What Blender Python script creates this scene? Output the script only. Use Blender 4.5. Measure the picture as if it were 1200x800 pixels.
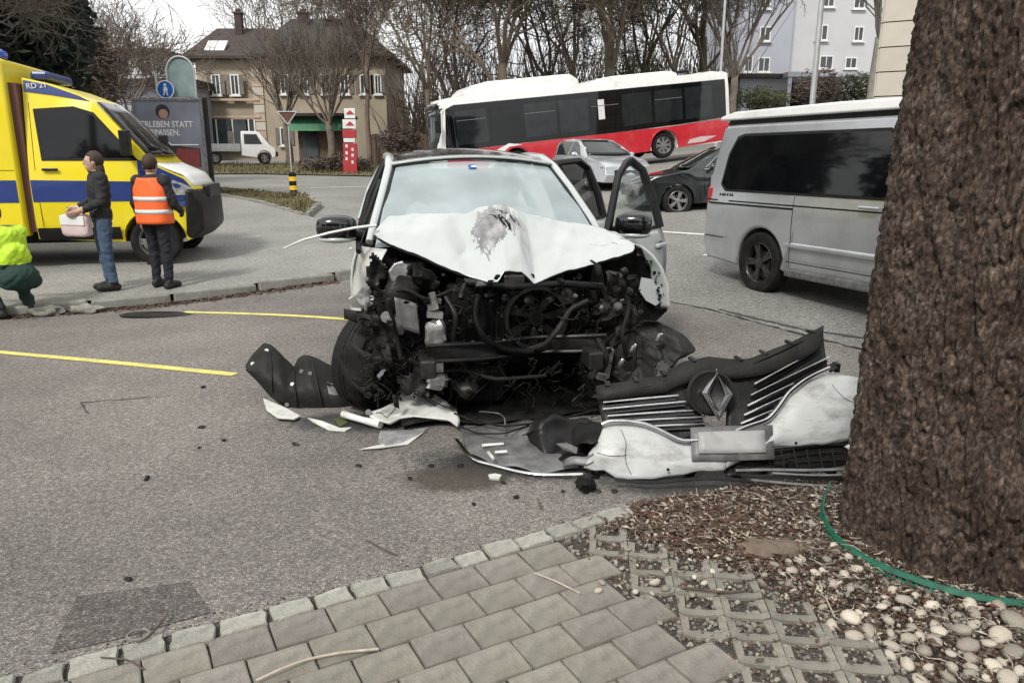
import bpy, bmesh, math, random
from mathutils import Vector, Matrix, Euler, noise
for o in list(bpy.data.objects): bpy.data.objects.remove(o, do_unlink=True)
SC = bpy.context.scene
C = SC.collection
R = math.radians
# ------------------------------------------------------------------ camera
PITCH = math.atan(215/867.)
CAMH = 1.6
cam = bpy.data.cameras.new('camera'); cam.lens = 26.0; cam.sensor_width = 36.0
cam.clip_start = 0.05; cam.clip_end = 2000
co = bpy.data.objects.new('camera', cam); C.objects.link(co)
co.location = (0, 0, CAMH); co.rotation_euler = (math.pi/2-PITCH, 0, 0)
SC.camera = co
# ------------------------------------------------------------------ world, sun, exposure
SUN_EL, SUN_ROT = R(46), R(205)
w = bpy.data.worlds.new('World'); SC.world = w; w.use_nodes = True
nt = w.node_tree; nt.nodes.clear()
def N(nt, t, **k):
    n = nt.nodes.new(t)
    for a, b in k.items(): setattr(n, a, b)
    return n
sky = N(nt, 'ShaderNodeTexSky', sky_type='NISHITA', sun_disc=False)
sky.sun_elevation = SUN_EL; sky.sun_rotation = SUN_ROT; sky.dust_density = 4.0; sky.air_density = 1.0
bw = N(nt, 'ShaderNodeHueSaturation'); bw.inputs['Saturation'].default_value = 0.22
tc = N(nt, 'ShaderNodeTexCoord')
mp = N(nt, 'ShaderNodeMapping'); mp.inputs['Scale'].default_value = (1, 1, 2.2)
cn = N(nt, 'ShaderNodeTexNoise'); cn.inputs['Scale'].default_value = 2.6; cn.inputs['Detail'].default_value = 7
cr = N(nt, 'ShaderNodeValToRGB')
cr.color_ramp.elements[0].position = .34; cr.color_ramp.elements[0].color = (5.2, 5.35, 5.6, 1)
cr.color_ramp.elements[1].position = .62; cr.color_ramp.elements[1].color = (9.6, 9.6, 9.5, 1)
mx = N(nt, 'ShaderNodeMix', data_type='RGBA'); mx.inputs[0].default_value = .8
bg = N(nt, 'ShaderNodeBackground'); bg.inputs[1].default_value = .084
wo = N(nt, 'ShaderNodeOutputWorld')
lk = nt.links.new
lk(sky.outputs[0], bw.inputs['Color']); lk(tc.outputs['Generated'], mp.inputs[0]); lk(mp.outputs[0], cn.inputs['Vector'])
lk(cn.outputs[0], cr.inputs[0]); lk(bw.outputs[0], mx.inputs[6]); lk(cr.outputs[0], mx.inputs[7])
lk(mx.outputs[2], bg.inputs[0]); lk(bg.outputs[0], wo.inputs[0])
sun = bpy.data.lights.new('sun', 'SUN'); sun.energy = 1.5; sun.angle = R(10); sun.color = (1, .965, .92)
so = bpy.data.objects.new('sun', sun); C.objects.link(so)
# sun direction: azimuth measured like the sky texture (rotation 0 = +Y, clockwise)
sd = Vector((math.sin(SUN_ROT)*math.cos(SUN_EL), math.cos(SUN_ROT)*math.cos(SUN_EL), math.sin(SUN_EL)))
so.rotation_euler = sd.to_track_quat('Z', 'Y').to_euler(); so.location = (0, 0, 30)
vs = SC.view_settings; vs.view_transform = 'Standard'; vs.look = 'None'; vs.gamma = 1; vs.exposure = 1.1; vs.use_curve_mapping = False
# ------------------------------------------------------------------ terrain height and picture-to-place estimate
def gz(x, y):
    b = 0 if y < 5 else (.0035*(y-5)**2 if y < 9 else .056+.028*(min(y, 75)-9))
    t = min(1, max(0, (y-7)/21.)); s = t*t*(3-2*t)
    e = min(max(x+2.5, 0), 14)
    e = e*e/2.0 if e < 1 else e-.5
    S = lambda q: (lambda k: k*k*(3-2*k))(min(1, max(0, q)))
    return b+.1*e*s-.13*S((-x-1.5)/3)*S((y-5)/4)*(1-S((y-13)/8))
CA, SA = math.cos(PITCH), math.sin(PITCH)
def at(px, py, Y):
    u, v = (px-600)/867., (400-py)/867.
    k = Y/(CA+v*SA)
    return Vector((u*k, Y, CAMH+(-SA+v*CA)*k))
# ------------------------------------------------------------------ mesh helpers
class MB:
    def __init__(s): s.v = []; s.f = []; s.m = []
    def add(s, vs, fs, mi=0):
        n = len(s.v); s.v.extend([tuple(p) for p in vs]); s.f.extend([tuple(i+n for i in f) for f in fs]); s.m.extend([mi]*len(fs)); return s
    def box(s, c, d, rot=None, mi=0, tap=1.0):
        hx, hy, hz = d[0]/2, d[1]/2, d[2]/2
        P = [Vector((x*hx*(tap if z > 0 else 1), y*hy*(tap if z > 0 else 1), z*hz)) for z in (-1, 1) for x, y in ((-1, -1), (1, -1), (1, 1), (-1, 1))]
        if rot is not None:
            M = Euler(rot).to_matrix() if not isinstance(rot, Matrix) else rot
            P = [M @ p for p in P]
        c = Vector(c)
        return s.add([p+c for p in P], [(3, 2, 1, 0), (4, 5, 6, 7), (0, 1, 5, 4), (1, 2, 6, 5), (2, 3, 7, 6), (3, 0, 4, 7)], mi)
    def tube(s, pts, r, n=8, caps=True, mi=0, sq=1.0):
        pts = [Vector(p) for p in pts]; k = len(pts)
        rr = r if isinstance(r, (list, tuple)) else [r]*k
        V = []; up = None
        for i, p in enumerate(pts):
            d = (pts[min(i+1, k-1)]-pts[max(i-1, 0)])
            if d.length < 1e-9: d = Vector((0, 0, 1))
            d.normalize()
            if up is None:
                up = Vector((0, 0, 1)) if abs(d.z) < .9 else Vector((1, 0, 0))
            a = d.cross(up)
            if a.length < 1e-6: a = d.orthogonal()
            a.normalize(); b = a.cross(d).normalized(); up = b
            for j in range(n):
                t = 2*math.pi*j/n
                V.append(p+(a*math.cos(t)+b*math.sin(t)*sq)*rr[i])
        Fs = [(i*n+j, i*n+(j+1) % n, (i+1)*n+(j+1) % n, (i+1)*n+j) for i in range(k-1) for j in range(n)]
        if caps: Fs += [tuple(range(n-1, -1, -1)), tuple((k-1)*n+j for j in range(n))]
        return s.add(V, Fs, mi)
    def lathe(s, prof, o, ax, n=24, mi=0, closed=False):
        ax = Vector(ax).normalized(); a = ax.orthogonal().normalized(); b = ax.cross(a); o = Vector(o)
        V = [o+ax*h+(a*math.cos(2*math.pi*j/n)+b*math.sin(2*math.pi*j/n))*r for r, h in prof for j in range(n)]
        k = len(prof)
        Fs = [(i*n+j, i*n+(j+1) % n, ((i+1) % k)*n+(j+1) % n, ((i+1) % k)*n+j) for i in range(k if closed else k-1) for j in range(n)]
        if not closed:
            if prof[0][0] > 1e-4: Fs.append(tuple(range(n-1, -1, -1)))
            if prof[-1][0] > 1e-4: Fs.append(tuple((k-1)*n+j for j in range(n)))
        return s.add(V, Fs, mi)
    def extr(s, poly, vec, mi=0):
        poly = [Vector(p) for p in poly]; n = len(poly); vec = Vector(vec)
        V = poly+[p+vec for p in poly]
        return s.add(V, [tuple(range(n-1, -1, -1)), tuple(range(n, 2*n))]+[(i, (i+1) % n, n+(i+1) % n, n+i) for i in range(n)], mi)
    def grid(s, fn, nu, nv, mi=0, cu=False):
        V = [fn(i/nu, j/nv) for j in range(nv+1) for i in range(nu+(0 if cu else 1))]
        w_ = nu if cu else nu+1
        Fs = [(j*w_+i, j*w_+(i+1) % w_, (j+1)*w_+(i+1) % w_, (j+1)*w_+i) for j in range(nv) for i in range(nu)]
        return s.add(V, Fs, mi)
    def ell(s, c, r, n=12, m=8, rot=None, mi=0, fn=None):
        M = Euler(rot).to_matrix() if rot is not None else None
        V = []
        for j in range(m+1):
            ph = math.pi*j/m
            for i in range(n):
                th = 2*math.pi*i/n
                d = Vector((math.sin(ph)*math.cos(th), math.sin(ph)*math.sin(th), -math.cos(ph)))
                k = fn(d) if fn else 1
                p = Vector((d.x*r[0]*k, d.y*r[1]*k, d.z*r[2]*k))
                if M: p = M @ p
                V.append(Vector(c)+p)
        return s.add(V, [(j*n+i, j*n+(i+1) % n, (j+1)*n+(i+1) % n, (j+1)*n+i) for j in range(m) for i in range(n)], mi)
    def mesh(s, name):
        me = bpy.data.meshes.new(name); me.from_pydata(s.v, [], s.f); me.update()
        return me
    def build(s, name, mat, parent=None, smooth=None, bevel=None, solid=None, recalc=True, weld=False, bseg=2, sub=0, loc=None):
        me = s.mesh(name)
        me.polygons.foreach_set('material_index', s.m)
        if recalc or weld:
            bm = bmesh.new(); bm.from_mesh(me)
            if weld: bmesh.ops.remove_doubles(bm, verts=bm.verts, dist=1e-4)
            if recalc: bmesh.ops.recalc_face_normals(bm, faces=bm.faces)
            bm.to_mesh(me); bm.free()
        return link(name, me, mat, parent, smooth, bevel, solid, bseg, sub, loc)
def link(name, me, mat, parent=None, smooth=None, bevel=None, solid=None, bseg=2, sub=0, loc=None):
    for m in (mat if isinstance(mat, (list, tuple)) else [mat]): me.materials.append(M[m] if isinstance(m, str) else m)
    if smooth is not None:
        me.polygons.foreach_set('use_smooth', [True]*len(me.polygons))
        if smooth < 180: me.set_sharp_from_angle(angle=R(smooth))
    o = bpy.data.objects.new(name, me); C.objects.link(o)
    if parent is not None: o.parent = parent
    if loc is not None: o.location = loc
    if sub:
        md = o.modifiers.new('sub', 'SUBSURF'); md.levels = sub; md.render_levels = sub
    if solid:
        md = o.modifiers.new('solid', 'SOLIDIFY'); md.thickness = solid; md.offset = 0
    if bevel:
        md = o.modifiers.new('bevel', 'BEVEL'); md.width = bevel; md.segments = bseg; md.limit_method = 'ANGLE'; md.angle_limit = R(35); md.harden_normals = False
    return o
def tag(o, label, cat, group=None, kind=None):
    if label: o['label'] = label
    if cat: o['category'] = cat
    if group: o['group'] = group
    if kind: o['kind'] = kind
    return o
def thing(name, label, cat, loc=(0, 0, 0), rotz=0, group=None, rot=None):
    o = bpy.data.objects.new(name, None); C.objects.link(o); o.empty_display_size = .2
    o.location = loc; o.rotation_euler = rot if rot else (0, 0, rotz)
    return tag(o, label, cat, group)
def copy_tree(o, parent=None):
    c = o.copy(); C.objects.link(c); c.parent = parent
    for ch in list(o.children): copy_tree(ch, c)
    return c
def struct(o): o['kind'] = 'structure'; return o
def sheet(name, poly, mat, zoff=.004, step=.5, parent=None, fn=None):
    bm = bmesh.new()
    f = bm.faces.new([bm.verts.new((x, y, 0)) for x, y in poly])
    xs = [p[0] for p in poly]; ys = [p[1] for p in poly]
    for ax, a, b in ((0, min(xs), max(xs)), (1, min(ys), max(ys))):
        k = math.floor(a/step)+1
        while k*step < b:
            co_ = [0, 0, 0]; no = [0, 0, 0]; co_[ax] = k*step; no[ax] = 1
            bmesh.ops.bisect_plane(bm, geom=bm.verts[:]+bm.edges[:]+bm.faces[:], plane_co=co_, plane_no=no)
            k += 1
    bmesh.ops.triangulate(bm, faces=bm.faces)
    for v in bm.verts: v.co.z = gz(v.co.x, v.co.y)+zoff+(fn(v.co.x, v.co.y) if fn else 0)
    bmesh.ops.recalc_face_normals(bm, faces=bm.faces)
    for f in bm.faces:
        if f.normal.z < 0: f.normal_flip()
    me = bpy.data.meshes.new(name); bm.to_mesh(me); bm.free()
    return link(name, me, mat, parent, smooth=60)
# ------------------------------------------------------------------ materials
M = {}
def mk(name, col, rough=.5, metal=0, var=.12, vs=6.0, bump=0, bs=80, coat=0, trans=0, col2=None, rnd=0, dirt=None, dirts=3.0, emit=0, det=4, stretch=None, ior=1.45, alpha=1, bdist=.01, spec=None):
    m = bpy.data.materials.new(name); m.use_nodes = True; nt = m.node_tree; L = nt.links.new
    b = nt.nodes['Principled BSDF']; b.inputs['Roughness'].default_value = rough; b.inputs['Metallic'].default_value = metal
    b.inputs['Coat Weight'].default_value = coat; b.inputs['Coat Roughness'].default_value = .06
    b.inputs['Transmission Weight'].default_value = trans; b.inputs['IOR'].default_value = ior; b.inputs['Alpha'].default_value = alpha
    if spec is not None: b.inputs['Specular IOR Level'].default_value = spec
    t = N(nt, 'ShaderNodeTexCoord'); src = t.outputs['Object']
    if stretch:
        q = N(nt, 'ShaderNodeMapping'); q.inputs['Scale'].default_value = stretch; L(src, q.inputs[0]); src = q.outputs[0]
    n = N(nt, 'ShaderNodeTexNoise'); n.inputs['Scale'].default_value = vs; n.inputs['Detail'].default_value = det; L(src, n.inputs['Vector'])
    r = N(nt, 'ShaderNodeValToRGB'); e = r.color_ramp.elements; e[0].position = .3; e[1].position = .7
    c2 = col2 or tuple(min(1, c*(1+var)) for c in col); c1 = col if col2 else tuple(c*(1-var) for c in col)
    e[0].color = (*c1, 1); e[1].color = (*c2, 1); L(n.outputs[0], r.inputs[0]); out = r.outputs[0]
    if dirt:
        n2 = N(nt, 'ShaderNodeTexNoise'); n2.inputs['Scale'].default_value = dirts; n2.inputs['Detail'].default_value = 8; n2.inputs['Roughness'].default_value = .65; L(src, n2.inputs['Vector'])
        r2 = N(nt, 'ShaderNodeValToRGB'); r2.color_ramp.elements[0].position = .47; r2.color_ramp.elements[0].color = (0, 0, 0, 1); r2.color_ramp.elements[1].position = .72; r2.color_ramp.elements[1].color = (.8, .8, .8, 1)
        L(n2.outputs[0], r2.inputs[0])
        k = N(nt, 'ShaderNodeMix', data_type='RGBA'); L(r2.outputs[0], k.inputs[0]); L(out, k.inputs[6]); k.inputs[7].default_value = (*dirt, 1); out = k.outputs[2]
    if rnd:
        oi = N(nt, 'ShaderNodeObjectInfo'); hs = N(nt, 'ShaderNodeHueSaturation')
        mr = N(nt, 'ShaderNodeMapRange'); mr.inputs[3].default_value = 1-rnd; mr.inputs[4].default_value = 1+rnd
        L(oi.outputs['Random'], mr.inputs[0]); L(mr.outputs[0], hs.inputs['Value']); L(out, hs.inputs['Color']); out = hs.outputs[0]
    L(out, b.inputs['Base Color'])
    if emit: L(out, b.inputs['Emission Color']); b.inputs['Emission Strength'].default_value = emit
    if bump:
        n3 = N(nt, 'ShaderNodeTexNoise'); n3.inputs['Scale'].default_value = bs; n3.inputs['Detail'].default_value = 5; L(src, n3.inputs['Vector'])
        bp = N(nt, 'ShaderNodeBump'); bp.inputs['Strength'].default_value = bump; bp.inputs['Distance'].default_value = bdist; L(n3.outputs[0], bp.inputs['Height']); L(bp.outputs[0], b.inputs['Normal'])
    M[name] = m; return m
def asphalt(name, cols, spk, patch, rough=.85, cell=95, bump=.6, stretch=None, big=.55, fine=34, dist=.004, lo=.72, hi=1.17):
    m = bpy.data.materials.new(name); m.use_nodes = True; nt = m.node_tree; L = nt.links.new
    b = nt.nodes['Principled BSDF']; b.inputs['Roughness'].default_value = rough; b.inputs['Specular IOR Level'].default_value = .3
    t = N(nt, 'ShaderNodeTexCoord')
    v = N(nt, 'ShaderNodeTexVoronoi'); v.inputs['Scale'].default_value = cell; L(t.outputs['Object'], v.inputs['Vector'])
    if stretch:
        q = N(nt, 'ShaderNodeMapping'); q.inputs['Scale'].default_value = stretch; wn = N(nt, 'ShaderNodeTexNoise'); wn.inputs['Scale'].default_value = 14; L(t.outputs['Object'], wn.inputs['Vector']); ad = N(nt, 'ShaderNodeMix', data_type='RGBA', blend_type='ADD'); ad.inputs[0].default_value = .06; L(t.outputs['Object'], ad.inputs[6]); L(wn.outputs[1], ad.inputs[7]); L(ad.outputs[2], q.inputs[0]); L(q.outputs[0], v.inputs['Vector'])
    sp = N(nt, 'ShaderNodeSeparateColor'); L(v.outputs['Color'], sp.inputs[0])
    r = N(nt, 'ShaderNodeValToRGB'); r.color_ramp.interpolation = 'LINEAR'
    e = r.color_ramp.elements; e[0].position = 0; e[0].color = (*cols[0], 1); e[1].position = 1; e[1].color = (*spk, 1)
    x = e.new(.35); x.color = (*cols[1], 1); x = e.new(.8); x.color = (*cols[2], 1)
    L(sp.outputs[0], r.inputs[0])
    n = N(nt, 'ShaderNodeTexNoise'); n.inputs['Scale'].default_value = big; n.inputs['Detail'].default_value = 9; n.inputs['Roughness'].default_value = .62; L(t.outputs['Object'], n.inputs['Vector'])
    r2 = N(nt, 'ShaderNodeValToRGB'); r2.color_ramp.elements[0].position = .36; r2.color_ramp.elements[0].color = (*patch, 1); r2.color_ramp.elements[1].position = .62; r2.color_ramp.elements[1].color = (1.06, 1.05, 1.04, 1)
    L(n.outputs[0], r2.inputs[0])
    k = N(nt, 'ShaderNodeMix', data_type='RGBA', blend_type='MULTIPLY'); k.inputs[0].default_value = 1; L(r.outputs[0], k.inputs[6]); L(r2.outputs[0], k.inputs[7])
    n4 = N(nt, 'ShaderNodeTexNoise'); n4.inputs['Scale'].default_value = fine; n4.inputs['Detail'].default_value = 4; L(t.outputs['Object'], n4.inputs['Vector'])
    r4 = N(nt, 'ShaderNodeValToRGB'); r4.color_ramp.elements[0].position = .3; r4.color_ramp.elements[0].color = (lo, lo, lo, 1); r4.color_ramp.elements[1].position = .66; r4.color_ramp.elements[1].color = (hi, hi*.99, hi*.975, 1); L(n4.outputs[0], r4.inputs[0])
    k2 = N(nt, 'ShaderNodeMix', data_type='RGBA', blend_type='MULTIPLY'); k2.inputs[0].default_value = 1; L(k.outputs[2], k2.inputs[6]); L(r4.outputs[0], k2.inputs[7])
    L(k2.outputs[2], b.inputs['Base Color'])
    bp = N(nt, 'ShaderNodeBump'); bp.inputs['Strength'].default_value = bump; bp.inputs['Distance'].default_value = dist; L(sp.outputs[1], bp.inputs['Height']); L(bp.outputs[0], b.inputs['Normal'])
    M[name] = m; return m
asphalt('asphalt_lot', [(.095, .087, .08), (.165, .152, .14), (.21, .195, .18)], (.4, .375, .35), (.66, .655, .65), cell=185)
asphalt('asphalt_road', [(.13, .129, .12), (.2, .197, .183), (.25, .246, .229)], (.36, .352, .335), (.8, .8, .79), cell=70)
asphalt('asphalt_patch', [(.055, .05, .046), (.09, .083, .076), (.12, .111, .102)], (.24, .225, .21), (.75, .75, .75), cell=185)
asphalt('concrete_walk', [(.17, .17, .158), (.225, .223, .208), (.26, .256, .24)], (.32, .312, .295), (.82, .82, .8), cell=60, bump=.3)
asphalt('soil', [(.014, .01, .0075), (.03, .021, .015), (.06, .043, .031)], (.2, .165, .13), (.5, .5, .5), cell=85, bump=1)
asphalt('joint_sand', [(.03, .026, .022), (.05, .043, .037), (.075, .066, .056)], (.12, .11, .1), (.6, .6, .6), cell=150, bump=1)
mk('paver', (.2, .182, .157), .85, var=.32, vs=14, bump=.5, bs=160, rnd=.09, dirt=(.085, .075, .058), dirts=6, det=9)
mk('paver_green', (.205, .192, .16), .85, var=.32, vs=14, bump=.5, bs=160, rnd=.1, dirt=(.095, .088, .058), dirts=6, det=9)
mk('cobble', (.26, .253, .22), .8, var=.3, vs=18, bump=.7, bs=90, rnd=.3, dirt=(.12, .11, .085), dirts=6, det=8)
mk('kerb_stone', (.22, .22, .195), .8, var=.25, vs=9, bump=.5, bs=70, rnd=.12, dirt=(.12, .11, .08), dirts=4)
mk('pebble', (.38, .345, .285), .65, var=.3, vs=24, bump=.3, bs=60, rnd=.5, dirt=(.2, .14, .09), dirts=14)
mk('leaf', (.03, .016, .01), .7, col2=(.125, .07, .043), vs=40, rnd=0)
mk('leaf_red', (.08, .016, .014), .7, col2=(.14, .05, .04), vs=60)
mk('twig', (.085, .06, .042), .8, var=.4, vs=30)
mk('twig_pale', (.38, .33, .26), .8, var=.2, vs=30)
mk('grass_blade', (.05, .055, .018), .7, col2=(.19, .16, .07), vs=3)
mk('turf', (.07, .062, .03), .9, col2=(.15, .125, .065), vs=6, bump=.6, bs=30)
mk('yellow_line', (.62, .56, .14), .7, var=.15, vs=20, dirt=(.33, .29, .16), dirts=7, bump=.4, bs=150)
mk('white_line', (.6, .6, .57), .7, var=.15, vs=14, dirt=(.3, .3, .28), dirts=5)
mk('crack', (.03, .027, .024), .9)
mk('car_white', (.42, .45, .435), .26, var=.04, vs=3, coat=.7, dirt=(.4, .42, .41), dirts=2.2)
mk('car_white_dirty', (.47, .48, .455), .35, var=.08, vs=5, coat=.3, dirt=(.3, .29, .26), dirts=3.5)
mk('bumper_white', (.44, .455, .44), .38, var=.1, vs=5, coat=.25, dirt=(.13, .125, .11), dirts=5, bump=.25, bs=9, stretch=(1, 1, 2.5), bdist=.02)
mk('rock_tan', (.15, .115, .085), .9, var=.3, vs=16, bump=.6, bs=50, dirt=(.06, .045, .032), dirts=9)
mk('scratched', (.26, .262, .262), .5, var=.4, vs=22, dirt=(.1, .097, .093), dirts=9, bump=.5, bs=40, stretch=(1, .4, 1))
mk('bay_black', (.0055, .0055, .0055), .5, var=.5, vs=12, bump=.4, bs=30, dirt=(.016, .0155, .0145), dirts=6, spec=.12)
mk('plastic_black', (.009, .009, .0095), .42, var=.3, vs=9, bump=.2, bs=60, dirt=(.024, .022, .019), dirts=6, spec=.28)
mk('plastic_matte', (.014, .014, .013), .55, var=.35, vs=8, bump=.35, bs=45, dirt=(.024, .022, .017), dirts=7, spec=.22)
mk('plastic_gloss', (.006, .006, .007), .12, var=.2, coat=.6)
mk('plastic_grey', (.13, .13, .126), .45, var=.35, vs=11, dirt=(.04, .039, .035), dirts=9)
mk('plastic_white', (.62, .62, .58), .45, var=.1, vs=9, dirt=(.28, .27, .23), dirts=6)
mk('plate_grey', (.33, .33, .32), .5, var=.2, vs=14, dirt=(.12, .12, .115), dirts=7)
mk('rubber', (.01, .01, .01), .7, var=.3, vs=20, bump=.3, bs=60, dirt=(.03, .028, .025), dirts=8, spec=.2)
mk('alu', (.42, .42, .41), .38, metal=.8, var=.25, vs=14, bump=.3, bs=50, dirt=(.1, .1, .095), dirts=9)
mk('steel_dark', (.05, .05, .05), .4, metal=.7, var=.4, vs=12, bump=.3, bs=40)
mk('chrome', (.7, .7, .69), .14, metal=1, var=.05, dirt=(.3, .3, .29), dirts=12)
mk('chrome_dark', (.42, .42, .41), .2, metal=1, var=.2, vs=14, dirt=(.1, .1, .1), dirts=10)
mk('lens', (.3, .3, .3), .15, var=.3, vs=18, coat=.8)
mk('glass_dark', (.004, .0045, .005), .04, var=.3, vs=3)
mk('glass_mid', (.014, .017, .018), .04, var=.3, vs=3)
mk('interior', (.03, .03, .03), .8, var=.3)
mk('airbag', (.62, .62, .6), .85, var=.1, vs=4, bump=.6, bs=7)
mk('silver', (.5, .52, .535), .25, metal=.6, var=.04, vs=3, coat=.6, dirt=(.36, .37, .37), dirts=2)
mk('white_paint', (.72, .72, .69), .35, var=.06, vs=2, coat=.3, dirt=(.5, .49, .46), dirts=2)
mk('black_paint', (.012, .013, .014), .15, var=.2, vs=2, coat=.9, dirt=(.03, .03, .03), dirts=2)
mk('rim_black', (.02, .02, .02), .32, var=.3, coat=.3)
mk('rim_grey', (.28, .28, .28), .35, metal=.7)
mk('tail_red', (.4, .012, .02), .2, coat=.8)
mk('bus_red', (.47, .014, .026), .3, var=.06, coat=.5, dirt=(.5, .06, .06), dirts=1.5)
mk('amb_yellow', (.72, .58, .008), .35, var=.05, vs=2, coat=.4, dirt=(.66, .56, .05), dirts=2)
mk('amb_blue', (.014, .034, .16), .35, var=.1, coat=.4)
mk('beacon_blue', (.03, .07, .4), .15, coat=.8)
mk('brown_trim', (.1, .04, .03), .5)
asphalt('bark', [(.038, .027, .0205), (.056, .041, .032), (.08, .06, .048)], (.12, .094, .077), (.5, .45, .42), rough=.95, cell=95, bump=1, stretch=(1, 1, .4), big=6, fine=55, dist=.012, lo=.3, hi=1.75)
mk('bark_far', (.1, .08, .065), .95, col2=(.18, .15, .12), vs=3)
mk('bark_grey', (.16, .15, .13), .95, col2=(.25, .235, .21), vs=3)
mk('bark_red', (.1, .072, .056), .95, col2=(.18, .135, .11), vs=3)
mk('bark_moss', (.088, .07, .048), .95, col2=(.15, .12, .085), vs=2)
mk('needles', (.008, .014, .008), .9, col2=(.022, .034, .018), vs=1.5)
mk('ivy', (.03, .035, .014), .9, col2=(.085, .09, .04), vs=2)
mk('hedge_brown', (.05, .035, .028), .95, col2=(.11, .08, .065), vs=2)
mk('green_strap', (.006, .095, .055), .5, var=.3, vs=25)
mk('plaster_beige', (.31, .265, .195), .9, var=.14, vs=.7, dirt=(.24, .21, .165), dirts=.8)
mk('plaster_warm', (.4, .3, .22), .9, var=.12, vs=.7)
mk('plaster_grey', (.33, .34, .38), .9, var=.06, vs=.5)
mk('plaster_white', (.44, .44, .45), .9, var=.06, vs=.5)
mk('stone_panel', (.42, .38, .32), .8, var=.08, vs=2, rnd=.05)
mk('roof_tile', (.032, .031, .028), .85, var=.35, vs=1.5, bump=.5, bs=6)
mk('roof_brown', (.042, .031, .027), .85, var=.3, vs=1.5)
mk('window_glass', (.04, .047, .05), .08, var=.4, vs=.7, coat=.3)
mk('frame_white', (.6, .6, .58), .6, var=.08)
mk('shutter', (.13, .115, .09), .7, var=.2)
mk('green_awning', (.06, .17, .09), .7, var=.15)
mk('wood_brown', (.1, .068, .05), .85, var=.3, vs=4)
mk('sign_back', (.11, .13, .13), .5, metal=.2, var=.15)
mk('sign_blue', (.012, .09, .36), .4)
mk('sign_white', (.6, .6, .58), .4)
mk('sign_red', (.34, .03, .035), .45, var=.1)
mk('galv', (.4, .41, .41), .5, metal=.4, var=.1, vs=4)
mk('poster', (.12, .13, .16), .35, col2=(.2, .21, .26), vs=1.2)
mk('poster_dark', (.02, .02, .024), .4)
mk('poster_skin', (.3, .18, .13), .5)
mk('poster_red', (.17, .03, .03), .5)
mk('yellow_band', (.75, .48, .03), .5)
mk('mirror_glass', (.2, .26, .26), .15, var=.3, vs=1.5, coat=.5)
mk('skin', (.42, .26, .19), .55, var=.08, vs=20)
mk('hair_brown', (.035, .02, .013), .7, var=.4, vs=40)
mk('jacket_black', (.014, .014, .016), .8, var=.3, vs=12)
mk('trousers_navy', (.012, .013, .02), .85, var=.3, vs=12)
mk('jeans', (.05, .08, .13), .9, var=.3, vs=15)
mk('shoe', (.012, .011, .01), .6)
mk('vest_orange', (.85, .13, .03), .65, var=.1, vs=8)
mk('reflective', (.6, .6, .57), .4)
mk('hi_vis', (.42, .62, .025), .65, var=.1, vs=8)
mk('trousers_green', (.012, .035, .028), .85, var=.2)
mk('bag_pink', (.55, .42, .42), .7, var=.12, vs=8)
def glassmat(name, col, mixd, rough=.04, trans=(.8, .86, .84)):
    m = bpy.data.materials.new(name); m.use_nodes = True; nt = m.node_tree; nt.nodes.clear(); L = nt.links.new
    o = N(nt, 'ShaderNodeOutputMaterial'); tr = N(nt, 'ShaderNodeBsdfTransparent'); tr.inputs[0].default_value = (*trans, 1)
    gl = N(nt, 'ShaderNodeBsdfGlossy'); gl.inputs['Roughness'].default_value = rough
    di = N(nt, 'ShaderNodeBsdfDiffuse'); di.inputs[0].default_value = (*col, 1)
    t = N(nt, 'ShaderNodeTexCoord'); n = N(nt, 'ShaderNodeTexNoise'); n.inputs['Scale'].default_value = 2.4; n.inputs['Detail'].default_value = 6; L(t.outputs['Object'], n.inputs[0])
    mr = N(nt, 'ShaderNodeMapRange'); mr.inputs[1].default_value = .3; mr.inputs[2].default_value = .7; mr.inputs[3].default_value = mixd*.8; mr.inputs[4].default_value = min(1, mixd*1.2); L(n.outputs[0], mr.inputs[0])
    a = N(nt, 'ShaderNodeMixShader'); L(mr.outputs[0], a.inputs[0]); L(tr.outputs[0], a.inputs[1]); L(di.outputs[0], a.inputs[2])
    fr = N(nt, 'ShaderNodeFresnel'); fr.inputs[0].default_value = 1.5
    c = N(nt, 'ShaderNodeMixShader'); L(fr.outputs[0], c.inputs[0]); L(a.outputs[0], c.inputs[1]); L(gl.outputs[0], c.inputs[2]); L(c.outputs[0], o.inputs[0])
    M[name] = m
glassmat('windscreen', (.4, .465, .48), .68)
glassmat('clear_glass', (.5, .55, .53), .03)
glassmat('tint_glass', (.02, .022, .024), .35, trans=(.25, .26, .27))
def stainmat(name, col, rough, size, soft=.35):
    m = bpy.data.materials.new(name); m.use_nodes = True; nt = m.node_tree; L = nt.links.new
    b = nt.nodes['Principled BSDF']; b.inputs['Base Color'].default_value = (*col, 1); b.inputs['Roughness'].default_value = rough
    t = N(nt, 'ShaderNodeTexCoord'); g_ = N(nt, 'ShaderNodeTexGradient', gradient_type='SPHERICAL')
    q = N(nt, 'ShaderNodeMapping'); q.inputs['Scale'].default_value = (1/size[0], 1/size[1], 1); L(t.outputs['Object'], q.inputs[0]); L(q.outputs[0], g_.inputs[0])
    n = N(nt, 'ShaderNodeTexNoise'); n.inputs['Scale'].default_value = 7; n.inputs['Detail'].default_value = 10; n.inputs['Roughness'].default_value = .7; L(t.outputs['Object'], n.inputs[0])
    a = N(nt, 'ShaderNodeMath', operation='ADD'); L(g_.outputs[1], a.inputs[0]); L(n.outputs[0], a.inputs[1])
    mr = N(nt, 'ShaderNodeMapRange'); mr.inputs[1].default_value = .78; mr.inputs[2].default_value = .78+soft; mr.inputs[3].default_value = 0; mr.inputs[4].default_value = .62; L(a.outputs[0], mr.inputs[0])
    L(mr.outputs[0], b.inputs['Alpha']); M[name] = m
def poly_at(pts, Yf):
    return [at(px, py, Yf(px, py) if callable(Yf) else Yf) for px, py in pts]
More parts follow.
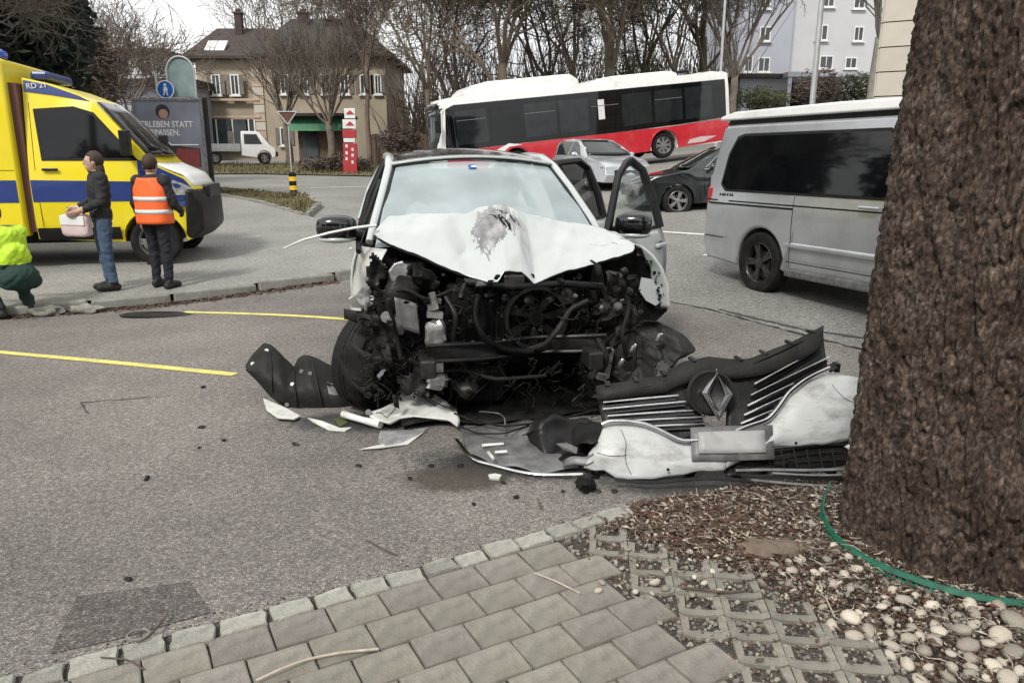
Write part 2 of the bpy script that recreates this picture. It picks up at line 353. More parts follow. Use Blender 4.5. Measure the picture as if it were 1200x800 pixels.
def evaluated_mesh(o):
    t = bpy.data.scenes.new('work'); t.collection.objects.link(o)
    for c in list(o.users_collection):
        if c != t.collection: c.objects.unlink(o)
    vl = t.view_layers[0]; vl.update(); dg = vl.depsgraph; dg.update()
    me = bpy.data.meshes.new_from_object(o.evaluated_get(dg)); bpy.data.objects.remove(o, do_unlink=True); bpy.data.scenes.remove(t); return me
def text_mesh(name, txt, size, mat, parent, loc, rot, depth=.002, sx=1.0):
    cu = bpy.data.curves.new(name, 'FONT'); cu.body = txt; cu.size = size; cu.extrude = depth; cu.align_x = 'LEFT'; cu.offset = size*.012
    t = bpy.data.objects.new(name, cu); C.objects.link(t)
    me = evaluated_mesh(t); me.name = name
    me.materials.clear(); me.materials.append(M[mat])
    o = bpy.data.objects.new(name, me); C.objects.link(o); o.parent = parent; o.location = loc; o.rotation_euler = rot; o.scale = (sx, 1, 1); return o
# ================================================================== GROUND
def frange(a, b, s):
    r = [];
    while a < b-1e-6: r.append(a); a += s
    return r
xs = [-160, -110, -80]+frange(-60, -24, 3)+frange(-24, -12, 1)+frange(-12, 12, .5)+frange(12, 30, 1)+frange(30, 60, 3)+[60, 80, 110, 160]
ys = [-40, -20, -10]+frange(-6, 30, .5)+frange(30, 60, 1.5)+frange(60, 90, 5)+[90, 120, 160, 220, 320]
mb = MB(); nx = len(xs)
mb.add([(x, y, gz(x, y)) for y in ys for x in xs], [(j*nx+i, j*nx+i+1, (j+1)*nx+i+1, (j+1)*nx+i) for j in range(len(ys)-1) for i in range(nx-1)])
struct(mb.build('road', 'asphalt_road', smooth=60, recalc=False))
LOT = [(-9, -4), (9, -4), (9, 3.2), (2.95, 6.1), (1.75, 8.25), (-.6, 9.15), (-2.35, 9.45), (-4.0, 8.55), (-5.5, 7.75), (-9, 5.6)]
struct(sheet('parking_lot', LOT, 'asphalt_lot', .004))
# seam / gutter line between lot and street, with dark crack strips
random.seed(4)
def crack(name, pts, w, lab, mat='crack', z=.009):
    mb = MB(); P = []
    for (a, b) in zip(pts[:-1], pts[1:]):
        n = max(2, int(math.dist(a, b)/.06))
        for i in range(n): t = i/n; P.append((a[0]+(b[0]-a[0])*t+random.uniform(-.012, .012), a[1]+(b[1]-a[1])*t+random.uniform(-.012, .012)))
    P.append(pts[-1]); V = []
    for i, p in enumerate(P):
        q = P[min(i+1, len(P)-1)]; o_ = P[max(i-1, 0)]; d = Vector((q[0]-o_[0], q[1]-o_[1])).normalized(); k = w*random.uniform(.25, 1)
        V += [(p[0]-d.y*k, p[1]+d.x*k, gz(*p)+z), (p[0]+d.y*k, p[1]-d.x*k, gz(*p)+z)]
    mb.add(V, [(2*i, 2*i+1, 2*i+3, 2*i+2) for i in range(len(P)-1)])
    o = mb.build(name, mat, recalc=False); o['kind'] = 'structure'; return o
crack('road_seam', [(1.6, 8.3), (2.1, 7.75), (2.5, 7.0), (2.95, 6.2), (3.4, 5.6)], .022, '')
crack('road_seam', [(2.2, 7.75), (2.75, 6.9), (3.3, 6.45)], .04, '', 'asphalt_patch', .008)
crack('asphalt_crack', [(-2.9, 4.72), (-2.35, 4.86)], .008, '')
crack('asphalt_crack', [(-2.9, 4.72), (-2.72, 4.5)], .006, '')
# repaired patch in the asphalt
struct(sheet('asphalt_repair', [(-1.63, 2.46), (-1.25, 2.56), (-1.09, 2.36), (-1.36, 2.20), (-1.53, 2.13)], 'asphalt_patch', .008, .2))
# yellow bay lines and white line behind
def strip(name, a, b, w, mat, lab):
    a, b = Vector(a), Vector(b); d = (b-a).normalized(); n = Vector((-d.y, d.x))*w/2
    o = sheet(name, [tuple(a+n), tuple(b+n), tuple(b-n), tuple(a-n)], mat, .0085, .5); o['kind'] = 'structure'; return o
strip('bay_line', (-6.2, 6.72), (-2.1, 5.38), .085, 'yellow_line', '')
strip('bay_line', (-3.62, 8.0), (-1.6, 7.26), .085, 'yellow_line', '')
strip('road_line', (1.6, 14.2), (3.6, 13.0), .13, 'white_line', '')
strip('road_line', (-7.2, 27.0), (-4.2, 28.0), .16, 'white_line', '')
strip('road_line', (2.9, 11.2), (3.9, 10.6), .1, 'white_line', '')
# stains; the last is shade under the wreck painted onto the ground
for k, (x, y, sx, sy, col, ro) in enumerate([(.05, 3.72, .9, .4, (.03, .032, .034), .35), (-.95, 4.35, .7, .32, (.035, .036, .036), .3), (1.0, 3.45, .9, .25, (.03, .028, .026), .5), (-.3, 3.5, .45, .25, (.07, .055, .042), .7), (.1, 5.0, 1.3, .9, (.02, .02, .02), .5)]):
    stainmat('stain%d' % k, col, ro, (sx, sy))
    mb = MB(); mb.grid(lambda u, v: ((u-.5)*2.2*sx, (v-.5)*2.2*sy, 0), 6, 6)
    o = mb.build('oil_stain_and_shade', 'stain%d' % k, recalc=False); o.location = (x, y, gz(x, y)+.0075+.0008*k); o['kind'] = 'structure'
# ---- raised walk behind the kerb on the left, kerb stones
WALK = [(-5.6, 7.95), (-4.05, 8.7), (-2.3, 9.62), (-1.3, 10.3), (-1.35, 12.2), (-4.6, 17.0), (-9.5, 23.5), (-30, 23.5), (-30, 6.5), (-9, 6.0)]
struct(sheet('walkway', WALK, 'concrete_walk', .1))
kl = [(-9, 5.86), (-5.55, 7.85), (-4.02, 8.62), (-2.3, 9.52), (-1.25, 10.15)]
kroot = thing('kerb', 'weathered grey stone kerb along the raised walk behind the yellow bay lines', 'kerb')
random.seed(8)
for a, b in zip(kl[:-1], kl[1:]):
    n = max(1, round(math.dist(a, b)/.95)); ang = math.atan2(b[1]-a[1], b[0]-a[0])
    for i in range(n):
        t = (i+.5)/n; x, y = a[0]+(b[0]-a[0])*t, a[1]+(b[1]-a[1])*t
        mb = MB(); mb.box((0, 0, 0), (math.dist(a, b)/n-.012, .14, .26), tap=.97)
        o = mb.build('kerb_stone', 'kerb_stone', kroot, bevel=.018); o.location = (x, y, gz(x, y)+random.uniform(-.012, .004)); o.rotation_euler = (random.uniform(-.02, .02), -.02, ang+random.uniform(-.012, .012))
# dirt and leaves heaped along the kerb foot
mb = MB(); random.seed(11)
for k in range(2600):
    t = random.random()**1.0*2.999; i = int(t); t -= i
    a, b = kl[i], kl[i+1]; d = Vector((b[0]-a[0], b[1]-a[1])).normalized(); off = abs(random.gauss(0, .09))+.06
    x, y = a[0]+(b[0]-a[0])*t+d.y*off, a[1]+(b[1]-a[1])*t-d.x*off
    s = random.uniform(.008, .03); r = random.uniform(0, 6.28); z = gz(x, y)+.012+random.uniform(0, .03)*max(0, 1-off/.2)
    mb.add([(x+s*math.cos(r), y+s*math.sin(r), z), (x-s*.5*math.sin(r), y+s*.5*math.cos(r), z+.012), (x-s*math.cos(r), y-s*math.sin(r), z+.004), (x+s*.5*math.sin(r), y-s*.5*math.cos(r), z-.002)], [(0, 1, 2, 3)], random.choice((0, 0, 1)))
tag(mb.build('leaf_litter', ['leaf', 'twig'], recalc=False), 'dark leaves and dirt gathered along the foot of the kerb', 'leaf litter', kind='stuff')
# rubble / mossy stones at the kerb's broken end by the crouching person
for k, (px, py, Y, r, lab) in enumerate([(52, 349, 7.95, (.2, .13, .1), 'mossy dark stone at the broken kerb end beside the boots'), (96, 346, 8.1, (.22, .12, .075), 'flat grey stone slab lying by the kerb under the ambulance')]):
    p = at(px, py, Y); random.seed(k); mb = MB()
    sd_ = Vector((k*7.1, 3, 1))
    mb.ell((0, 0, 0), r, 20, 14, fn=lambda d: .85+.35*noise.noise(d*1.7+sd_)+.1*noise.noise(d*6+sd_))
    o = mb.build('kerb_rock', 'cobble', smooth=50); o.location = (p.x, p.y, gz(p.x, p.y)+r[2]*.5); tag(o, lab, 'stone')
# ---- grass verge with kerb curve, far road, far front-garden ground
VERGE = [(-4.75, 17.2), (-5.05, 19.6), (-5.9, 21.8), (-9.5, 25.2), (-16, 28.5), (-16, 24.0), (-9.5, 23.4), (-7.0, 20.4)]
struct(sheet('grass_verge', VERGE, 'turf', .11, .5))
mb = MB(); n_ = len(VERGE)
for (ax_, ay_), (bx_, by_) in zip(VERGE, VERGE[1:]+VERGE[:1]):
    d = Vector((bx_-ax_, by_-ay_)); k_ = max(1, int(d.length/.8))
    for i in range(k_):
        p_ = Vector((ax_, ay_))+d*(i+.5)/k_; mb.box((p_.x, p_.y, gz(p_.x, p_.y)+.04), (d.length/k_-.01, .14, .2), (0, 0, math.atan2(d.y, d.x)))
struct(mb.build('verge_kerb', 'kerb_stone'))
VB = [(-30, 36.0), (-12, 36.4), (-6.0, 34.2), (-3.2, 34.5), (-2.6, 40), (-6, 52), (-30, 46)]
struct(sheet('far_verge', VB, 'turf', .05, 1.0))
def inpoly(x, y, P):
    c = False
    for i in range(len(P)):
        (x1, y1), (x2, y2) = P[i-1], P[i]
        if (y1 > y) != (y2 > y) and x < (x2-x1)*(y-y1)/(y2-y1)+x1: c = not c
    return c
def grass(name, P, n, h, zoff, seed, lab, mat=('grass_blade', 'leaf')):
    random.seed(seed); mb = MB(); X = [p[0] for p in P]; Y = [p[1] for p in P]; k = 0
    while k < n:
        x, y = random.uniform(min(X), max(X)), random.uniform(min(Y), max(Y))
        if not inpoly(x, y, P): continue
        k += 1; d = .5+noise.noise(Vector((x*.7, y*.7, seed)))*1.0
        hh = h*max(.2, d)*random.uniform(.4, 1.3); a = random.uniform(0, 6.28); w_ = h*.12; z = gz(x, y)+zoff
        b = Vector((math.cos(a+1.3), math.sin(a+1.3), 0))*hh*random.uniform(.1, .8)
        mb.add([(x-w_*math.cos(a), y-w_*math.sin(a), z), (x+w_*math.cos(a), y+w_*math.sin(a), z), (x+b.x, y+b.y, z+hh)], [(0, 1, 2)], 0 if random.random() < .85 else 1)
    return tag(mb.build(name, list(mat), recalc=False), lab, 'grass', kind='stuff')
grass('grass', VERGE, 14000, .14, .11, 3, 'dull winter grass on the verge by the striped bollard')
grass('grass', VB, 12000, .22, .05, 5, 'brown winter grass in front of the beige house')
# ---- foreground pavers
ROW = Vector((.878, .479)); CR = Vector((.479, -.878))            # along the rows, across the rows towards the camera
E0 = Vector((-1.70, 1.945))                                        # outer edge line of the cobbles
PL, PD = .2, .163
pav = sheet('paved_area', [tuple(E0-ROW*1.2), tuple(E0+ROW*2.55), tuple(E0+ROW*2.55+CR*.5), (3.2, 1.5), (3.2, -2), (-3.2, -2), (-3.2, 1.0)], 'joint_sand', .0065, .3); struct(pav)
random.seed(21)
def stone(L_, W_, H_, rag):
    mb = MB(); n = 5
    def rim(z, k): 
        P = []
        for sx, sy, ex in ((-1, -1, 0), (1, -1, 1), (1, 1, 2), (-1, 1, 3)):
            pass
        return P
    # rounded block: three rings and a slightly domed top
    base = []
    m = 4
    for e in range(4):
        for i in range(m):
            t = i/m*2-1
            base.append([(t, -1), (1, t), (-t, 1), (-1, -t)][e])
    jit = [random.uniform(1-rag, 1+rag*.3) for _ in base]
    V = []
    for z, k in ((-.03, 1.0), (H_*.72, 1.0), (H_*.95, .965), (H_, .9)):
        for (x, y), j in zip(base, jit): V.append((x*L_/2*k*j, y*W_/2*(k if k == 1 else 1-(1-k)*L_/W_)*j, z+(random.uniform(-.001, .001)+ (rag*.02*random.uniform(-1, 1)) if z > 0 else 0)))
    nb = len(base); F_ = [(r*nb+i, r*nb+(i+1) % nb, (r+1)*nb+(i+1) % nb, (r+1)*nb+i) for r in range(3) for i in range(nb)]
    V.append((0, 0, H_+rag*.02)); F_ += [(3*nb+i, 3*nb+(i+1) % nb, 4*nb) for i in range(nb)]
    mb.add(V, F_); return mb
PV = []
for k in range(6):
    me = stone(PL-.006, PD-.006, .016, .012).mesh('paver'); me.materials.append(M['paver' if k % 2 else 'paver_green']); me.polygons.foreach_set('use_smooth', [True]*len(me.polygons)); me.set_sharp_from_angle(angle=R(50)); PV.append(me)
CB = []
for k in range(8):
    me = stone(.130, .098, .02, .1).mesh('cobble'); me.materials.append(M['cobble']); me.polygons.foreach_set('use_smooth', [True]*len(me.polygons)); me.set_sharp_from_angle(angle=R(50)); CB.append(me)
ANG = math.atan2(ROW.y, ROW.x)
def place(name, me, p, z, ang, parent, tilt=.01, s=(1, 1, 1)):
    o = bpy.data.objects.new(name, me); C.objects.link(o); o.parent = parent
    o.location = (p.x, p.y, z); o.rotation_euler = (random.gauss(0, tilt), random.gauss(0, tilt), ang+random.gauss(0, .012)); o.scale = s; return o
u = -.9
while u < 2.45:
    s = random.uniform(.85, 1.25); L_ = .135*s
    p = E0+ROW*(u+L_/2)+CR*(.052+random.gauss(0, .004)+.02*math.sin(u*1.7))
    place('cobble', random.choice(CB), p, .003+random.uniform(-.002, .006), ANG+random.gauss(0, .04), pav, .03, (s, random.uniform(.85, 1.1), 1)); u += L_+.008
# boundary line of solid pavers: everything left of it is solid
def solid_side(p): # right boundary from picture (660,645)->(890,795)
    a, b = Vector((.22, 2.84)), Vector((.72, 1.93)); d = b-a
    return (d.x*(p.y-a.y)-d.y*(p.x-a.x)) < 0
# lattice stone: bent bar plus a block, holes stay open
def lattice_mesh(k):
    mb = MB(); h = .016
    def pr(poly): mb.extr([(x, y, -.02) for x, y in poly], (0, 0, h+.02))
    j = lambda: random.uniform(-.004, .004)
    pr([(-.079, -.012+j()), (-.05, -.026+j()), (.05, -.026+j()), (.079, -.012+j()), (.079, .026+j()), (.052, .014+j()), (-.052, .014+j()), (-.079, .026+j())])
    pr([(-.079, .028), (-.054, .0165), (-.050+j(), .088), (-.079, .1)]); pr([(.079, .028), (.079, .1), (.050+j(), .088), (.054, .0165)])
    return mb
LT = []
for k in range(4):
    mb = lattice_mesh(k); me = mb.mesh('lattice_paver')
    bm = bmesh.new(); bm.from_mesh(me); bmesh.ops.recalc_face_normals(bm, faces=bm.faces); bm.to_mesh(me); bm.free(); me.materials.append(M['paver_green']); LT.append(me)
# outline of the planting bed that runs in among the stones
BED = [(.30, 3.02), (.50, 2.90), (.70, 2.74), (.88, 2.6), (1.02, 2.42), (1.12, 2.26), (1.26, 2.1), (1.32, 1.6), (3.4, 1.0), (3.6, 4.2), (1.9, 3.6), (1.2, 3.42), (.62, 3.25)]
npv = nlt = 0
for r in range(-1, 12):
    for i in range(-12, 26):
        p = E0+ROW*(i*PL+(r % 2)*PL/2)+CR*(.108+PD*(r+.5))
        if p.x < -2.3 or p.x > 2.6 or p.y < 1.3: continue
        if r < 0: continue
        if inpoly(p.x, p.y, BED): continue
        z = .004+random.uniform(-.003, .003)
        if solid_side(p):
            if p.y < 1.75: 
                if abs(p.x) > 1.9: continue
            place('paver', random.choice(PV), p, z, ANG, pav, .006); npv += 1
LA = R(-6); LX = Vector((math.cos(LA), math.sin(LA))); LY = Vector((-LX.y, LX.x))
for r in range(-12, 14):
    for i in range(-4, 16):
        p = Vector((.2, 2.4))+LX*(i*.161)+LY*(r*.126)
        if p.y < 1.55 or p.y > 3.0 or p.x > 2.0: continue
        a_, b_ = Vector((.22, 2.84)), Vector((.72, 1.93)); d_ = (b_-a_).normalized()
        if (d_.x*(p.y-a_.y)-d_.y*(p.x-a_.x)) < .075: continue
        if (p-E0).dot(CR) < .16 or inpoly(p.x, p.y, BED): continue
        place('lattice_paver', random.choice(LT), p, .003+random.uniform(-.003, .003), LA, pav, .012); nlt += 1
print('pavers', npv, 'lattice', nlt)
# ---- planting bed
def bump_(x, y):
    P_ = Vector((x, y)); d_ = 9
    for a_, b_ in zip(BED, BED[1:]+BED[:1]):
        a_, b_ = Vector(a_), Vector(b_); e_ = b_-a_; t_ = max(0, min(1, (P_-a_).dot(e_)/e_.length_squared)); d_ = min(d_, (P_-a_-e_*t_).length)
    return (.018*noise.noise(Vector((x*5, y*5, 0)))+.01*noise.noise(Vector((x*17, y*17, 3)))+.02)*min(1, d_/.14)
struct(sheet('soil_bed', BED, 'soil', .004, .045, fn=bump_))
# ================================================================== THE WRECKED CAR
WX, WY, WT = .06, 3.92, .19
WC, WS = math.cos(WT), math.sin(WT)
car = thing('wrecked_car', 'white compact car with torn-off front end and crumpled bonnet in the middle', 'car', (WX, WY, 0), WT)
def wl(px, py, ly):
    o = Vector((0, 0, CAMH)); d = at(px, py, 1.0)-o
    t = (ly+WC*WY-WS*WX)/(-WS*d.x+WC*d.y); p = o+d*t; dx, dy = p.x-WX, p.y-WY
    return Vector((WC*dx+WS*dy, ly, p.z))
SECT = [(.24, .80), (.3, .885), (.42, .915), (.6, .93), (.78, .932), (.9, .915), (.985, .885), (1.02, .862)]
def side_x(z):
    for (z0, x0), (z1, x1) in zip(SECT[:-1], SECT[1:]):
        if z <= z1: return x0+(x1-x0)*max(0, (z-z0)/(z1-z0))
    return SECT[-1][1]
def side_panel(mb, s, y0, y1, arch=None, ny=8):
    def fn(u, v):
        y = y0+(y1-y0)*u; z = .24+.78*v
        if arch:
            cy, r = arch; dz = r*r-(y-cy)**2
            if dz > 0: z = max(z, min(1.0, .33+math.sqrt(dz)))
        x = side_x(z)*(1-.10*max(0, (y-3.4)/1.0)**2)+.012*math.exp(-((z-.55)/.05)**2)
        return (s*x, y, z)
    mb.grid(fn, ny, 16)
def part(mb, name, mat, par=None, **k): return mb.build(name, mat, par or car, **k)
# left (picture left) side: closed doors
mb = MB(); side_panel(mb, -1, 1.345, 2.44); d1 = part(mb, 'front_door', 'car_white_dirty', smooth=40, solid=.02)
mb = MB(); mb.box((-.945, 2.25, .9), (.03, .2, .03)); part(mb, 'door_handle', 'car_white', d1, bevel=.01)
mb = MB(); side_panel(mb, -1, 2.45, 3.42); part(mb, 'rear_door', 'car_white_dirty', smooth=40, solid=.02)
mb = MB(); side_panel(mb, -1, 3.43, 4.3, (3.68, .36), 16); side_panel(mb, 1, 3.35, 4.3, (3.68, .36), 16); part(mb, 'rear_quarter', 'car_white', smooth=40, solid=.02)
# front fender remnant on the left: crumpled, torn front edge
random.seed(5)
def fend(u, v):
    z = .42+.6*v; y = 1.33-(.34+.10*math.sin(v*9)+.06*noise.noise(Vector((v*7, 0, 0))))*u*(.55+.6*v)
    return (-side_x(z)-.02*math.sin(u*5+v*6)+.15*u*(.5+.5*v), y, z+.02*u*math.sin(v*14))
mb = MB(); mb.grid(fend, 8, 16); part(mb, 'front_fender', 'car_white_dirty', smooth=60, solid=.006)
# sills
for s in (-1, 1):
    mb = MB(); mb.box((s*.84, 2.4, .25), (.14, 2.3, .13)); part(mb, 'sill', 'plastic_black' if s < 0 else 'car_white', bevel=.03)
# floor pan, rear end, firewall
mb = MB(); mb.box((0, 2.7, .26), (1.6, 3.1, .04)); part(mb, 'floor_pan', 'bay_black')
def tail(u, v):
    x = (u*2-1); prof = [(4.12, 1.49), (4.3, 1.25), (4.39, 1.02), (4.42, .8), (4.42, .5), (4.36, .3)]
    k = v*(len(prof)-1); i = min(int(k), len(prof)-2); f = k-i; y = prof[i][0]+(prof[i+1][0]-prof[i][0])*f; z = prof[i][1]+(prof[i+1][1]-prof[i][1])*f
    w_ = .58+.28*min(1, v*2.2); return (x*w_, y-.12*x**4, z)
mb = MB(); mb.grid(tail, 14, 15); part(mb, 'tailgate', 'car_white', smooth=40, solid=.02)
mb = MB(); mb.box((0, 1.12, .6), (1.56, .05, .9)); part(mb, 'firewall', 'bay_black')
# pillars and roof rails
def rail(s, pts, r, mat, name, n=8): mb = MB(); mb.tube([(s*x, y, z) for x, y, z in pts], r, n); return part(mb, name, mat, smooth=60)
RAIL = [(.80, 1.16, 1.06), (.765, 1.28, 1.165), (.69, 1.58, 1.37), (.63, 1.88, 1.53), (.615, 2.2, 1.595), (.615, 2.8, 1.61), (.60, 3.5, 1.585), (.575, 4.12, 1.49)]
for s in (-1, 1):
    rail(s, RAIL, [.026, .03, .03, .034, .038, .04, .045, .05], 'car_white', 'roof_rail')
    rail(s, [(x-.036, y+.006, z-.002) for x, y, z in RAIL[:4]], .022, 'plastic_black', 'pillar_trim')
    rail(s, [(.86, 2.45, 1.02), (.77, 2.47, 1.3), (.63, 2.5, 1.58)], .04, 'plastic_black', 'middle_pillar')
    rail(s, [(.86, 3.45, 1.02), (.76, 3.55, 1.3), (.60, 3.65, 1.56)], .05, 'car_white', 'rear_pillar')
    rail(s, [(.82, 4.22, 1.02), (.72, 4.2, 1.25), (.58, 4.1, 1.48)], .07, 'car_white', 'rear_pillar')
    rail(s, [(.87, 1.02, 1.015), (.875, 1.4, 1.03), (.875, 2.4, 1.035), (.865, 3.4, 1.05), (.82, 4.2, 1.06)], .018, 'plastic_black', 'belt_trim', 6) if s < 0 else None
# middle pillar lower part on the open side
mb = MB(); mb.box((.85, 2.45, .65), (.1, .12, .75)); part(mb, 'pillar_base', 'car_white', bevel=.02)
mb = MB(); mb.box((.83, 1.28, .65), (.1, .14, .72)); part(mb, 'pillar_base', 'bay_black', bevel=.02)  # front pillar base coloured near-black: shade of the wing cavity put into its colour
mb = MB(); mb.extr([wl(a_, b_, .87) for a_, b_ in ((700, 292), (738, 287), (752, 291), (765, 302), (775, 317), (781, 335), (782, 364), (765, 380), (700, 380))], (0, .012, 0)); part(mb, 'wing_cavity_shade', 'bay_black')  # dark sheet standing in for the shade inside the open wing
def roof(u, v):
    y = 1.86+2.28*v; x = u*2-1; w_ = .612-.035*max(0, v-.4)
    i = 0
    zr = 1.53+.08*math.sin(min(1, v*1.6)*math.pi*.62)-.10*max(0, v-.6)**1.2*2.0
    return (x*w_, y-.06*(1-x*x)*(1-v), zr+.055*(1-x*x)+.01)
mb = MB(); mb.grid(roof, 16, 22); part(mb, 'glass_roof', 'plastic_gloss', smooth=60, solid=.02)
mb = MB(); mb.grid(lambda u, v: Vector(roof(u, v*.055))+Vector((0, -.004-.02*v, .012)), 16, 3); part(mb, 'roof_header', 'car_white', smooth=60, solid=.012)
# windscreen
def wind(u, v):
    x = u*2-1
    b = Vector((x*.765, 1.07-.10*(1-x*x), 1.035+.01*(1-x*x))); t = Vector((x*.60, 1.88-.06*(1-x*x), 1.535+.045*(1-x*x)))
    p = b.lerp(t, v); p.z += .02*math.sin(v*math.pi); p.y -= .012*math.sin(v*math.pi); return p
mb = MB(); mb.grid(wind, 16, 12); ws = part(mb, 'windscreen', 'windscreen', smooth=80)
mb = MB(); mb.grid(lambda u, v: wind(.455+.045*u, .87+.06*v)+Vector((0, -.004, .006)), 2, 2); part(mb, 'toll_sticker', 'sign_blue', ws)
mb = MB(); mb.grid(lambda u, v: wind(.47+.03*u, .885+.025*v)+Vector((0, -.007, .009)), 2, 2); part(mb, 'sticker_print', 'sign_white', ws)
for a, b in ((.36, .42), (.62, .66)):
    mb = MB(); mb.tube([wind(a-.3, .03)+Vector((0, -.02, .02)), wind(b, .06)+Vector((0, -.03, .03))], [.012, .008], 6); part(mb, 'wiper', 'plastic_black', smooth=60)
# side windows (picture left)
for y0, y1, yt0, yt1 in ((1.28, 2.42, 1.9, 2.45), (2.5, 3.42, 2.53, 3.55)):
    P = [(-.862, y0, 1.04), (-.862, y1, 1.04), (-.63, yt1, 1.57), (-.63, yt0, 1.52)]
    mb = MB(); mb.extr(P, (.006, 0, 0)); part(mb, 'side_window', 'tint_glass' if y0 > 2 else 'glass_mid')
mb = MB(); mb.tube([(-.866, 1.62, 1.04), (-.715, 1.82, 1.4), (-.70, 1.84, 1.44)], .02, 6); part(mb, 'window_bar', 'plastic_black', smooth=60)
# door mirror, picture left
def mirror(par, c, s, rz=0):
    root_mb = MB()
    root_mb.ell(c, (.135, .085, .085), 18, 12, (0, 0, rz), fn=lambda d: (abs(d.x)**3.2+abs(d.y)**3.2+abs(d.z)**3.2)**(-1/3.2))
    m_ = root_mb.build('mirror_housing', 'plastic_gloss', par, smooth=70)
    mb = MB(); mb.ell(Vector(c)+Vector((0, 0, -.075)), (.13, .08, .03), 16, 8, (0, 0, rz)); mb.build('mirror_cap', 'car_white', m_, smooth=70)
    mb = MB(); mb.tube([Vector(c)+Vector((-s*.08, .03, -.05)), Vector(c)+Vector((-s*.2, .05, -.07))], [.035, .045], 8); mb.build('mirror_arm', 'plastic_black', m_, smooth=60)
    mb = MB(); mb.box(Vector(c)+Vector((0, .088, .005)), (.2, .006, .12)); mb.build('mirror_glass', 'mirror_glass', m_)
    return m_
mirror(car, (-1.015, 1.40, 1.135), -1, -.1)
# open doors, picture right
def open_door(hx, hy, ang, length, glass, lab, front):
    e = bpy.data.objects.new('front_door' if front else 'rear_door', None); C.objects.link(e); e.parent = car; e.location = (hx, hy, 0); e.rotation_euler = (0, 0, -ang)
    if lab: e['label'] = lab
    def fn(u, v):
        z = .3+.73*v; return (side_x(z)-.9+.012*math.exp(-((z-.55)/.05)**2), length*u*(1-.04*(1-v)), z)
    mb = MB(); mb.grid(fn, 10, 14); d_ = mb.build('door_skin', 'car_white', e, smooth=50, solid=.012)
    mb = MB(); mb.grid(lambda u, v: Vector(fn(.02+.96*u, .02+.96*v))+Vector((-.075, 0, 0)), 4, 6); mb.build('door_trim', 'interior', e, smooth=60, solid=.05)
    T = [(-.04, .05, 1.03), (-.12, .3 if front else .1, 1.25), (-.20, .55 if front else .12, 1.45), (-.245, .78 if front else .2, 1.55), (-.255, length-.18, 1.575), (-.22, length-.02, 1.5), (-.12, length+.0, 1.28), (-.04, length-.01, 1.03)]
    mb = MB(); mb.tube(T, .03, 6, sq=1.3); mb.build('window_frame', 'plastic_black', e, smooth=50)
    mb = MB(); mb.add(T, [tuple(range(len(T)))]); mb.build('door_glass', glass, e)
    mb = MB(); mb.tube([(-.04, -.02, 1.035), (-.04, length, 1.04)], .016, 6); mb.build('belt_trim', 'plastic_black' , e, smooth=60)
    mb = MB(); mb.box((.04, length-.16, .9), (.035, .19, .035)); h = mb.build('door_handle', 'car_white', e, bevel=.012)
    mb = MB(); mb.ell((.028, length-.16, .9), (.008, .07, .04), 12, 8); mb.build('handle_recess', 'plastic_grey', e, smooth=60)
    if front: mirror(e, (.105, .2, 1.125), 1, .35)
    return e
open_door(.905, 1.32, R(44), 1.08, 'clear_glass', 'open front door with clear glass and door mirror', True)
open_door(.915, 2.47, R(40), .92, 'tint_glass', 'open rear door with dark tinted glass', False)
# interior
mb = MB(); mb.grid(lambda u, v: ((u*2-1)*.74, 1.14+.42*v, .98+.05*math.sin(v*3)-.1*v*v), 10, 5); part(mb, 'dashboard', 'interior', smooth=60, solid=.08)
for x in (-.37, .37):
    mb = MB(); mb.ell((x, 2.15, .52), (.25, .28, .1), 14, 8); mb.ell((x, 2.42, .88), (.25, .1, .38), 16, 10, (-.25, 0, 0)); part(mb, 'seat', 'interior', smooth=60)
    mb = MB(); mb.ell((x, 2.52, 1.36), (.13, .06, .1), 12, 8, (-.2, 0, 0)); part(mb, 'headrest', 'interior', smooth=60)
mb = MB(); mb.ell((0, 3.25, .8), (.66, .14, .45), 18, 10, (-.2, 0, 0)); part(mb, 'rear_seat', 'interior', smooth=60)
mb = MB(); mb.lathe([(.17, 0), (.185, .012), (.2, 0), (.185, -.012)], (.36, 1.72, 1.02), (0, -.9, .42), 24, closed=True); part(mb, 'steering_wheel', 'plastic_black', smooth=60)
mb = MB(); mb.ell((.36, 1.84, 1.0), (.22, .12, .24), 16, 10, fn=lambda d: 1+.18*noise.noise(d*3)); part(mb, 'airbag', 'airbag', smooth=80)
mb = MB(); mb.ell((-.34, 1.72, 1.06), (.3, .2, .22), 16, 10, fn=lambda d: 1+.2*noise.noise(d*2.6+Vector((4, 0, 0)))); part(mb, 'airbag', 'airbag', smooth=80)
mb = MB(); mb.tube([(.02, 1.84, 1.5), (.02, 1.8, 1.44)], .01, 6); mb.box((.02, 1.8, 1.41), (.2, .03, .06)); part(mb, 'inner_mirror', 'plastic_black', bevel=.01)
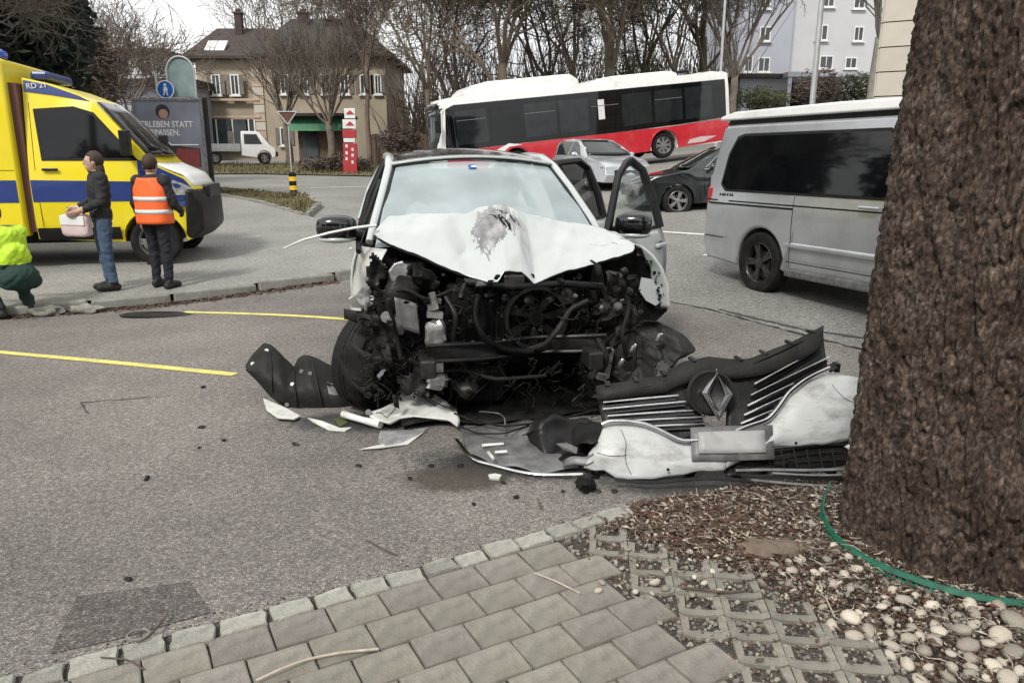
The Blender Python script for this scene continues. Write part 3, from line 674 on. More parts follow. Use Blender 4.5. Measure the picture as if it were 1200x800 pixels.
# ---- crumpled bonnet
FR = [wl(437, 274, 1.02), wl(450, 283, .93), wl(470, 291, .84), wl(500, 303, .70), wl(545, 322, .54), wl(572, 331, .47), wl(583, 331, .46), wl(591, 319, .475), wl(611, 318, .475), wl(626, 331, .46), wl(650, 323, .5), wl(682, 313, .56), wl(715, 303, .65), wl(742, 294, .74)]
RE = [wl(441, 268, 1.06), wl(446, 262, 1.1), wl(455, 254, 1.14), wl(490, 250, 1.12), wl(530, 251, 1.05), wl(556, 249, 1.0), wl(574, 247, .98), wl(590, 246, .98), wl(606, 247, .98), wl(624, 251, 1.0), wl(650, 258, 1.06), wl(690, 264, 1.1), wl(722, 272, 1.08), wl(745, 287, .9)]
def pl(P, t):
    k = t*(len(P)-1); i = min(int(k), len(P)-2); return P[i].lerp(P[i+1], k-i)
CREASE = [(.02, .47, -.12, 1.0, .012, .06), (.17, .46, .22, .98, -.014, .05), (-.30, .62, -.12, .92, -.02, .04), (-.5, .75, -.25, 1.05, .016, .05), (.30, .52, .55, 1.02, .018, .06), (.5, .6, .28, .9, -.014, .04), (-.2, .8, .2, .86, .014, .03)]
def hood(u, v):
    p = pl(FR, u).lerp(pl(RE, u), v)
    x = p.x; s = math.sin(v*math.pi)
    p.z += .03*s*(1-abs(u-.5)*1.6)                                             # arch of the sheet
    p.z += .05*math.exp(-((x-.01)/.14)**4)*math.sin(min(1, v*1.15)*math.pi*.8)  # buckled ridge
    p.z -= .045*math.exp(-((x+.19)/.07)**2)*s - .02*math.exp(-((x+.33)/.06)**2)*s
    p.z -= .035*math.exp(-((x-.2)/.07)**2)*s
    p.z += .024*noise.noise(Vector((x*4.5, p.y*5, 0)))*s+.008*noise.noise(Vector((x*9, p.y*8, 3)))+.005*noise.noise(Vector((x*19, p.y*16, 5)))
    p.y += .02*noise.noise(Vector((x*5, v*3, 9)))*s
    for ax_, ay_, bx_, by_, am, wd_ in CREASE:
        ex, ey = bx_-ax_, by_-ay_; L2 = ex*ex+ey*ey; t = ((x-ax_)*ex+(p.y-ay_)*ey)/L2; dd = abs((x-ax_)*ey-(p.y-ay_)*ex)/math.sqrt(L2)
        p.z += am*math.exp(-dd/wd_)*max(0, min(1, (t+.15)/.3))*max(0, min(1, (1.15-t)/.3))
    return p
mb = MB(); mb.grid(hood, 180, 64)
for i, f in enumerate(mb.f):
    c_ = sum((Vector(mb.v[k]) for k in f), Vector())/4; u = (i % 180)/180; v = (i//180)/64
    n_ = noise.noise(Vector((c_.x*9, c_.y*7, 1)))*.5+noise.noise(Vector((c_.x*30, c_.y*9, 2)))*.45+noise.noise(Vector((c_.x*90, c_.y*30, 2)))*.35
    if math.exp(-((c_.x+.03-.1*(v-.6))/.2)**2)*math.exp(-((v-.62)/.45)**2)+n_*.55 > .6: mb.m[i] = 1
hd = part(mb, 'bonnet', ['car_white', 'scratched'], smooth=75, solid=.004)
mb = MB(); mb.grid(lambda u, v: hood(u, v*.5)+Vector((0, .02+.012*v, -.016-.03*v)), 40, 5); part(mb, 'bonnet_liner', 'plastic_black', hd, smooth=60, solid=.006)
for q in range(9):   # dark gouges on the fold
    random.seed(40+q); u0, v0 = random.uniform(.45, .58), random.uniform(.62, .95)
    P = [hood(min(1, u0+.012*k+random.uniform(-.012, .012)), max(.3, v0-.05*k*random.uniform(.6, 1.3)))+Vector((0, -.001, .002)) for k in range(5)]
    mb = MB(); mb.tube(P, [.002, .007, .005, .008, .002], 5, sq=.5); part(mb, 'gouge', 'bay_black', hd, smooth=60)
# white trim strip sticking out to the left
mb = MB(); mb.tube([wl(440, 264, 1.0), wl(415, 267, .95), wl(385, 273, .9), wl(355, 281, .86), wl(332, 291, .83)], [.02, .017, .016, .014, .009], 8, sq=.5); part(mb, 'fender_trim', 'plastic_white', smooth=60)
# ---- engine bay: inner walls
for s in (-1, 1):
    mb = MB(); mb.grid(lambda u, v: (s*(.60+.05*math.sin(u*7+v*3)), .55+.55*u, .3+.65*v+.03*math.sin(u*9)), 8, 8); part(mb, 'inner_wing', 'bay_black', smooth=60, solid=.01)
    mb = MB(); mb.lathe([(.0, .09), (.1, .09), (.12, .05), (.14, 0)], (s*.56, .95, .86), (0, 0, 1), 18); part(mb, 'strut_tower', 'steel_dark', smooth=50)
    mb = MB(); mb.box((s*.5, .65, .42), (.09, .8, .11)); part(mb, 'chassis_rail', 'steel_dark', bevel=.012)
mb = MB(); mb.grid(lambda u, v: ((u*2-1)*.66, .40+.75*v+.03*math.sin(u*9), .035+.11*v+.03*noise.noise(Vector((u*4, v*4, 0)))), 14, 6); part(mb, 'undertray', 'bay_black', smooth=60, solid=.01)
# engine
mb = MB(); mb.box((.05, .85, .55), (.62, .36, .5)); mb.box((.05, .84, .83), (.5, .3, .08)); part(mb, 'engine_block', 'bay_black', bevel=.03)
mb = MB()
for k in range(6): mb.box((-.15+k*.08, .66, .72), (.025, .03, .2))
part(mb, 'engine_ribs', 'steel_dark', bevel=.006)
# fan shroud, radiator frame
def ring(c, r, t, y, n=28, h=.06): mb = MB(); mb.lathe([(r-t, -h/2), (r, -h/2), (r, h/2), (r-t, h/2)], (c[0], y, c[1]), (0, 1, 0), n, closed=True); return mb
fc = wl(628, 372, .5); part(ring((fc.x, fc.z), .2, .022, .5), 'fan_shroud', 'plastic_black', smooth=50)
mb = MB()
for k in range(7):
    a = k*2*math.pi/7; mb.extr([(fc.x+math.cos(a+o_)*r_, .5, fc.z+math.sin(a+o_)*r_) for r_, o_ in ((.045, -.2), (.18, -.05), (.18, .3), (.045, .35))], (0, .012, 0))
mb.lathe([(.05, -.02), (.05, .03)], (fc.x, .5, fc.z), (0, 1, 0), 16); part(mb, 'fan', 'bay_black', smooth=30)
mb = MB()
for k in range(20): mb.box((fc.x-.3+k*.034, .57, .62), (.014, .02, .42), rot=(0, random.uniform(-.05, .05), 0))
mb.box((fc.x, .585, .62), (.7, .02, .44)); part(mb, 'radiator', 'bay_black')
# crash beam with ribs, bent
mb = MB()
def beam(x): return Vector((x, .34+.16*math.exp(-((x-.15)/.25)**2)+.06*x, .50-.03*math.exp(-((x-.1)/.3)**2)))
for dz in (-.045, .05): mb.tube([beam(-.5+k*.1)+Vector((0, 0, dz)) for k in range(12)], .012, 6)
mb.grid(lambda u, v: beam(-.5+1.1*u)+Vector((0, .012+.012*math.sin(u*17+v*5), -.05+.11*v)), 30, 4); part(mb, 'crash_beam', 'plastic_black', smooth=50)
mb = MB(); mb.tube([wl(540, 350, .45), wl(545, 330, .5), wl(600, 336, .48), wl(660, 332, .5), wl(705, 335, .5), wl(712, 352, .48)], .022, 8); part(mb, 'lock_carrier', 'plastic_black', smooth=60)
mb = MB(); mb.box(wl(602, 330, .5), (.13, .06, .09)); part(mb, 'bonnet_latch', 'steel_dark', bevel=.01)
# hoses
for q, (P, r_, m_) in enumerate([([(690, 352), (668, 362), (655, 385), (640, 403), (618, 410)], .017, 'plastic_matte'), ([(560, 345), (556, 370), (565, 395), (590, 410), (625, 412)], .02, 'bay_black'), ([(520, 345), (535, 370), (530, 400), (545, 430)], .016, 'plastic_black'), ([(700, 395), (712, 420), (700, 445), (708, 465)], .02, 'plastic_matte'), ([(480, 420), (505, 438), (540, 432), (580, 445), (640, 440)], .012, 'rubber'), ([(455, 350), (462, 385), (470, 420)], .014, 'rubber'), ([(430, 330), (450, 345), (475, 338), (500, 352), (530, 340)], .01, 'rubber'), ([(730, 330), (738, 360), (728, 392), (735, 420)], .013, 'rubber')]):
    mb = MB(); P3 = [wl(px, py, .40+.05*math.sin(i*2+q)) for i, (px, py) in enumerate(P)]
    PP = []
    for i in range(len(P3)-1):
        for k in range(4): PP.append(P3[i].lerp(P3[i+1], k/4))
    PP.append(P3[-1]); PP = [PP[0]]+[(PP[i-1]+PP[i]*2+PP[i+1])/4 for i in range(1, len(PP)-1)]+[PP[-1]]
    mb.tube(PP, [r_*(1+.12*(i % 2)) for i in range(len(PP))], 8); part(mb, 'hose', m_, smooth=60)
# aluminium bracket / compressor hanging at left centre
random.seed(9)
mb = MB()
c0 = wl(510, 392, .36)
mb.ell(c0, (.065, .05, .095), 14, 12, fn=lambda d: (abs(d.x)**4+abs(d.y)**4+abs(d.z)**4)**(-.25)*(.9+.2*noise.noise(d*4)))
mb.box(c0+Vector((.0, 0, .12)), (.09, .06, .035), (0, .15, 0)); mb.box(c0+Vector((-.01, 0, .165)), (.06, .05, .03), (0, -.2, 0)); mb.tube([c0+Vector((0, -.01, .18)), c0+Vector((-.015, -.01, .25))], .02, 8)
part(mb, 'compressor', 'alu', smooth=35)
mb = MB(); mb.ell(wl(512, 446, .35), (.07, .05, .055), 14, 10, (0, .12, 0), fn=lambda d: (abs(d.x)**4+abs(d.y)**4+abs(d.z)**4)**(-.25)*(.85+.35*noise.noise(d*3+Vector((2, 0, 0))))); mb.box(wl(514, 428, .36), (.05, .05, .07)); part(mb, 'mounting_bracket', 'alu', smooth=35)
mb = MB(); mb.lathe([(.02, 0), (.032, .005), (.036, .02), (.03, .03), (.0, .03)], wl(453, 371, .42), (0, -1, 0), 16); part(mb, 'tow_socket', 'alu', smooth=50)
# left headlamp remains
mb = MB(); c1 = wl(470, 345, .45); mb.ell(c1, (.1, .06, .11), 16, 12, (0, .3, .2), fn=lambda d: 1+.35*noise.noise(d*3)); part(mb, 'headlamp_housing', 'plastic_black', smooth=45)
mb = MB(); mb.grid(lambda u, v: wl(462+26*u+4*v, 348+36*v+8*u, .37)+Vector((0, .02*math.sin(u*3), 0)), 6, 6); part(mb, 'headlamp_reflector', 'plastic_grey', smooth=30, solid=.006)
mb = MB(); mb.extr([wl(455, 318, .42), wl(462, 309, .42), wl(472, 306, .42), wl(478, 318, .42), wl(470, 338, .42), wl(463, 343, .42)], (0, .03, 0)); part(mb, 'torn_bracket', 'alu', bevel=.006)
mb = MB(); mb.extr([wl(412, 360, .5), wl(408, 350, .5), wl(418, 344, .5), wl(428, 338, .5), wl(436, 342, .5), wl(430, 352, .5), wl(438, 356, .5), wl(428, 362, .5)], (0, .04, 0)); part(mb, 'torn_bracket', 'alu', bevel=.004)
# right headlamp remains
mb = MB(); c1 = wl(712, 365, .5); mb.ell(c1, (.1, .07, .08), 16, 12, (0, -.3, .2), fn=lambda d: 1+.45*noise.noise(d*3+Vector((5, 1, 2)))); part(mb, 'headlamp_housing', 'plastic_matte', smooth=35)
for q, (px, py, r_) in enumerate([(706, 362, .03), (722, 358, .028), (735, 340, .025), (730, 318, .022), (743, 330, .03)]):
    mb = MB(); mb.lathe([(r_*.6, 0), (r_, .01), (r_, .03), (r_*.5, .04), (0, .04)], wl(px, py, .44), (.3*math.sin(q), -1, .3*math.cos(q*2)), 14); part(mb, 'lamp_socket', ('steel_dark', 'plastic_grey', 'steel_dark', 'plastic_black', 'plastic_black')[q], smooth=50)
mb = MB(); mb.box(wl(712, 425, .42), (.045, .05, .2), (.1, .1, 0)); mb.box(wl(704, 440, .4), (.07, .06, .05), (0, .3, 0)); part(mb, 'bumper_stay', 'alu', bevel=.01)
# washer bottle, battery tray, fuse box, dark lumps
for nm, px, py, ly, d, m_ in (('battery', 545, 350, .75, (.22, .18, .17), 'plastic_black'), ('fuse_box', 690, 345, .72, (.16, .2, .12), 'plastic_matte'), ('air_filter', 640, 338, .75, (.3, .22, .1), 'plastic_black'), ('gearbox', 560, 445, .7, (.3, .25, .22), 'bay_black'), ('washer_bottle', 735, 405, .6, (.12, .2, .2), 'plastic_grey')):
    mb = MB(); mb.box(wl(px, py, ly), d, (.05, .08, .1)); part(mb, nm, m_, bevel=.02)
# loose clutter: hundreds of small broken bits and wires wedged through the bay
random.seed(77); mb = MB()
for k in range(420):
    px, py = random.uniform(428, 752), random.uniform(322, 470)
    if 545 < px < 690 and py > 418: continue
    p = wl(px, py, random.uniform(.36, .8)); s = random.uniform(.008, .035)
    mi = random.choices((0, 1, 2, 3), (7, 4, .5, .35))[0]
    if k % 3: mb.extr([p+Vector((math.cos(a_)*s*random.uniform(.4, 1.3), random.uniform(-.3, .3)*s, math.sin(a_)*s*random.uniform(.4, 1.3))) for a_ in (0, 1.1, 2.4, 3.6, 5.0)], (random.uniform(-.3, .3)*s, .004, random.uniform(-.2, .2)*s), mi)
    else: mb.ell(p, (s*.7, s*.5, s*random.uniform(.4, .9)), 7, 5, (random.random()*3, random.random()*3, 0), mi, fn=lambda d: 1+.4*noise.noise(d*2+p*9))
for k in range(150):
    px, py = random.uniform(425, 750), random.uniform(355, 465); p = wl(px, py, random.uniform(.38, .6)); P = [p]
    for i in range(7): p = p+Vector((random.uniform(-.05, .05), random.uniform(-.02, .02), random.uniform(-.055, .04))); P.append(p)
    mb.tube(P, random.uniform(.0025, .006), 5, mi=random.choice((0, 0, 0, 1)))
o = part(mb, 'broken_clutter', ['bay_black', 'plastic_matte', 'plastic_grey', 'alu']); o['kind'] = 'stuff'
for k, (px, py, w_, h_, m_) in enumerate([(440, 318, 34, 40, 'plastic_black'), (500, 330, 40, 30, 'bay_black'), (452, 395, 40, 50, 'plastic_black'), (485, 445, 44, 40, 'plastic_matte'), (722, 330, 30, 44, 'plastic_black'), (738, 372, 28, 34, 'plastic_matte'), (690, 420, 36, 40, 'bay_black'), (530, 410, 30, 50, 'bay_black'), (545, 455, 40, 30, 'plastic_black'), (655, 345, 50, 24, 'bay_black'), (590, 345, 50, 26, 'bay_black'), (470, 372, 26, 40, 'plastic_grey'), (705, 455, 30, 26, 'plastic_matte'), (428, 345, 20, 40, 'plastic_grey')]):
    sd_ = Vector((k*2.7, k*1.3, 0))
    def crum(u, v):
        p = wl(px-w_/2+w_*u, py-h_/2+h_*v, .46+.02*(k % 4)); n1 = noise.noise(p*11+sd_); return p+Vector((.03*noise.noise(p*8+sd_), .07*n1+.02*noise.noise(p*30+sd_), .03*noise.noise(p*9-sd_)))
    mb = MB(); mb.grid(crum, 14, 14)
    for i in range(len(mb.f)-1, -1, -1):
        c_ = sum((Vector(mb.v[q]) for q in mb.f[i]), Vector())/4; u_, v_ = (i % 14)/13-.5, (i//14)/13-.5
        if (u_*u_+v_*v_)*3.2+.55*noise.noise(c_*16+sd_) > .55: del mb.f[i]; del mb.m[i]
    part(mb, 'crumpled_sheet', m_, smooth=50, solid=.005)
# ---- wheels
def wheel(c, r, w_, rz, rim, par, name='wheel', spokes=5, camber=0, side=-1):
    e = bpy.data.objects.new(name, None); C.objects.link(e); e.parent = par; e.location = c; e.rotation_euler = (0, camber, rz)
    h = w_/2; mb = MB()
    mb.lathe([(r*.66, -h*.8), (r*.8, -h), (r*.94, -h*.92), (r, -h*.62), (r, -h*.2), (r*.985, -h*.17), (r*.985, -h*.1), (r, -h*.07), (r, h*.07), (r*.985, h*.1), (r*.985, h*.17), (r, h*.2), (r, h*.62), (r*.94, h*.92), (r*.8, h), (r*.66, h*.8)], (0, 0, 0), (1, 0, 0), 40, closed=True)
    mb.build('tyre', 'rubber', e, smooth=40)
    mb = MB(); mb.lathe([(r*.67, side*h*.75), (r*.64, side*h*.82), (r*.61, side*h*.7), (r*.58, side*h*.1)], (0, 0, 0), (1, 0, 0), 40, closed=True)
    f = side
    for k in range(spokes):
        for dd in (-.13, .13):
            a = k*2*math.pi/spokes+dd; b_ = k*2*math.pi/spokes+dd*.5
            d1 = Vector((0, math.cos(a), math.sin(a))); d0 = Vector((0, math.cos(b_), math.sin(b_))); t_ = Vector((0, -math.sin(a), math.cos(a)))*r*.055
            mb.extr([d0*r*.1-t_+Vector((f*h*.62, 0, 0)), d1*r*.62-t_+Vector((f*h*.66, 0, 0)), d1*r*.62+t_+Vector((f*h*.66, 0, 0)), d0*r*.1+t_+Vector((f*h*.62, 0, 0))], (-f*.03, 0, 0))
    mb.lathe([(r*.17, f*h*.5), (r*.17, f*h*.68), (r*.1, f*h*.75), (0, f*h*.75)], (0, 0, 0), (1, 0, 0), 18)
    mb.build('rim', rim, e, smooth=35)
    mb = MB(); mb.lathe([(r*.4, 0), (r*.4, f*h*.3), (0, f*h*.3)], (0, 0, 0), (1, 0, 0), 20); mb.build('brake_disc', 'steel_dark', e, smooth=35)
    return e
wheel((-.80, .93, .325), .33, .22, R(-38), 'rim_grey', car, camber=.12, side=-1)
wheel((.84, .74, .33), .33, .22, R(-22), 'rim_black', car, camber=-.1, side=1)
wheel((-.80, 3.68, .33), .33, .21, 0, 'rim_grey', car, side=-1)
wheel((.80, 3.68, .33), .33, .21, 0, 'rim_grey', car, side=1)
# black arch liner wrapped in front of the left wheel
random.seed(6)
def linerL(u, v):
    p = pl([wl(392, 372, .75), wl(400, 362, .62), wl(425, 365, .5), wl(452, 372, .47)], u).lerp(pl([wl(390, 400, .75), wl(402, 440, .6), wl(432, 470, .5), wl(468, 478, .46)], u), v)
    return p+Vector((0, .05*noise.noise(p*6), .02*noise.noise(p*9)))
mb = MB(); mb.grid(linerL, 16, 14)
for i in range(len(mb.f)-1, -1, -1):
    c_ = sum((Vector(mb.v[k]) for k in mb.f[i]), Vector())/4
    if noise.noise(c_*7+Vector((3, 1, 0))) > -.08 or i % 16 < 3: del mb.f[i]; del mb.m[i]
part(mb, 'torn_arch_liner', 'plastic_matte', smooth=60, solid=.006)
# black liner sheet hanging at the right
def linerR(u, v):
    A = [wl(722, 384, .45), wl(745, 374, .42), wl(770, 376, .40), wl(795, 388, .38), wl(815, 409, .36)]
    B = [wl(716, 440, .45), wl(735, 449, .38), wl(755, 448, .33), wl(778, 440, .3), wl(806, 414, .32)]
    p = pl(A, u).lerp(pl(B, u), v); return p+Vector((0, .06*math.sin(u*5)*math.sin(v*3)+.05*noise.noise(p*9)+.035*abs(noise.noise(p*17)), .02*noise.noise(p*13)))
mb = MB(); mb.grid(linerR, 40, 30)
for i in range(len(mb.f)-1, -1, -1):
    c_ = sum((Vector(mb.v[k]) for k in mb.f[i]), Vector())/4
    if noise.noise(c_*8+Vector((1, 5, 0))) > .34: del mb.f[i]; del mb.m[i]
part(mb, 'torn_arch_liner', 'plastic_matte', smooth=45, solid=.006)
for a_, b_ in ((742, 408), (728, 425), (772, 395)):
    mb = MB(); mb.ell(wl(a_, b_, .30), (.016, .012, .03), 9, 7, (.3, .5, 0), fn=lambda d: 1+.5*noise.noise(d*3+Vector((a_, 0, 0)))); part(mb, 'bolt', 'alu', smooth=35)
# right front wing: bent arch flange and torn white skin
def wingR(u, v):
    A = [wl(712, 272, 1.05), wl(738, 284, .95), wl(752, 288, .86), wl(766, 299, .8), wl(777, 315, .76), wl(784, 336, .74), wl(785, 362, .74)]
    p = pl(A, u); return p+Vector((-.07*v*(1-.2*u), .14*v, -.015*v+.012*math.sin(u*22)*v))
mb = MB(); mb.grid(wingR, 30, 5); part(mb, 'front_wing', 'car_white', smooth=60, solid=.005)
mb = MB(); mb.extr([wl(752, 325, .8), wl(764, 327, .8), wl(775, 336, .8), wl(782, 349, .8), wl(768, 358, .8), wl(757, 352, .8), wl(749, 340, .8)], (0, .01, 0)); part(mb, 'torn_wing_skin', 'car_white', smooth=30)
mb = MB(); random.seed(31)
for k in range(70):
    t = random.random(); p = Vector(wingR(t, .2))+Vector((random.uniform(-.05, .0), random.uniform(.0, .08), random.uniform(-.04, .0))); s = random.uniform(.005, .018); mb.box(p, (s, s, s*1.5), (random.random()*3, random.random()*3, 0), random.choice((0, 0, 1)))
o = part(mb, 'torn_foam', ['bay_black', 'plastic_grey']); o['kind'] = 'stuff'
# dark inner arch right and left so nothing shows through
for s in (-1, 1):
    mb = MB(); mb.grid(lambda u, v: (s*(.45+.42*v), 1.0+.36*math.cos(math.pi*u), .33+.40*math.sin(math.pi*u)), 16, 3); part(mb, 'inner_arch', 'bay_black', smooth=60, solid=.008)
# ================================================================== DEBRIS
def gpx(px, py, z0=0.0):
    u, v = (px-600)/867., (400-py)/867.; dz = (-SA+v*CA)/(CA+v*SA)
    return at(px, py, (z0-CAMH)/dz)
def rooted(name, label, cat, loc, group=None): return thing(name, label, cat, loc, 0, group)
def settle(root):
    for ch in root.children: ch.location = ch.location-root.location
def smooth_pl(P, n=4):
    P = [Vector(p) for p in P]; Q = []
    for i in range(len(P)-1):
        for k in range(n): Q.append(P[i].lerp(P[i+1], k/n))
    Q.append(P[-1])
    for _ in range(2): Q = [Q[0]]+[(Q[i-1]+Q[i]*2+Q[i+1])/4 for i in range(1, len(Q)-1)]+[Q[-1]]
    return Q
# ---- front bumper with grille
def YB(px, py):
    d = 3.46+(562-py)*.0026
    if px < 740: d += .0000145*(740-px)**2
    if px > 930: d += .00001*(px-930)**2
    return d
BP = lambda px, py, o=0: at(px, py, YB(px, py)+o)
bump_root = rooted('front_bumper', 'torn-off white front bumper with black grille lying between wreck and tree', 'bumper', tuple(gpx(850, 562)))
def bgrid(top, bot, nu, nv, mat, name, bul=.03, o=0, solid=.006, nz=.004, par=None):
    T = [Vector((*p, 0)) for p in top]; B = [Vector((*p, 0)) for p in bot]
    def fn(u, v):
        q = pl(T, u).lerp(pl(B, u), v); p = BP(q.x, q.y, o); p.y -= bul*math.sin(v*math.pi)+nz*noise.noise(Vector((q.x*.03, q.y*.03, 0))); p.z += nz*noise.noise(Vector((q.x*.05, q.y*.05, 4))); return p
    mb = MB(); mb.grid(fn, nu, nv); return mb.build(name, mat, par or bump_root, smooth=60, solid=solid)
bgrid([(690, 532), (700, 518), (707, 502), (716, 494), (756, 497), (776, 506), (800, 520), (824, 524), (850, 522)], [(684, 549), (696, 551), (708, 551), (722, 560), (750, 562), (778, 559), (800, 556), (824, 552), (850, 550)], 40, 14, 'bumper_white', 'bumper_skin', .028, nz=.012)
bgrid([(850, 515), (870, 508), (890, 500), (903, 493), (915, 475), (928, 459), (945, 446), (975, 438), (1022, 444)], [(850, 548), (870, 540), (890, 533), (905, 525), (930, 523), (960, 521), (990, 516), (1008, 512), (1022, 510)], 40, 14, 'bumper_white', 'bumper_skin', .045, nz=.01)
for P, nm in (([(705, 497), (714, 493), (735, 493), (756, 496), (778, 506), (800, 517), (826, 514), (850, 508)], 'chrome_strip'), ([(862, 505), (880, 498), (900, 492), (912, 478), (924, 460), (942, 446), (958, 437), (972, 431)], 'chrome_strip')):
    mb = MB(); mb.tube(smooth_pl([BP(a, b, -.035) for a, b in P]), .014, 8, sq=.8); mb.build(nm, 'chrome', bump_root, smooth=60)
# black grille backing, two halves and housing
bgrid([(698, 454), (740, 449), (780, 444), (806, 430)], [(706, 496), (756, 500), (800, 520), (830, 512)], 20, 10, 'plastic_black', 'grille_panel', -.01, .03)
bgrid([(855, 440), (890, 420), (930, 402), (964, 384)], [(850, 512), (895, 492), (930, 452), (970, 430)], 20, 10, 'plastic_black', 'grille_panel', -.01, .03)
# top cover strip with pointed right end
bgrid([(698, 452), (740, 446), (775, 440), (800, 424), (830, 418), (856, 421), (880, 420), (920, 404), (945, 392), (965, 381)], [(700, 470), (742, 464), (780, 460), (803, 450), (830, 440), (858, 444), (890, 440), (920, 430), (944, 420), (960, 410)], 40, 5, 'plastic_matte', 'grille_cover', .015, -.005)
random.seed(3)
GS = [((707, 471), (795, 463)), ((706, 479), (806, 470)), ((712, 487), (816, 480)), ((730, 493), (826, 488)), ((760, 499), (830, 496)), ((884, 450), (960, 409)), ((880, 463), (972, 418)), ((876, 475), (930, 449)), ((872, 486), (920, 464)), ((868, 496), (912, 478))]
for a, b in GS:
    mb = MB(); A, B = BP(*a, .0), BP(*b, .0); mb.tube([A, A.lerp(B, .5)+Vector((0, -.01, .004)), B], [.008, .0085, .007], 6, sq=.8); mb.build('grille_slat', 'chrome', bump_root, smooth=60)
for a, b in GS:
    mb = MB(); A, B = BP(a[0]+4, a[1]+5, .012), BP(b[0]-3, b[1]+5, .012); mb.tube([A, B], .007, 5); mb.build('grille_bar', 'plastic_gloss', bump_root, smooth=60)
# round housing and diamond emblem
hc = BP(832, 460, -.02)
nrm = Vector((-.12, -1, .32)).normalized()
mb = MB(); mb.lathe([(.0, -.02), (.10, -.02), (.118, .0), (.122, .03), (.108, .042), (.095, .03), (0, .028)], hc, nrm, 28); mb.build('emblem_housing', 'plastic_black', bump_root, smooth=45)
DM = [(838, 432), (857, 462), (841, 493), (821, 460)]; ctr = Vector((839, 462, 0))
mb = MB(); off = nrm*.05
out_ = [BP(a, b, -.03)+off for a, b in DM]; inn = [BP(ctr.x+(a-ctr.x)*.5, ctr.y+(b-ctr.y)*.62, -.03)+off for a, b in DM]
mid = [(o_+i_)/2+nrm*.018 for o_, i_ in zip(out_, inn)]
V = out_+mid+inn+[o_-nrm*.02 for o_ in out_]+[o_-nrm*.02 for o_ in inn]
F_ = []
for i in range(4):
    j = (i+1) % 4; F_ += [(i, j, 4+j, 4+i), (4+i, 4+j, 8+j, 8+i), (12+i, 12+j, j, i), (8+i, 8+j, 16+j, 16+i), (12+j, 12+i, 16+i, 16+j)]
mb.add(V, F_); mb.build('emblem', 'chrome_dark', bump_root)
# number plate (blurred in the photograph: no characters) and holder
bgrid([(818, 506), (850, 505), (896, 504)], [(819, 531), (850, 531), (898, 530)], 8, 4, 'plate_grey', 'number_plate', .0, -.05, .004, .001)
bgrid([(809, 501), (850, 499), (905, 498)], [(811, 540), (850, 540), (908, 538)], 8, 4, 'plastic_grey', 'plate_holder', .0, -.035, .008, .001)
# lower intake: mesh, lips
bgrid([(850, 548), (880, 536), (905, 526), (940, 523), (985, 518), (1012, 512)], [(850, 558), (880, 556), (905, 548), (940, 549), (985, 546), (1012, 540)], 20, 4, 'plastic_black', 'lower_intake', -.02, .03)
for k, (a, b) in enumerate([((908, 535), (1000, 527)), ((908, 543), (1000, 537)), ((905, 528), (1000, 519))]):
    mb = MB(); mb.tube([BP(*a, .0), BP(*b, .0)], .004, 5); mb.build('intake_bar', 'plastic_matte', bump_root, smooth=60)
for k in range(6):
    x = 915+k*15; mb = MB(); mb.tube([BP(x, 526, .0), BP(x+4, 548, .0)], .004, 5); mb.build('intake_bar', 'plastic_matte', bump_root, smooth=60)
for k, (P, r_, m_) in enumerate([([(862, 551), (900, 550), (950, 551), (1002, 549)], .012, 'plastic_grey'), ([(868, 557), (910, 558), (950, 560), (1006, 560)], .013, 'plastic_black'), ([(905, 554), (950, 557), (1000, 556)], .008, 'plastic_grey'), ([(880, 562), (920, 566), (960, 569), (1004, 569)], .011, 'plastic_grey'), ([(720, 561), (760, 566), (820, 560), (870, 562)], .012, 'plastic_black')]):
    mb = MB(); mb.tube(smooth_pl([BP(*q, -.06-.01*k) for q in P]), r_, 7, sq=.6); mb.build('lower_lip', m_, bump_root, smooth=60)
mb = MB(); mb.extr([BP(990, 524, -.03), BP(1016, 508, -.02), BP(1016, 530, -.02), BP(1000, 534, -.03)], (0, .02, 0)); mb.build('fog_lamp_frame', 'chrome', bump_root, bevel=.006)
for q in ((783, 550), (933, 519)):
    mb = MB(); mb.ell(BP(*q, -.045), (.008, .006, .008), 10, 6); mb.build('sensor_hole', 'bay_black', bump_root, smooth=60)
for k, P in enumerate([[(728, 503), (735, 520), (731, 538), (740, 556)], [(975, 450), (990, 468), (1005, 472)], [(700, 530), (715, 535), (735, 533)]]):
    mb = MB(); mb.tube(smooth_pl([BP(a_, b_, -.034 if a_ < 900 else -.048) for a_, b_ in P], 3), .0013, 5); mb.build('crack_line', 'bay_black', bump_root, smooth=60)
mb = MB(); random.seed(13)   # torn black crash foam and brackets behind and below
for k in range(50):
    p = BP(random.uniform(690, 1000), random.uniform(515, 565), random.uniform(.03, .16)); s = random.uniform(.015, .04); mb.box(p, (s*2, s, s), (random.random()*3, random.random(), random.random()*3), random.choice((0, 0, 1)))
o = mb.build('crash_foam', ['bay_black', 'plastic_matte'], bump_root); o['kind'] = 'stuff'
mb = MB(); mb.tube([BP(972, 427, -.02), BP(977, 434, -.02)], [.02, .026], 8); mb.box(BP(980, 430, 0), (.03, .05, .05)); mb.build('end_clip', 'plastic_black', bump_root, bevel=.006)
for k, (a_, b_) in enumerate([(712, 450), (745, 445), (778, 438), (812, 421), (866, 420), (895, 413), (925, 401), (950, 389)]):
    mb = MB(); mb.box(BP(a_, b_, 0), (.03, .05, .016), (.3, .2*(k % 3), .2*k)); mb.build('mounting_tab', 'plastic_black', bump_root, bevel=.004)
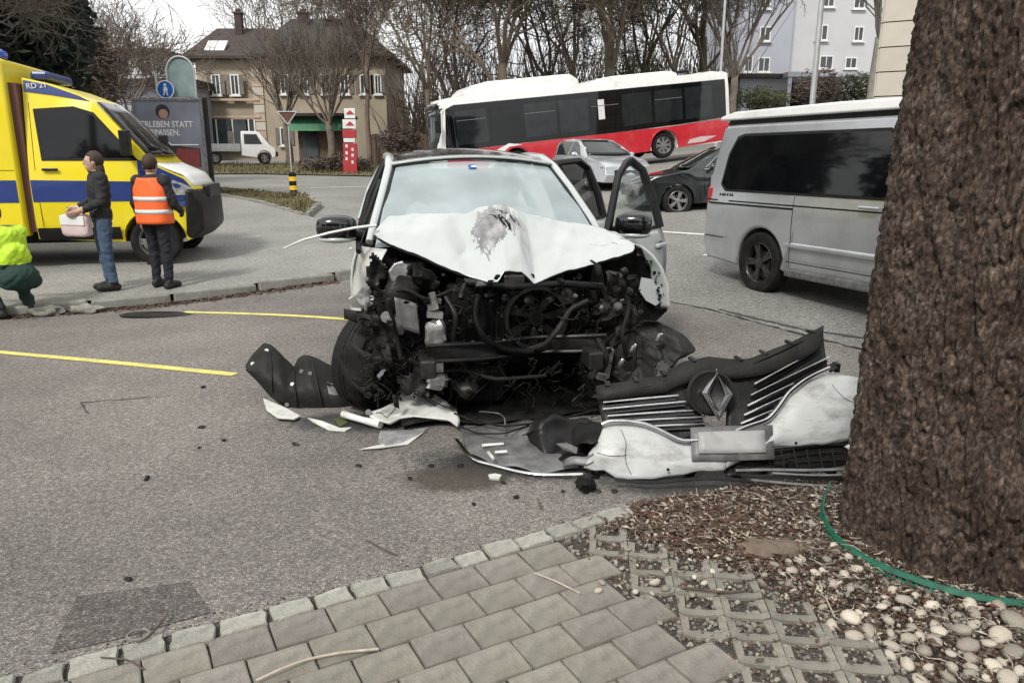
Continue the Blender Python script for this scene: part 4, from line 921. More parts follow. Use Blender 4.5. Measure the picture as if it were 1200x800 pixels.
for a_, b_ in (((880, 428), (955, 393)), ((715, 457), (790, 448))):
    mb = MB(); mb.tube([BP(*a_, -.012), BP((a_[0]+b_[0])/2, (a_[1]+b_[1])/2+1, -.016), BP(*b_, -.012)], .006, 6); mb.build('cover_rib', 'plastic_gloss', bump_root, smooth=60)
mb = MB(); mb.grid(lambda u, v: BP(660+36*u, 540-10*u+8*v*(1+u*.4), -.02)+Vector((0, 0, .012*math.sin(u*6))), 8, 3); mb.build('torn_corner', 'plastic_grey', bump_root, smooth=50, solid=.006)
settle(bump_root)
# ---- torn headlamp behind the emblem, lying on the bumper
lr = rooted('broken_headlamp', 'small broken grey headlamp piece lying left of the diamond emblem', 'headlamp', tuple(at(795, 450, 3.95)))
mb = MB(); mb.grid(lambda u, v: at(778+36*u+4*v, 440-20*u+22*v*(1-.3*u), 3.97-.05*math.sin(u*3)), 8, 6); mb.build('lens', 'plastic_grey', lr, smooth=45, solid=.008)
mb = MB(); mb.tube([at(782, 433, 3.94), at(800, 430, 3.92), at(812, 440, 3.92)], .006, 6); mb.build('seal', 'plastic_black', lr, smooth=60)
mb = MB(); mb.grid(lambda u, v: at(786+22*u, 434-10*u+5*v, 3.93), 4, 2); mb.build('trim', 'chrome', lr, smooth=45, solid=.006)
settle(lr)
# ---- black splash panel mass in front of the wreck (torn lower fascia) with silver rim
fr = rooted('lower_fascia', 'crumpled dark grey lower fascia with silver rim flat on the asphalt before the wreck', 'fascia', tuple(gpx(610, 530)))
def fas(u, v):
    A = [gpx(538, 505), gpx(575, 500), gpx(620, 498), gpx(680, 500)]; B = [gpx(548, 533), gpx(580, 548), gpx(630, 556), gpx(678, 553)]
    p = pl(A, u).lerp(pl(B, u), v); p.z = .02+.025*noise.noise(p*6)+.02*math.sin(v*3.1); return p
mb = MB(); mb.grid(fas, 24, 14); mb.build('splash_panel', 'plastic_grey', fr, smooth=50, solid=.006)
mb = MB(); mb.tube(smooth_pl([gpx(a, b, z) for a, b, z in ((535, 515, .035), (545, 528, .03), (556, 539, .03), (580, 545, .03), (610, 553, .03), (640, 556, .03), (683, 555, .04))]), [.011]*25, 8, sq=.7); mb.build('silver_rim', 'chrome', fr, smooth=60)
for a, b in (((572, 530), (578, 537)), ((580, 530), (594, 529)), ((565, 522), (590, 520))):
    mb = MB(); mb.tube([gpx(*a, .06), gpx(*b, .06)], .009, 6); mb.build('plastic_clip', 'plastic_white', fr, smooth=60)
def mass(u, v):
    A = [gpx(612, 505, .12), gpx(630, 490, .17), gpx(660, 488, .18), gpx(690, 492, .15), gpx(705, 500, .12)]; B = [gpx(622, 522, .03), gpx(640, 535, .03), gpx(660, 543, .02), gpx(684, 545, .02), gpx(700, 535, .03)]
    p = pl(A, u).lerp(pl(B, u), v); return p+Vector((0, .06*noise.noise(p*9), .05*noise.noise(p*11+Vector((2, 0, 0)))))
mb = MB(); mb.grid(mass, 30, 20); mb.build('crumpled_shield', 'plastic_black', fr, smooth=40, solid=.006)
mb = MB(); mb.extr([gpx(652, 520, .13), gpx(664, 519, .13), gpx(677, 525, .12), gpx(676, 532, .1), gpx(660, 527, .1)], (0, .012, 0)); mb.build('torn_tab', 'plastic_grey', fr, bevel=.003)
mb = MB(); mb.ell(gpx(686, 566, .05), (.05, .04, .045), 12, 9, fn=lambda d: 1+.5*noise.noise(d*3)); mb.build('rubber_lump', 'plastic_black', fr, smooth=40)
def mossy(u, v):
    p = gpx(672+40*u, 495+26*v, .12+.05*math.sin(u*3)); return p+Vector((0, .03*noise.noise(p*12), .03*noise.noise(p*10)))
mb = MB(); mb.grid(mossy, 10, 8); mb.build('torn_sleeve', 'plastic_matte', fr, smooth=40, solid=.006)
settle(fr)
# loose cables beneath the nose
for k, (P, r_, lab) in enumerate([([(532, 484), (552, 492), (590, 500), (640, 494), (700, 480)], .006, 'black cable sagging from the wreck over the fascia'), ([(540, 500), (560, 508), (592, 508), (620, 498)], .005, 'short black wire curled on the grey fascia'), ([(562, 482), (585, 484), (592, 490), (592, 510)], .005, 'thin grey wire hanging below the crash beam')]):
    mb = MB(); mb.tube(smooth_pl([gpx(a, b, .09-.04*(i % 2)) for i, (a, b) in enumerate(P)], 6), r_, 6); tag(mb.build('loose_cable', 'rubber' if k < 2 else 'plastic_grey', smooth=60), lab, 'cable')
# ---- black wheel arch liner lying at the left
lr = rooted('arch_liner', 'black curved plastic wheel arch liner lying left of the wreck', 'arch liner', tuple(gpx(360, 482)))
OUT = [(287, 428), (297, 414), (309, 402), (318, 405), (326, 412), (336, 422), (344, 430), (349, 421), (356, 416), (366, 418), (380, 424), (396, 433), (412, 440), (430, 448), (450, 452)]
LOW = [(289, 434), (300, 446), (312, 460), (322, 468), (332, 475), (340, 480), (350, 482), (358, 483), (368, 483), (380, 483), (394, 483), (410, 482), (425, 482), (440, 480), (456, 478)]
def lin(u, v):
    a = pl([Vector((*p, 0)) for p in OUT], u); b = pl([Vector((*p, 0)) for p in LOW], u); q = a.lerp(b, v)
    Y = 4.62+.25*(1-v)+.22*(u-.5)**2*2-.10*math.sin(v*math.pi)+.012*math.sin(u*40)*.4; p = at(q.x, q.y, Y); p.y += .02*noise.noise(p*8); p.z += .006*noise.noise(p*14); return p
mb = MB(); mb.grid(lin, 60, 16); mb.build('liner_shell', 'plastic_matte', lr, smooth=50, solid=.006)
for a, b in ((.06, .35), (.17, .12), (.4, .42), (.33, .93), (.6, .3), (.52, .25)):
    mb = MB(); c_ = lin(a, b); mb.lathe([(.006, 0), (.014, .0), (.014, .006), (.006, .006)], c_+Vector((0, -.008, 0)), (0, -1, .3), 12); mb.build('rivet', 'plastic_white' if a in (.06, .17, .4) else 'plastic_grey', lr, smooth=40)
mb = MB(); mb.grid(lambda u, v: lin(.70+.05*u, .4+.22*v)+Vector((0, -.008, 0)), 2, 2); mb.build('part_label', 'plastic_grey', lr)
for k in range(3):
    mb = MB(); mb.tube([lin(.2+.22*k, .12+.76*j/8)+Vector((0, -.012, 0)) for j in range(9)], .009, 6); mb.build('stiffening_rib', 'plastic_matte', lr, smooth=60)
settle(lr)
# ---- white broken pieces by the left wheel
def plate(name, label, cat, pts, z, mat, th=.012, group=None, bevel=.004, bend=.02):
    P = [gpx(a, b, z(a, b) if callable(z) else z) for a, b in pts]; c_ = sum(P, Vector())/len(P)
    mb = MB(); P = [p-c_ for p in P]; P = [p+Vector((0, 0, bend*noise.noise((p+c_)*5))) for p in P]
    mb.extr(P, (0, .004, -th)); return tag(mb.build(name, mat, bevel=bevel, loc=c_), label, cat, group)
plate('plastic_shard', 'white curved shard under the black arch liner', 'shard', [(308, 466), (322, 470), (338, 480), (352, 486), (345, 491), (325, 490), (312, 480)], .03, 'plastic_white')
plate('plastic_shard', 'thin pale broken strip lying behind the white stub', 'shard', [(360, 488), (378, 494), (398, 500), (412, 500), (404, 504), (385, 502), (366, 495)], .02, 'plastic_white')
plate('plastic_shard', 'jagged flat silver shard in front of the white strut', 'shard', [(445, 505), (460, 500), (480, 503), (503, 500), (490, 510), (470, 518), (452, 522), (443, 518)], .015, 'lens')
plate('plastic_shard', 'long thin pale sliver nearest the camera left of the fascia', 'shard', [(420, 527), (445, 521), (470, 518), (498, 506), (478, 520), (446, 526)], .012, 'plastic_white', .006)
plate('plastic_shard', 'small white chip beside the silver rim', 'shard', [(572, 555), (580, 553), (588, 556), (585, 561), (574, 560)], .02, 'plastic_white', .02)
plate('plastic_shard', 'dull green-yellow plastic scrap beside the white stub', 'shard', [(390, 490), (402, 488), (408, 494), (398, 499)], .02, 'ivy')
st = rooted('plastic_strut', 'white bone-shaped plastic strut lying before the left front wheel', 'strut', tuple(gpx(490, 495)))
def zs(px, py): return .05+max(0, (490-py))*.0016
PTS = [(430, 483), (446, 478), (462, 470), (472, 458), (480, 452), (494, 454), (510, 462), (524, 470), (534, 478), (539, 492), (536, 500), (526, 492), (505, 490), (485, 488), (468, 490), (456, 496), (444, 493), (433, 488)]
P = [gpx(a, b, zs(a, b)+.02) for a, b in PTS]; mb = MB(); mb.extr(P, (0, .05, -.03)); mb.build('strut_body', 'plastic_white', st, bevel=.014, bseg=3)
mb = MB(); mb.lathe([(.006, -.002), (.018, 0), (.018, .012), (.006, .012)], gpx(432, 483, .09), (0, -1, .5), 14); mb.build('bolt_eye', 'plastic_grey', st, smooth=40)
mb = MB(); mb.tube(smooth_pl([gpx(480, 455, .16), gpx(492, 465, .15), gpx(505, 467, .16), gpx(512, 462, .17), gpx(500, 458, .18), (gpx(492, 460, .17)), gpx(510, 472, .13), gpx(532, 480, .1)], 5), .004, 6); mb.build('wire', 'rubber', st, smooth=60)
settle(st)
st = rooted('plastic_stub', 'short white plastic tube stub beside the bone-shaped strut', 'tube', tuple(gpx(424, 496)))
mb = MB(); mb.tube([gpx(402, 485, .05), gpx(425, 492, .045), gpx(446, 497, .04)], [.024, .02, .028], 12); mb.build('tube_body', 'plastic_white', st, smooth=50)
mb = MB(); mb.lathe([(.008, 0), (.018, 0), (.018, .004)], gpx(401, 484.6, .052), gpx(402, 485, .05)-gpx(446, 497, .04), 12); mb.build('tube_mouth', 'ivy', st, smooth=50)
settle(st)
# small bits scattered in front
random.seed(17)
bits = [(238, 453), (236, 500), (233, 524), (150, 678), (262, 515), (172, 560), (346, 520), (420, 545), (505, 545), (540, 545), (660, 575), (605, 582), (720, 575), (555, 590), (480, 560), (700, 575), (590, 565)]
for k, (px, py) in enumerate(bits):
    p = gpx(px, py, .012); mb = MB(); s = random.uniform(.012, .026); sd_ = Vector((k, k*2.3, 0))
    mb.ell((0, 0, 0), (s, s*random.uniform(.4, .8), s*random.uniform(.25, .5)), 8, 6, (0, 0, random.random()*3), fn=lambda d: 1+.4*noise.noise(d*2+sd_))
    tag(mb.build('debris_bit', 'plastic_black', smooth=30, loc=p), 'tiny dark broken bit lying on the asphalt before the wreck', 'debris', 'small dark bits on the asphalt')
mb = MB(); mb.lathe([(.0, .0), (.24, .0), (.25, .012), (.2, .03), (.1, .035), (0, .03)], (0, 0, 0), (0, 0, 1), 28); p = gpx(182, 362, .02)
o = mb.build('cover_plate', 'plastic_black', smooth=40, loc=Vector((p.x, p.y, gz(p.x, p.y)+.008))); o.scale = (1.6, .5, 1); tag(o, 'flat dark oval plate on the asphalt at the kerb foot', 'plate')
# twigs and wire
for k, (P, r_, m_, lab) in enumerate([([(300, 797), (330, 783), (360, 772), (400, 764), (444, 760)], .0045, 'twig_pale', 'long pale bent twig lying across the foreground pavers'), ([(430, 633), (445, 641), (465, 650)], .0035, 'twig', 'thin dark twig lying on open asphalt above the cobbles'), ([(626, 671), (650, 680), (680, 695)], .003, 'twig_pale', 'thin pale straight twig on the pavers near the bed'), ([(160, 752), (172, 748), (190, 728), (196, 718)], .0035, 'twig', 'short twig beside the green wire loop'), ([(634, 596), (630, 584)], .004, 'twig', 'forked twig stub before the crumpled fascia'), ([(800, 688), (850, 694), (872, 692)], .005, 'twig', 'brown twig on the edge of the lattice stones'), ([(968, 700), (978, 722)], .003, 'twig_pale', 'short pale stalk standing among the pebbles'), ([(118, 770), (150, 772), (168, 784)], .003, 'twig', 'dark bent twig on the cobbles in the lower left')]):
    mb = MB(); mb.tube(smooth_pl([gpx(a, b, .034+.006*math.sin(i*2)) for i, (a, b) in enumerate(P)], 4), r_, 6); tag(mb.build('fallen_twig', m_, smooth=60), lab, 'twig')
mb = MB(); c_ = gpx(162, 744, .03); mb.tube([c_+Vector((.036*math.cos(a/20*6.5), .03*math.sin(a/20*6.5), .004*a/20)) for a in range(21)], .004, 6); tag(mb.build('wire_loop', 'kerb_stone', smooth=60), 'small pale green wire loop on the dark asphalt patch', 'wire')
# ================================================================== TREE IN THE FOREGROUND
tree = thing('street_tree', 'thick rough-barked tree trunk at the right edge beside the torn bumper', 'tree', (2.015, 2.93, 0))
def rad(z, a):
    r = .478-.045*max(0, min(z-1.0, 1.5))/1.1 if z > .9 else .478
    f = math.exp(-max(0, z)/.22)
    r += f*(.012+.05*max(0, math.sin(a*4+.8))+.025*math.sin(a*7))
    return r
NU, NV = 420, 520
V = []; HT = 5.2
for j in range(NV+1):
    t = j/NV; z = -.06+(2.5*t/.86 if t < .86 else 2.5+(HT-2.5)*(t-.86)/.14)
    for i in range(NU):
        a = 2*math.pi*i/NU
        a = R(236)+(a-math.pi)*(.45+.55*abs(a-math.pi)/math.pi)
        d = Vector((math.cos(a), math.sin(a), 0)); r = rad(z, a)
        wz = z+.05*noise.noise(Vector((d.x*3, d.y*3, z*2)))
        q = Vector((d.x*13+.9*noise.noise(Vector((d.x*4, d.y*4, z*3))), d.y*13+.9*noise.noise(Vector((d.x*4+7, d.y*4, z*3))), wz*9))
        ds, _ = noise.voronoi(q)
        e = min(1, (ds[1]-ds[0])*3.6); hc_ = noise.cell(_[0]*7.3)
        q2 = Vector((d.x*30+.6*noise.noise(Vector((d.x*9, d.y*9, z*8))), d.y*30, z*15)); ds2, _2 = noise.voronoi(q2); e2 = min(1, (ds2[1]-ds2[0])*2.2)
        wp = .35*noise.noise(Vector((d.x*5, d.y*5, z*4))); f1 = min(1, abs(noise.noise(Vector((d.x*9+wp, d.y*9+wp, z*2.4))))*5.5); f2 = min(1, abs(noise.noise(Vector((d.x*19+wp, d.y*19-wp, z*6.5+3))))*4.5)
        h = .03*f1**.55+.018*f2**.7+.012*(e**.6)*(.4+.8*hc_)-.008*max(-.7, min(.7, (q-_[0]).z))*e+.008*e2*(.4+.6*noise.cell(_2[0]*5.1))+.008*noise.noise(Vector((d.x*30, d.y*30, z*24)))+.005*noise.noise(Vector((d.x*60, d.y*60, z*50)))+.02*noise.noise(Vector((d.x*1.6, d.y*1.6, z*.9)))
        h += .045*math.exp(-((z-.42)/.13)**2-((a-4.25)/.28)**2)*1.0   # knot swelling low on the camera side
        V.append((d.x*(r+h-.01), d.y*(r+h-.01), z))
mb = MB(); mb.add(V, [(j*NU+i, j*NU+(i+1) % NU, (j+1)*NU+(i+1) % NU, (j+1)*NU+i) for j in range(NV) for i in range(NU)])
mb.build('trunk', 'bark', tree, smooth=180, recalc=False)
def branches(mb, p, d, L_, r, lev, rng, spread, up, kids, seg=4, n=5, mi=0, jit=.18, minr=.004, taper=.55, kidlen=(.55, .8)):
    P = [p.copy()]; Rr = [r]; q = p.copy(); dd = d.normalized()
    for i in range(seg):
        dd = (dd+Vector((rng.gauss(0, jit), rng.gauss(0, jit), rng.gauss(0, jit)+up))).normalized(); q = q+dd*L_/seg; P.append(q.copy()); Rr.append(max(minr, r*(1-(1-taper)*(i+1)/seg)))
    mb.tube(P, Rr, n if lev > 1 else 3, caps=False, mi=mi)
    if lev <= 0: return
    for k in range(kids if not isinstance(kids, (list, tuple)) else kids[lev]):
        t = rng.uniform(.35, 1.0) if k else 1.0
        i = min(int(t*seg), seg-1); b = P[i].lerp(P[i+1], t*seg-i); dv = (P[i+1]-P[i]).normalized()
        ax = dv.orthogonal().normalized(); ax = Matrix.Rotation(rng.uniform(0, 6.283), 3, dv) @ ax
        nd = Matrix.Rotation(rng.uniform(.5, 1.2)*spread, 3, ax) @ dv
        rr = max(minr, Rr[min(i+1, seg)]*rng.uniform(.5, .8))
        branches(mb, b, nd, L_*rng.uniform(*kidlen), rr, lev-1, rng, spread, up, kids, max(3, seg-1), n-1 if n > 4 else 4, mi, jit, minr, taper, kidlen)
rng = random.Random(3); mb = MB()
for k in range(5):
    a = k*1.3; branches(mb, Vector((.1*math.cos(a), .1*math.sin(a), 5.0)), Vector((math.cos(a)*.7, math.sin(a)*.7, 1)), 2.8, .16, 4, rng, .8, .06, 4)
mb.build('crown', 'bark_far', tree, recalc=False, smooth=180)
# ---- green edging band round the trunk foot
P = [gpx(972, 566, .1), gpx(966, 580, .07), gpx(963, 596, .05), gpx(968, 614, .045), gpx(982, 632, .045), gpx(1003, 648, .045), gpx(1035, 664, .045), gpx(1075, 679, .045), gpx(1115, 692, .045), gpx(1150, 700, .04), gpx(1200, 707, .04), gpx(1260, 712, .05), gpx(1330, 705, .05)]
Q = smooth_pl(P, 5); mb = MB(); V = []
for i, p in enumerate(Q):
    d = (Q[min(i+1, len(Q)-1)]-Q[max(i-1, 0)]).normalized(); nn = Vector((-d.y, d.x, 0))*.003; h = Vector((nn.x*1.5, nn.y*1.5, .0095))
    V += [p-h-nn, p-h+nn, p+h+nn, p+h-nn]
n_ = len(Q); mb.add(V, [(4*i+k, 4*i+(k+1) % 4, 4*i+4+(k+1) % 4, 4*i+4+k) for i in range(n_-1) for k in range(4)]+[(0, 1, 2, 3), (4*n_-1, 4*n_-2, 4*n_-3, 4*n_-4)])
tag(mb.build('edging_band', 'green_strap', smooth=50), 'green plastic band curving round the foot of the trunk', 'band')
mb = MB(); mb.tube(smooth_pl([p+Vector((-.012, -.012, -.02)) for p in P[2:9]], 4), .005, 6); tag(mb.build('nylon_string', 'green_strap', smooth=60), 'thin green cord running just under the green band', 'cord')
# ---- pebbles
def bedz(x, y): return gz(x, y)+.004+bump_(x, y)
random.seed(29)
PB = []
for k in range(12):
    sd_ = Vector((k*3.1, k*1.7, 2)); mb = MB(); mb.ell((0, 0, 0), (1, random.uniform(.62, .85), random.uniform(.42, .62)), 10, 7, fn=lambda d: 1+.22*noise.noise(d*1.3+sd_)+.06*noise.noise(d*4+sd_))
    me = mb.mesh('pebble'); me.polygons.foreach_set('use_smooth', [True]*len(me.polygons)); me.materials.append(M['pebble']); PB.append(me)
ZON = [((885, 640), (1010, 705), 32, (.013, .028)), ((960, 690), (1080, 760), 26, (.012, .034)), ((1070, 705), (1200, 800), 28, (.018, .043)), ((760, 588), (960, 640), 60, (.006, .02)), ((700, 640), (880, 700), 26, (.006, .019)), ((1030, 740), (1190, 800), 12, (.022, .045))]
LB = ['pale rounded pebble on the leaf litter between tree foot and lattice stones', 'pale rounded pebble in the lower right pile before the green band', 'large pale pebble in the lower right corner of the bed', 'small pale pebble in the leaf litter below the bumper', 'small pale pebble fallen among the lattice stones', 'large pale pebble in the lower right corner of the bed']
GR = ['pebbles between tree foot and lattice stones', 'pebbles before the green band', 'pebbles in the lower right corner', 'pebbles below the bumper', 'pebbles among the lattice stones', 'pebbles in the lower right corner']
used = []
for zi, (a, b, n, (s0, s1)) in enumerate(ZON):
    k = 0; tr = 0
    while k < n and tr < 4000:
        tr += 1; px, py = random.uniform(a[0], b[0]), random.uniform(a[1], b[1]); p = gpx(px, py, .02); s = random.uniform(s0, s1)*(1.0 if random.random() < .85 else 1.25)
        if (p.xy-Vector((1.98, 2.93))).length < .60: continue
        if zi not in (4,) and not inpoly(p.x, p.y, BED): continue
        if any((p.x-x)**2+(p.y-y)**2 < ((s+t)*.92)**2 for x, y, t in used): continue
        used.append((p.x, p.y, s)); k += 1
        o = bpy.data.objects.new('pebble', random.choice(PB)); C.objects.link(o)
        z = bedz(p.x, p.y) if zi != 4 else .022
        o.location = (p.x, p.y, z+s*.3); o.scale = (s, s, s); o.rotation_euler = (random.gauss(0, .25), random.gauss(0, .25), random.uniform(0, 6.28)); tag(o, LB[zi], 'pebble', GR[zi])
print('pebbles', len(used))
mb = MB(); mb.ell((0, 0, 0), (.15, .075, .04), 30, 16, (0, 0, -.1), fn=lambda d: (abs(d.x)**3+abs(d.y)**3+abs(d.z)**3)**(-1/3)*(.85+.3*noise.noise(d*2)+.12*noise.noise(d*7))); p = gpx(905, 645, .02)
tag(mb.build('flat_rock', 'rock_tan', smooth=50, loc=(p.x, p.y, .02)), 'flat tan rock half buried above the white pebbles', 'rock')
# ---- leaf litter on the bed
random.seed(33); mb = MB()
def leaf(mb, x, y, z, s, mi):
    a = random.uniform(0, 6.28); c_, s_ = math.cos(a), math.sin(a); w_ = s*random.uniform(.25, .5); t1, t2 = random.uniform(-.5, .5)*s, random.uniform(-.3, .6)*s; cu = random.uniform(0, .4)*s
    L = [(-s, 0, t1), (-.2*s, w_, cu), (s, 0, t2), (-.1*s, -w_, cu*.6), (0, 0, 0)]
    mb.add([(x+p*c_-q*s_, y+p*s_+q*c_, z+r) for p, q, r in L], [(0, 4, 1), (1, 4, 2), (2, 4, 3), (3, 4, 0)], mi)
k = 0
while k < 8500:
    if random.random() < .72: x, y = random.uniform(.3, 2.4), random.uniform(1.55, 3.6)
    else: x, y = random.gauss(.85, .25), random.gauss(2.95, .2)
    if not inpoly(x, y, BED):
        if not (random.random() < .06 and x > .3 and y < 3.15 and not solid_side(Vector((x, y)))): continue
    if (x-1.98)**2+(y-2.93)**2 < .5**2: continue
    k += 1; leaf(mb, x, y, bedz(x, y)+random.uniform(0, .018), random.choice((random.uniform(.004, .014), random.uniform(.006, .024))), random.choices((0, 1, 2, 3), (8, .7, 3, 1.4))[0])
for k in range(1100):
    x, y = random.uniform(.3, 2.0), random.uniform(1.7, 3.5)
    if not inpoly(x, y, BED): continue
    a = random.uniform(0, 6.28); l = random.uniform(.02, .08); z = bedz(x, y)+.012
    mb.tube([(x, y, z), (x+l*.5*math.cos(a), y+l*.5*math.sin(a), z+random.uniform(0, .012)), (x+l*math.cos(a+.3), y+l*math.sin(a+.3), z+random.uniform(-.004, .02))], [.0018, .0016, .001], 4, mi=random.choice((2, 3)))
tag(mb.build('leaf_litter', ['leaf', 'leaf_red', 'twig', 'twig_pale'], recalc=False), 'brown dead leaves and twigs covering the bed round the tree', 'leaf litter', kind='stuff')
# gravel grains in the lattice holes and bed
mb = MB(); random.seed(35)
for k in range(8500):
    x, y = random.uniform(.2, 2.0), random.uniform(1.6, 3.4)
    ib = inpoly(x, y, BED)
    if solid_side(Vector((x, y))) and not ib: continue
    if y > 1.9+.545*(x+1.7)+.0 and not ib: continue
    s = random.choice((random.uniform(.002, .006), random.uniform(.003, .009))); z = (bedz(x, y) if ib else .0085)+s*.4; a = random.uniform(0, 3)
    mb.box((x, y, z), (s*2, s*1.5, s*1.4), (random.uniform(-.6, .6), random.uniform(-.6, .6), a), random.choice((0, 2, 1, 2)))
tag(mb.build('gravel', ['cobble', 'twig', 'pebble'], recalc=False), 'fine gravel grains in the lattice stone holes and bed', 'gravel', kind='stuff')
# grit along the joints of the lot edge
mb = MB(); random.seed(36)
for k in range(260):
    u = random.uniform(-.6, 2.5); p = E0+ROW*u-CR*abs(random.gauss(0, .05)); s = random.uniform(.0015, .004); mb.box((p.x, p.y, .006+s*.4), (s*2, s*1.4, s), (0, 0, random.random()*3), random.choice((0, 1)))
tag(mb.build('grit', ['cobble', 'leaf'], recalc=False), 'loose grit along the cobble edge of the asphalt', 'grit', kind='stuff')
# ================================================================== VEHICLES
def arc(cy, cz, r, a0, a1, n=10): return [(cy+r*math.cos(R(a0+(a1-a0)*i/n)), cz+r*math.sin(R(a0+(a1-a0)*i/n))) for i in range(n+1)]
def hull(name, prof, wf, mat, parent, zc=(), yc=(), bulge=(0, 0), nlat=8, bevel=.04, smooth=35, len_=5):
    bm = bmesh.new(); f = bm.faces.new([bm.verts.new((0, y, z)) for y, z in prof])
    for z in zc: bmesh.ops.bisect_plane(bm, geom=bm.verts[:]+bm.edges[:]+bm.faces[:], plane_co=(0, 0, z), plane_no=(0, 0, 1))
    for y in yc: bmesh.ops.bisect_plane(bm, geom=bm.verts[:]+bm.edges[:]+bm.faces[:], plane_co=(0, y, 0), plane_no=(0, 1, 0))
    bm.verts.index_update(); bm.verts.ensure_lookup_table(); side = [v.co.copy() for v in bm.verts]; faces = [[v.index for v in f.verts] for f in bm.faces]
    bed = [(e.verts[0].index, e.verts[1].index) for e in bm.edges if e.is_boundary]; bm.free()
    mb = MB(); n = len(side); y0 = min(p.y for p in side); y1 = max(p.y for p in side)
    def P(c, t):
        w_ = wf(c.y, c.z); x = t*w_; y = c.y
        fr = max(0, 1-(c.y-y0)/.9); re = max(0, 1-(y1-c.y)/.6)
        y += -bulge[0]*fr*(1-t*t)+bulge[1]*re*(1-t*t); return (x, y, c.z)
    V = [P(c, -1) for c in side]+[P(c, 1) for c in side]; Fs = [tuple(f) for f in faces]+[tuple(i+n for i in reversed(f)) for f in faces]
    idx = {}
    def lat(i, k):
        if k == 0: return i
        if k == nlat: return n+i
        if (i, k) not in idx: idx[(i, k)] = len(V); V.append(P(side[i], -1+2*k/nlat))
        return idx[(i, k)]
    for a, b in bed:
        for k in range(nlat): Fs.append((lat(a, k), lat(b, k), lat(b, k+1), lat(a, k+1)))
    mb.add(V, Fs); return mb.build(name, mat, parent, smooth=smooth, bevel=bevel)
def patch(name, poly, wf, s, off, th, mat, parent, bevel=None):
    """panel lying on the side surface (polygon given in y, z)"""
    bm = bmesh.new(); bm.faces.new([bm.verts.new((0, y, z)) for y, z in poly]); zs_ = [z for y, z in poly]; k = math.floor(min(zs_)/.15)+1
    while k*.15 < max(zs_): bmesh.ops.bisect_plane(bm, geom=bm.verts[:]+bm.edges[:]+bm.faces[:], plane_co=(0, 0, k*.15), plane_no=(0, 0, 1)); k += 1
    for y in ((.08, .16, .25, .35, .5, 1.0) if max(p[0] for p in poly) > 1 else ()): bmesh.ops.bisect_plane(bm, geom=bm.verts[:]+bm.edges[:]+bm.faces[:], plane_co=(0, y, 0), plane_no=(0, 1, 0))
    bm.verts.index_update(); V = [v.co.copy() for v in bm.verts]; Fs = [tuple(v.index for v in f.verts) for f in bm.faces]; E_ = [(e.verts[0].index, e.verts[1].index) for e in bm.edges if e.is_boundary]; bm.free()
    mb = MB(); n = len(V); mb.add([(s*(wf(c.y, c.z)+off), c.y, c.z) for c in V]+[(s*(wf(c.y, c.z)+off+th), c.y, c.z) for c in V], Fs+[tuple(i+n for i in f) for f in Fs]+[(a, b, b+n, a+n) for a, b in E_]); return mb.build(name, mat, parent, smooth=30)
def lerpf(T):
    def f(z):
        if z <= T[0][0]: return T[0][1]
        for (a, b), (c, d) in zip(T[:-1], T[1:]):
            if z <= c: return b+(d-b)*(z-a)/(c-a)
        return T[-1][1]
    return f
def seam(parent, wf, s, pts, w_=.008, off=.0015, name='panel_seam', mat='bay_black'):
    mb = MB()
    for (a, b) in zip(pts[:-1], pts[1:]):
        d = Vector((b[0]-a[0], b[1]-a[1])); n = Vector((-d.y, d.x)).normalized()*w_/2; k = 6
        for i in range(k):
            p, q = Vector(a)+d*i/k, Vector(a)+d*(i+1)/k
            mb.add([(s*(wf(x.x, x.y)+off), x.x, x.y) for x in (p-n, q-n, q+n, p+n)], [(0, 1, 2, 3)])
    return mb.build(name, mat, parent, recalc=False)
# ---- silver van
van = thing('parked_van', 'silver camper van with dark side window and white pop-up roof at right', 'van', (5.28, 5.56, .03), .40); van.scale = (1, 1, 1.035)
wz_ = lerpf([(.25, .86), (.32, .93), (.5, .95), (.95, .955), (1.14, .935), (1.5, .885), (1.9, .81)])
def wv(y, z):
    w_ = wz_(z); w_ *= 1-.10*max(0, (.5-y)/.5)**2-.05*max(0, (y-4.6)/.35)**2; return w_
prof = [(.12, .3), (.02, .5), (0, .75), (.06, 1.0), (.3, 1.12), (.72, 1.22), (1.1, 1.55), (1.5, 1.86), (1.7, 1.9), (4.72, 1.9), (4.8, 1.86), (4.9, 1.3), (4.93, .95), (4.95, .5), (4.92, .3)]+arc(3.85, .36, .385, -15, 195, 16)+arc(.95, .36, .385, -15, 195, 16)
hull('body', prof, wv, 'silver', van, (.5, .8, 1.0, 1.14, 1.3, 1.5, 1.7), (1.8, 2.6, 3.3, 4.5), (.12, .05), 8, .035, 30)
WIN = [(2.12, 1.16), (4.50, 1.16), (4.60, 1.22), (4.55, 1.55), (4.46, 1.72), (4.36, 1.76), (2.3, 1.76), (2.2, 1.72)]
patch('window_seal', [(2.09, 1.13), (4.53, 1.13), (4.635, 1.21), (4.58, 1.57), (4.48, 1.76), (4.37, 1.79), (2.28, 1.79), (2.17, 1.74)], wv, -1, .0025, .004, 'plastic_black', van)
patch('side_window', WIN, wv, -1, .007, .004, 'glass_dark', van)
patch('front_window', [(1.0, 1.2), (1.98, 1.16), (2.05, 1.72), (1.55, 1.76), (1.42, 1.7)], wv, -1, .004, .004, 'glass_dark', van)
seam(van, wv, -1, [(2.06, .36), (2.06, 1.16), (2.16, 1.76)]); seam(van, wv, -1, [(3.35, .36), (3.35, 1.12)]); seam(van, wv, -1, [(2.06, 1.02), (4.9, 1.02)], .016); seam(van, wv, -1, [(3.35, .985), (4.85, .985)], .02, name='sliding_rail'); seam(van, wv, -1, [(2.1, .42), (3.4, .42)], .01)
seam(van, wv, -1, [(4.5, .58), (4.93, .58)], .012)
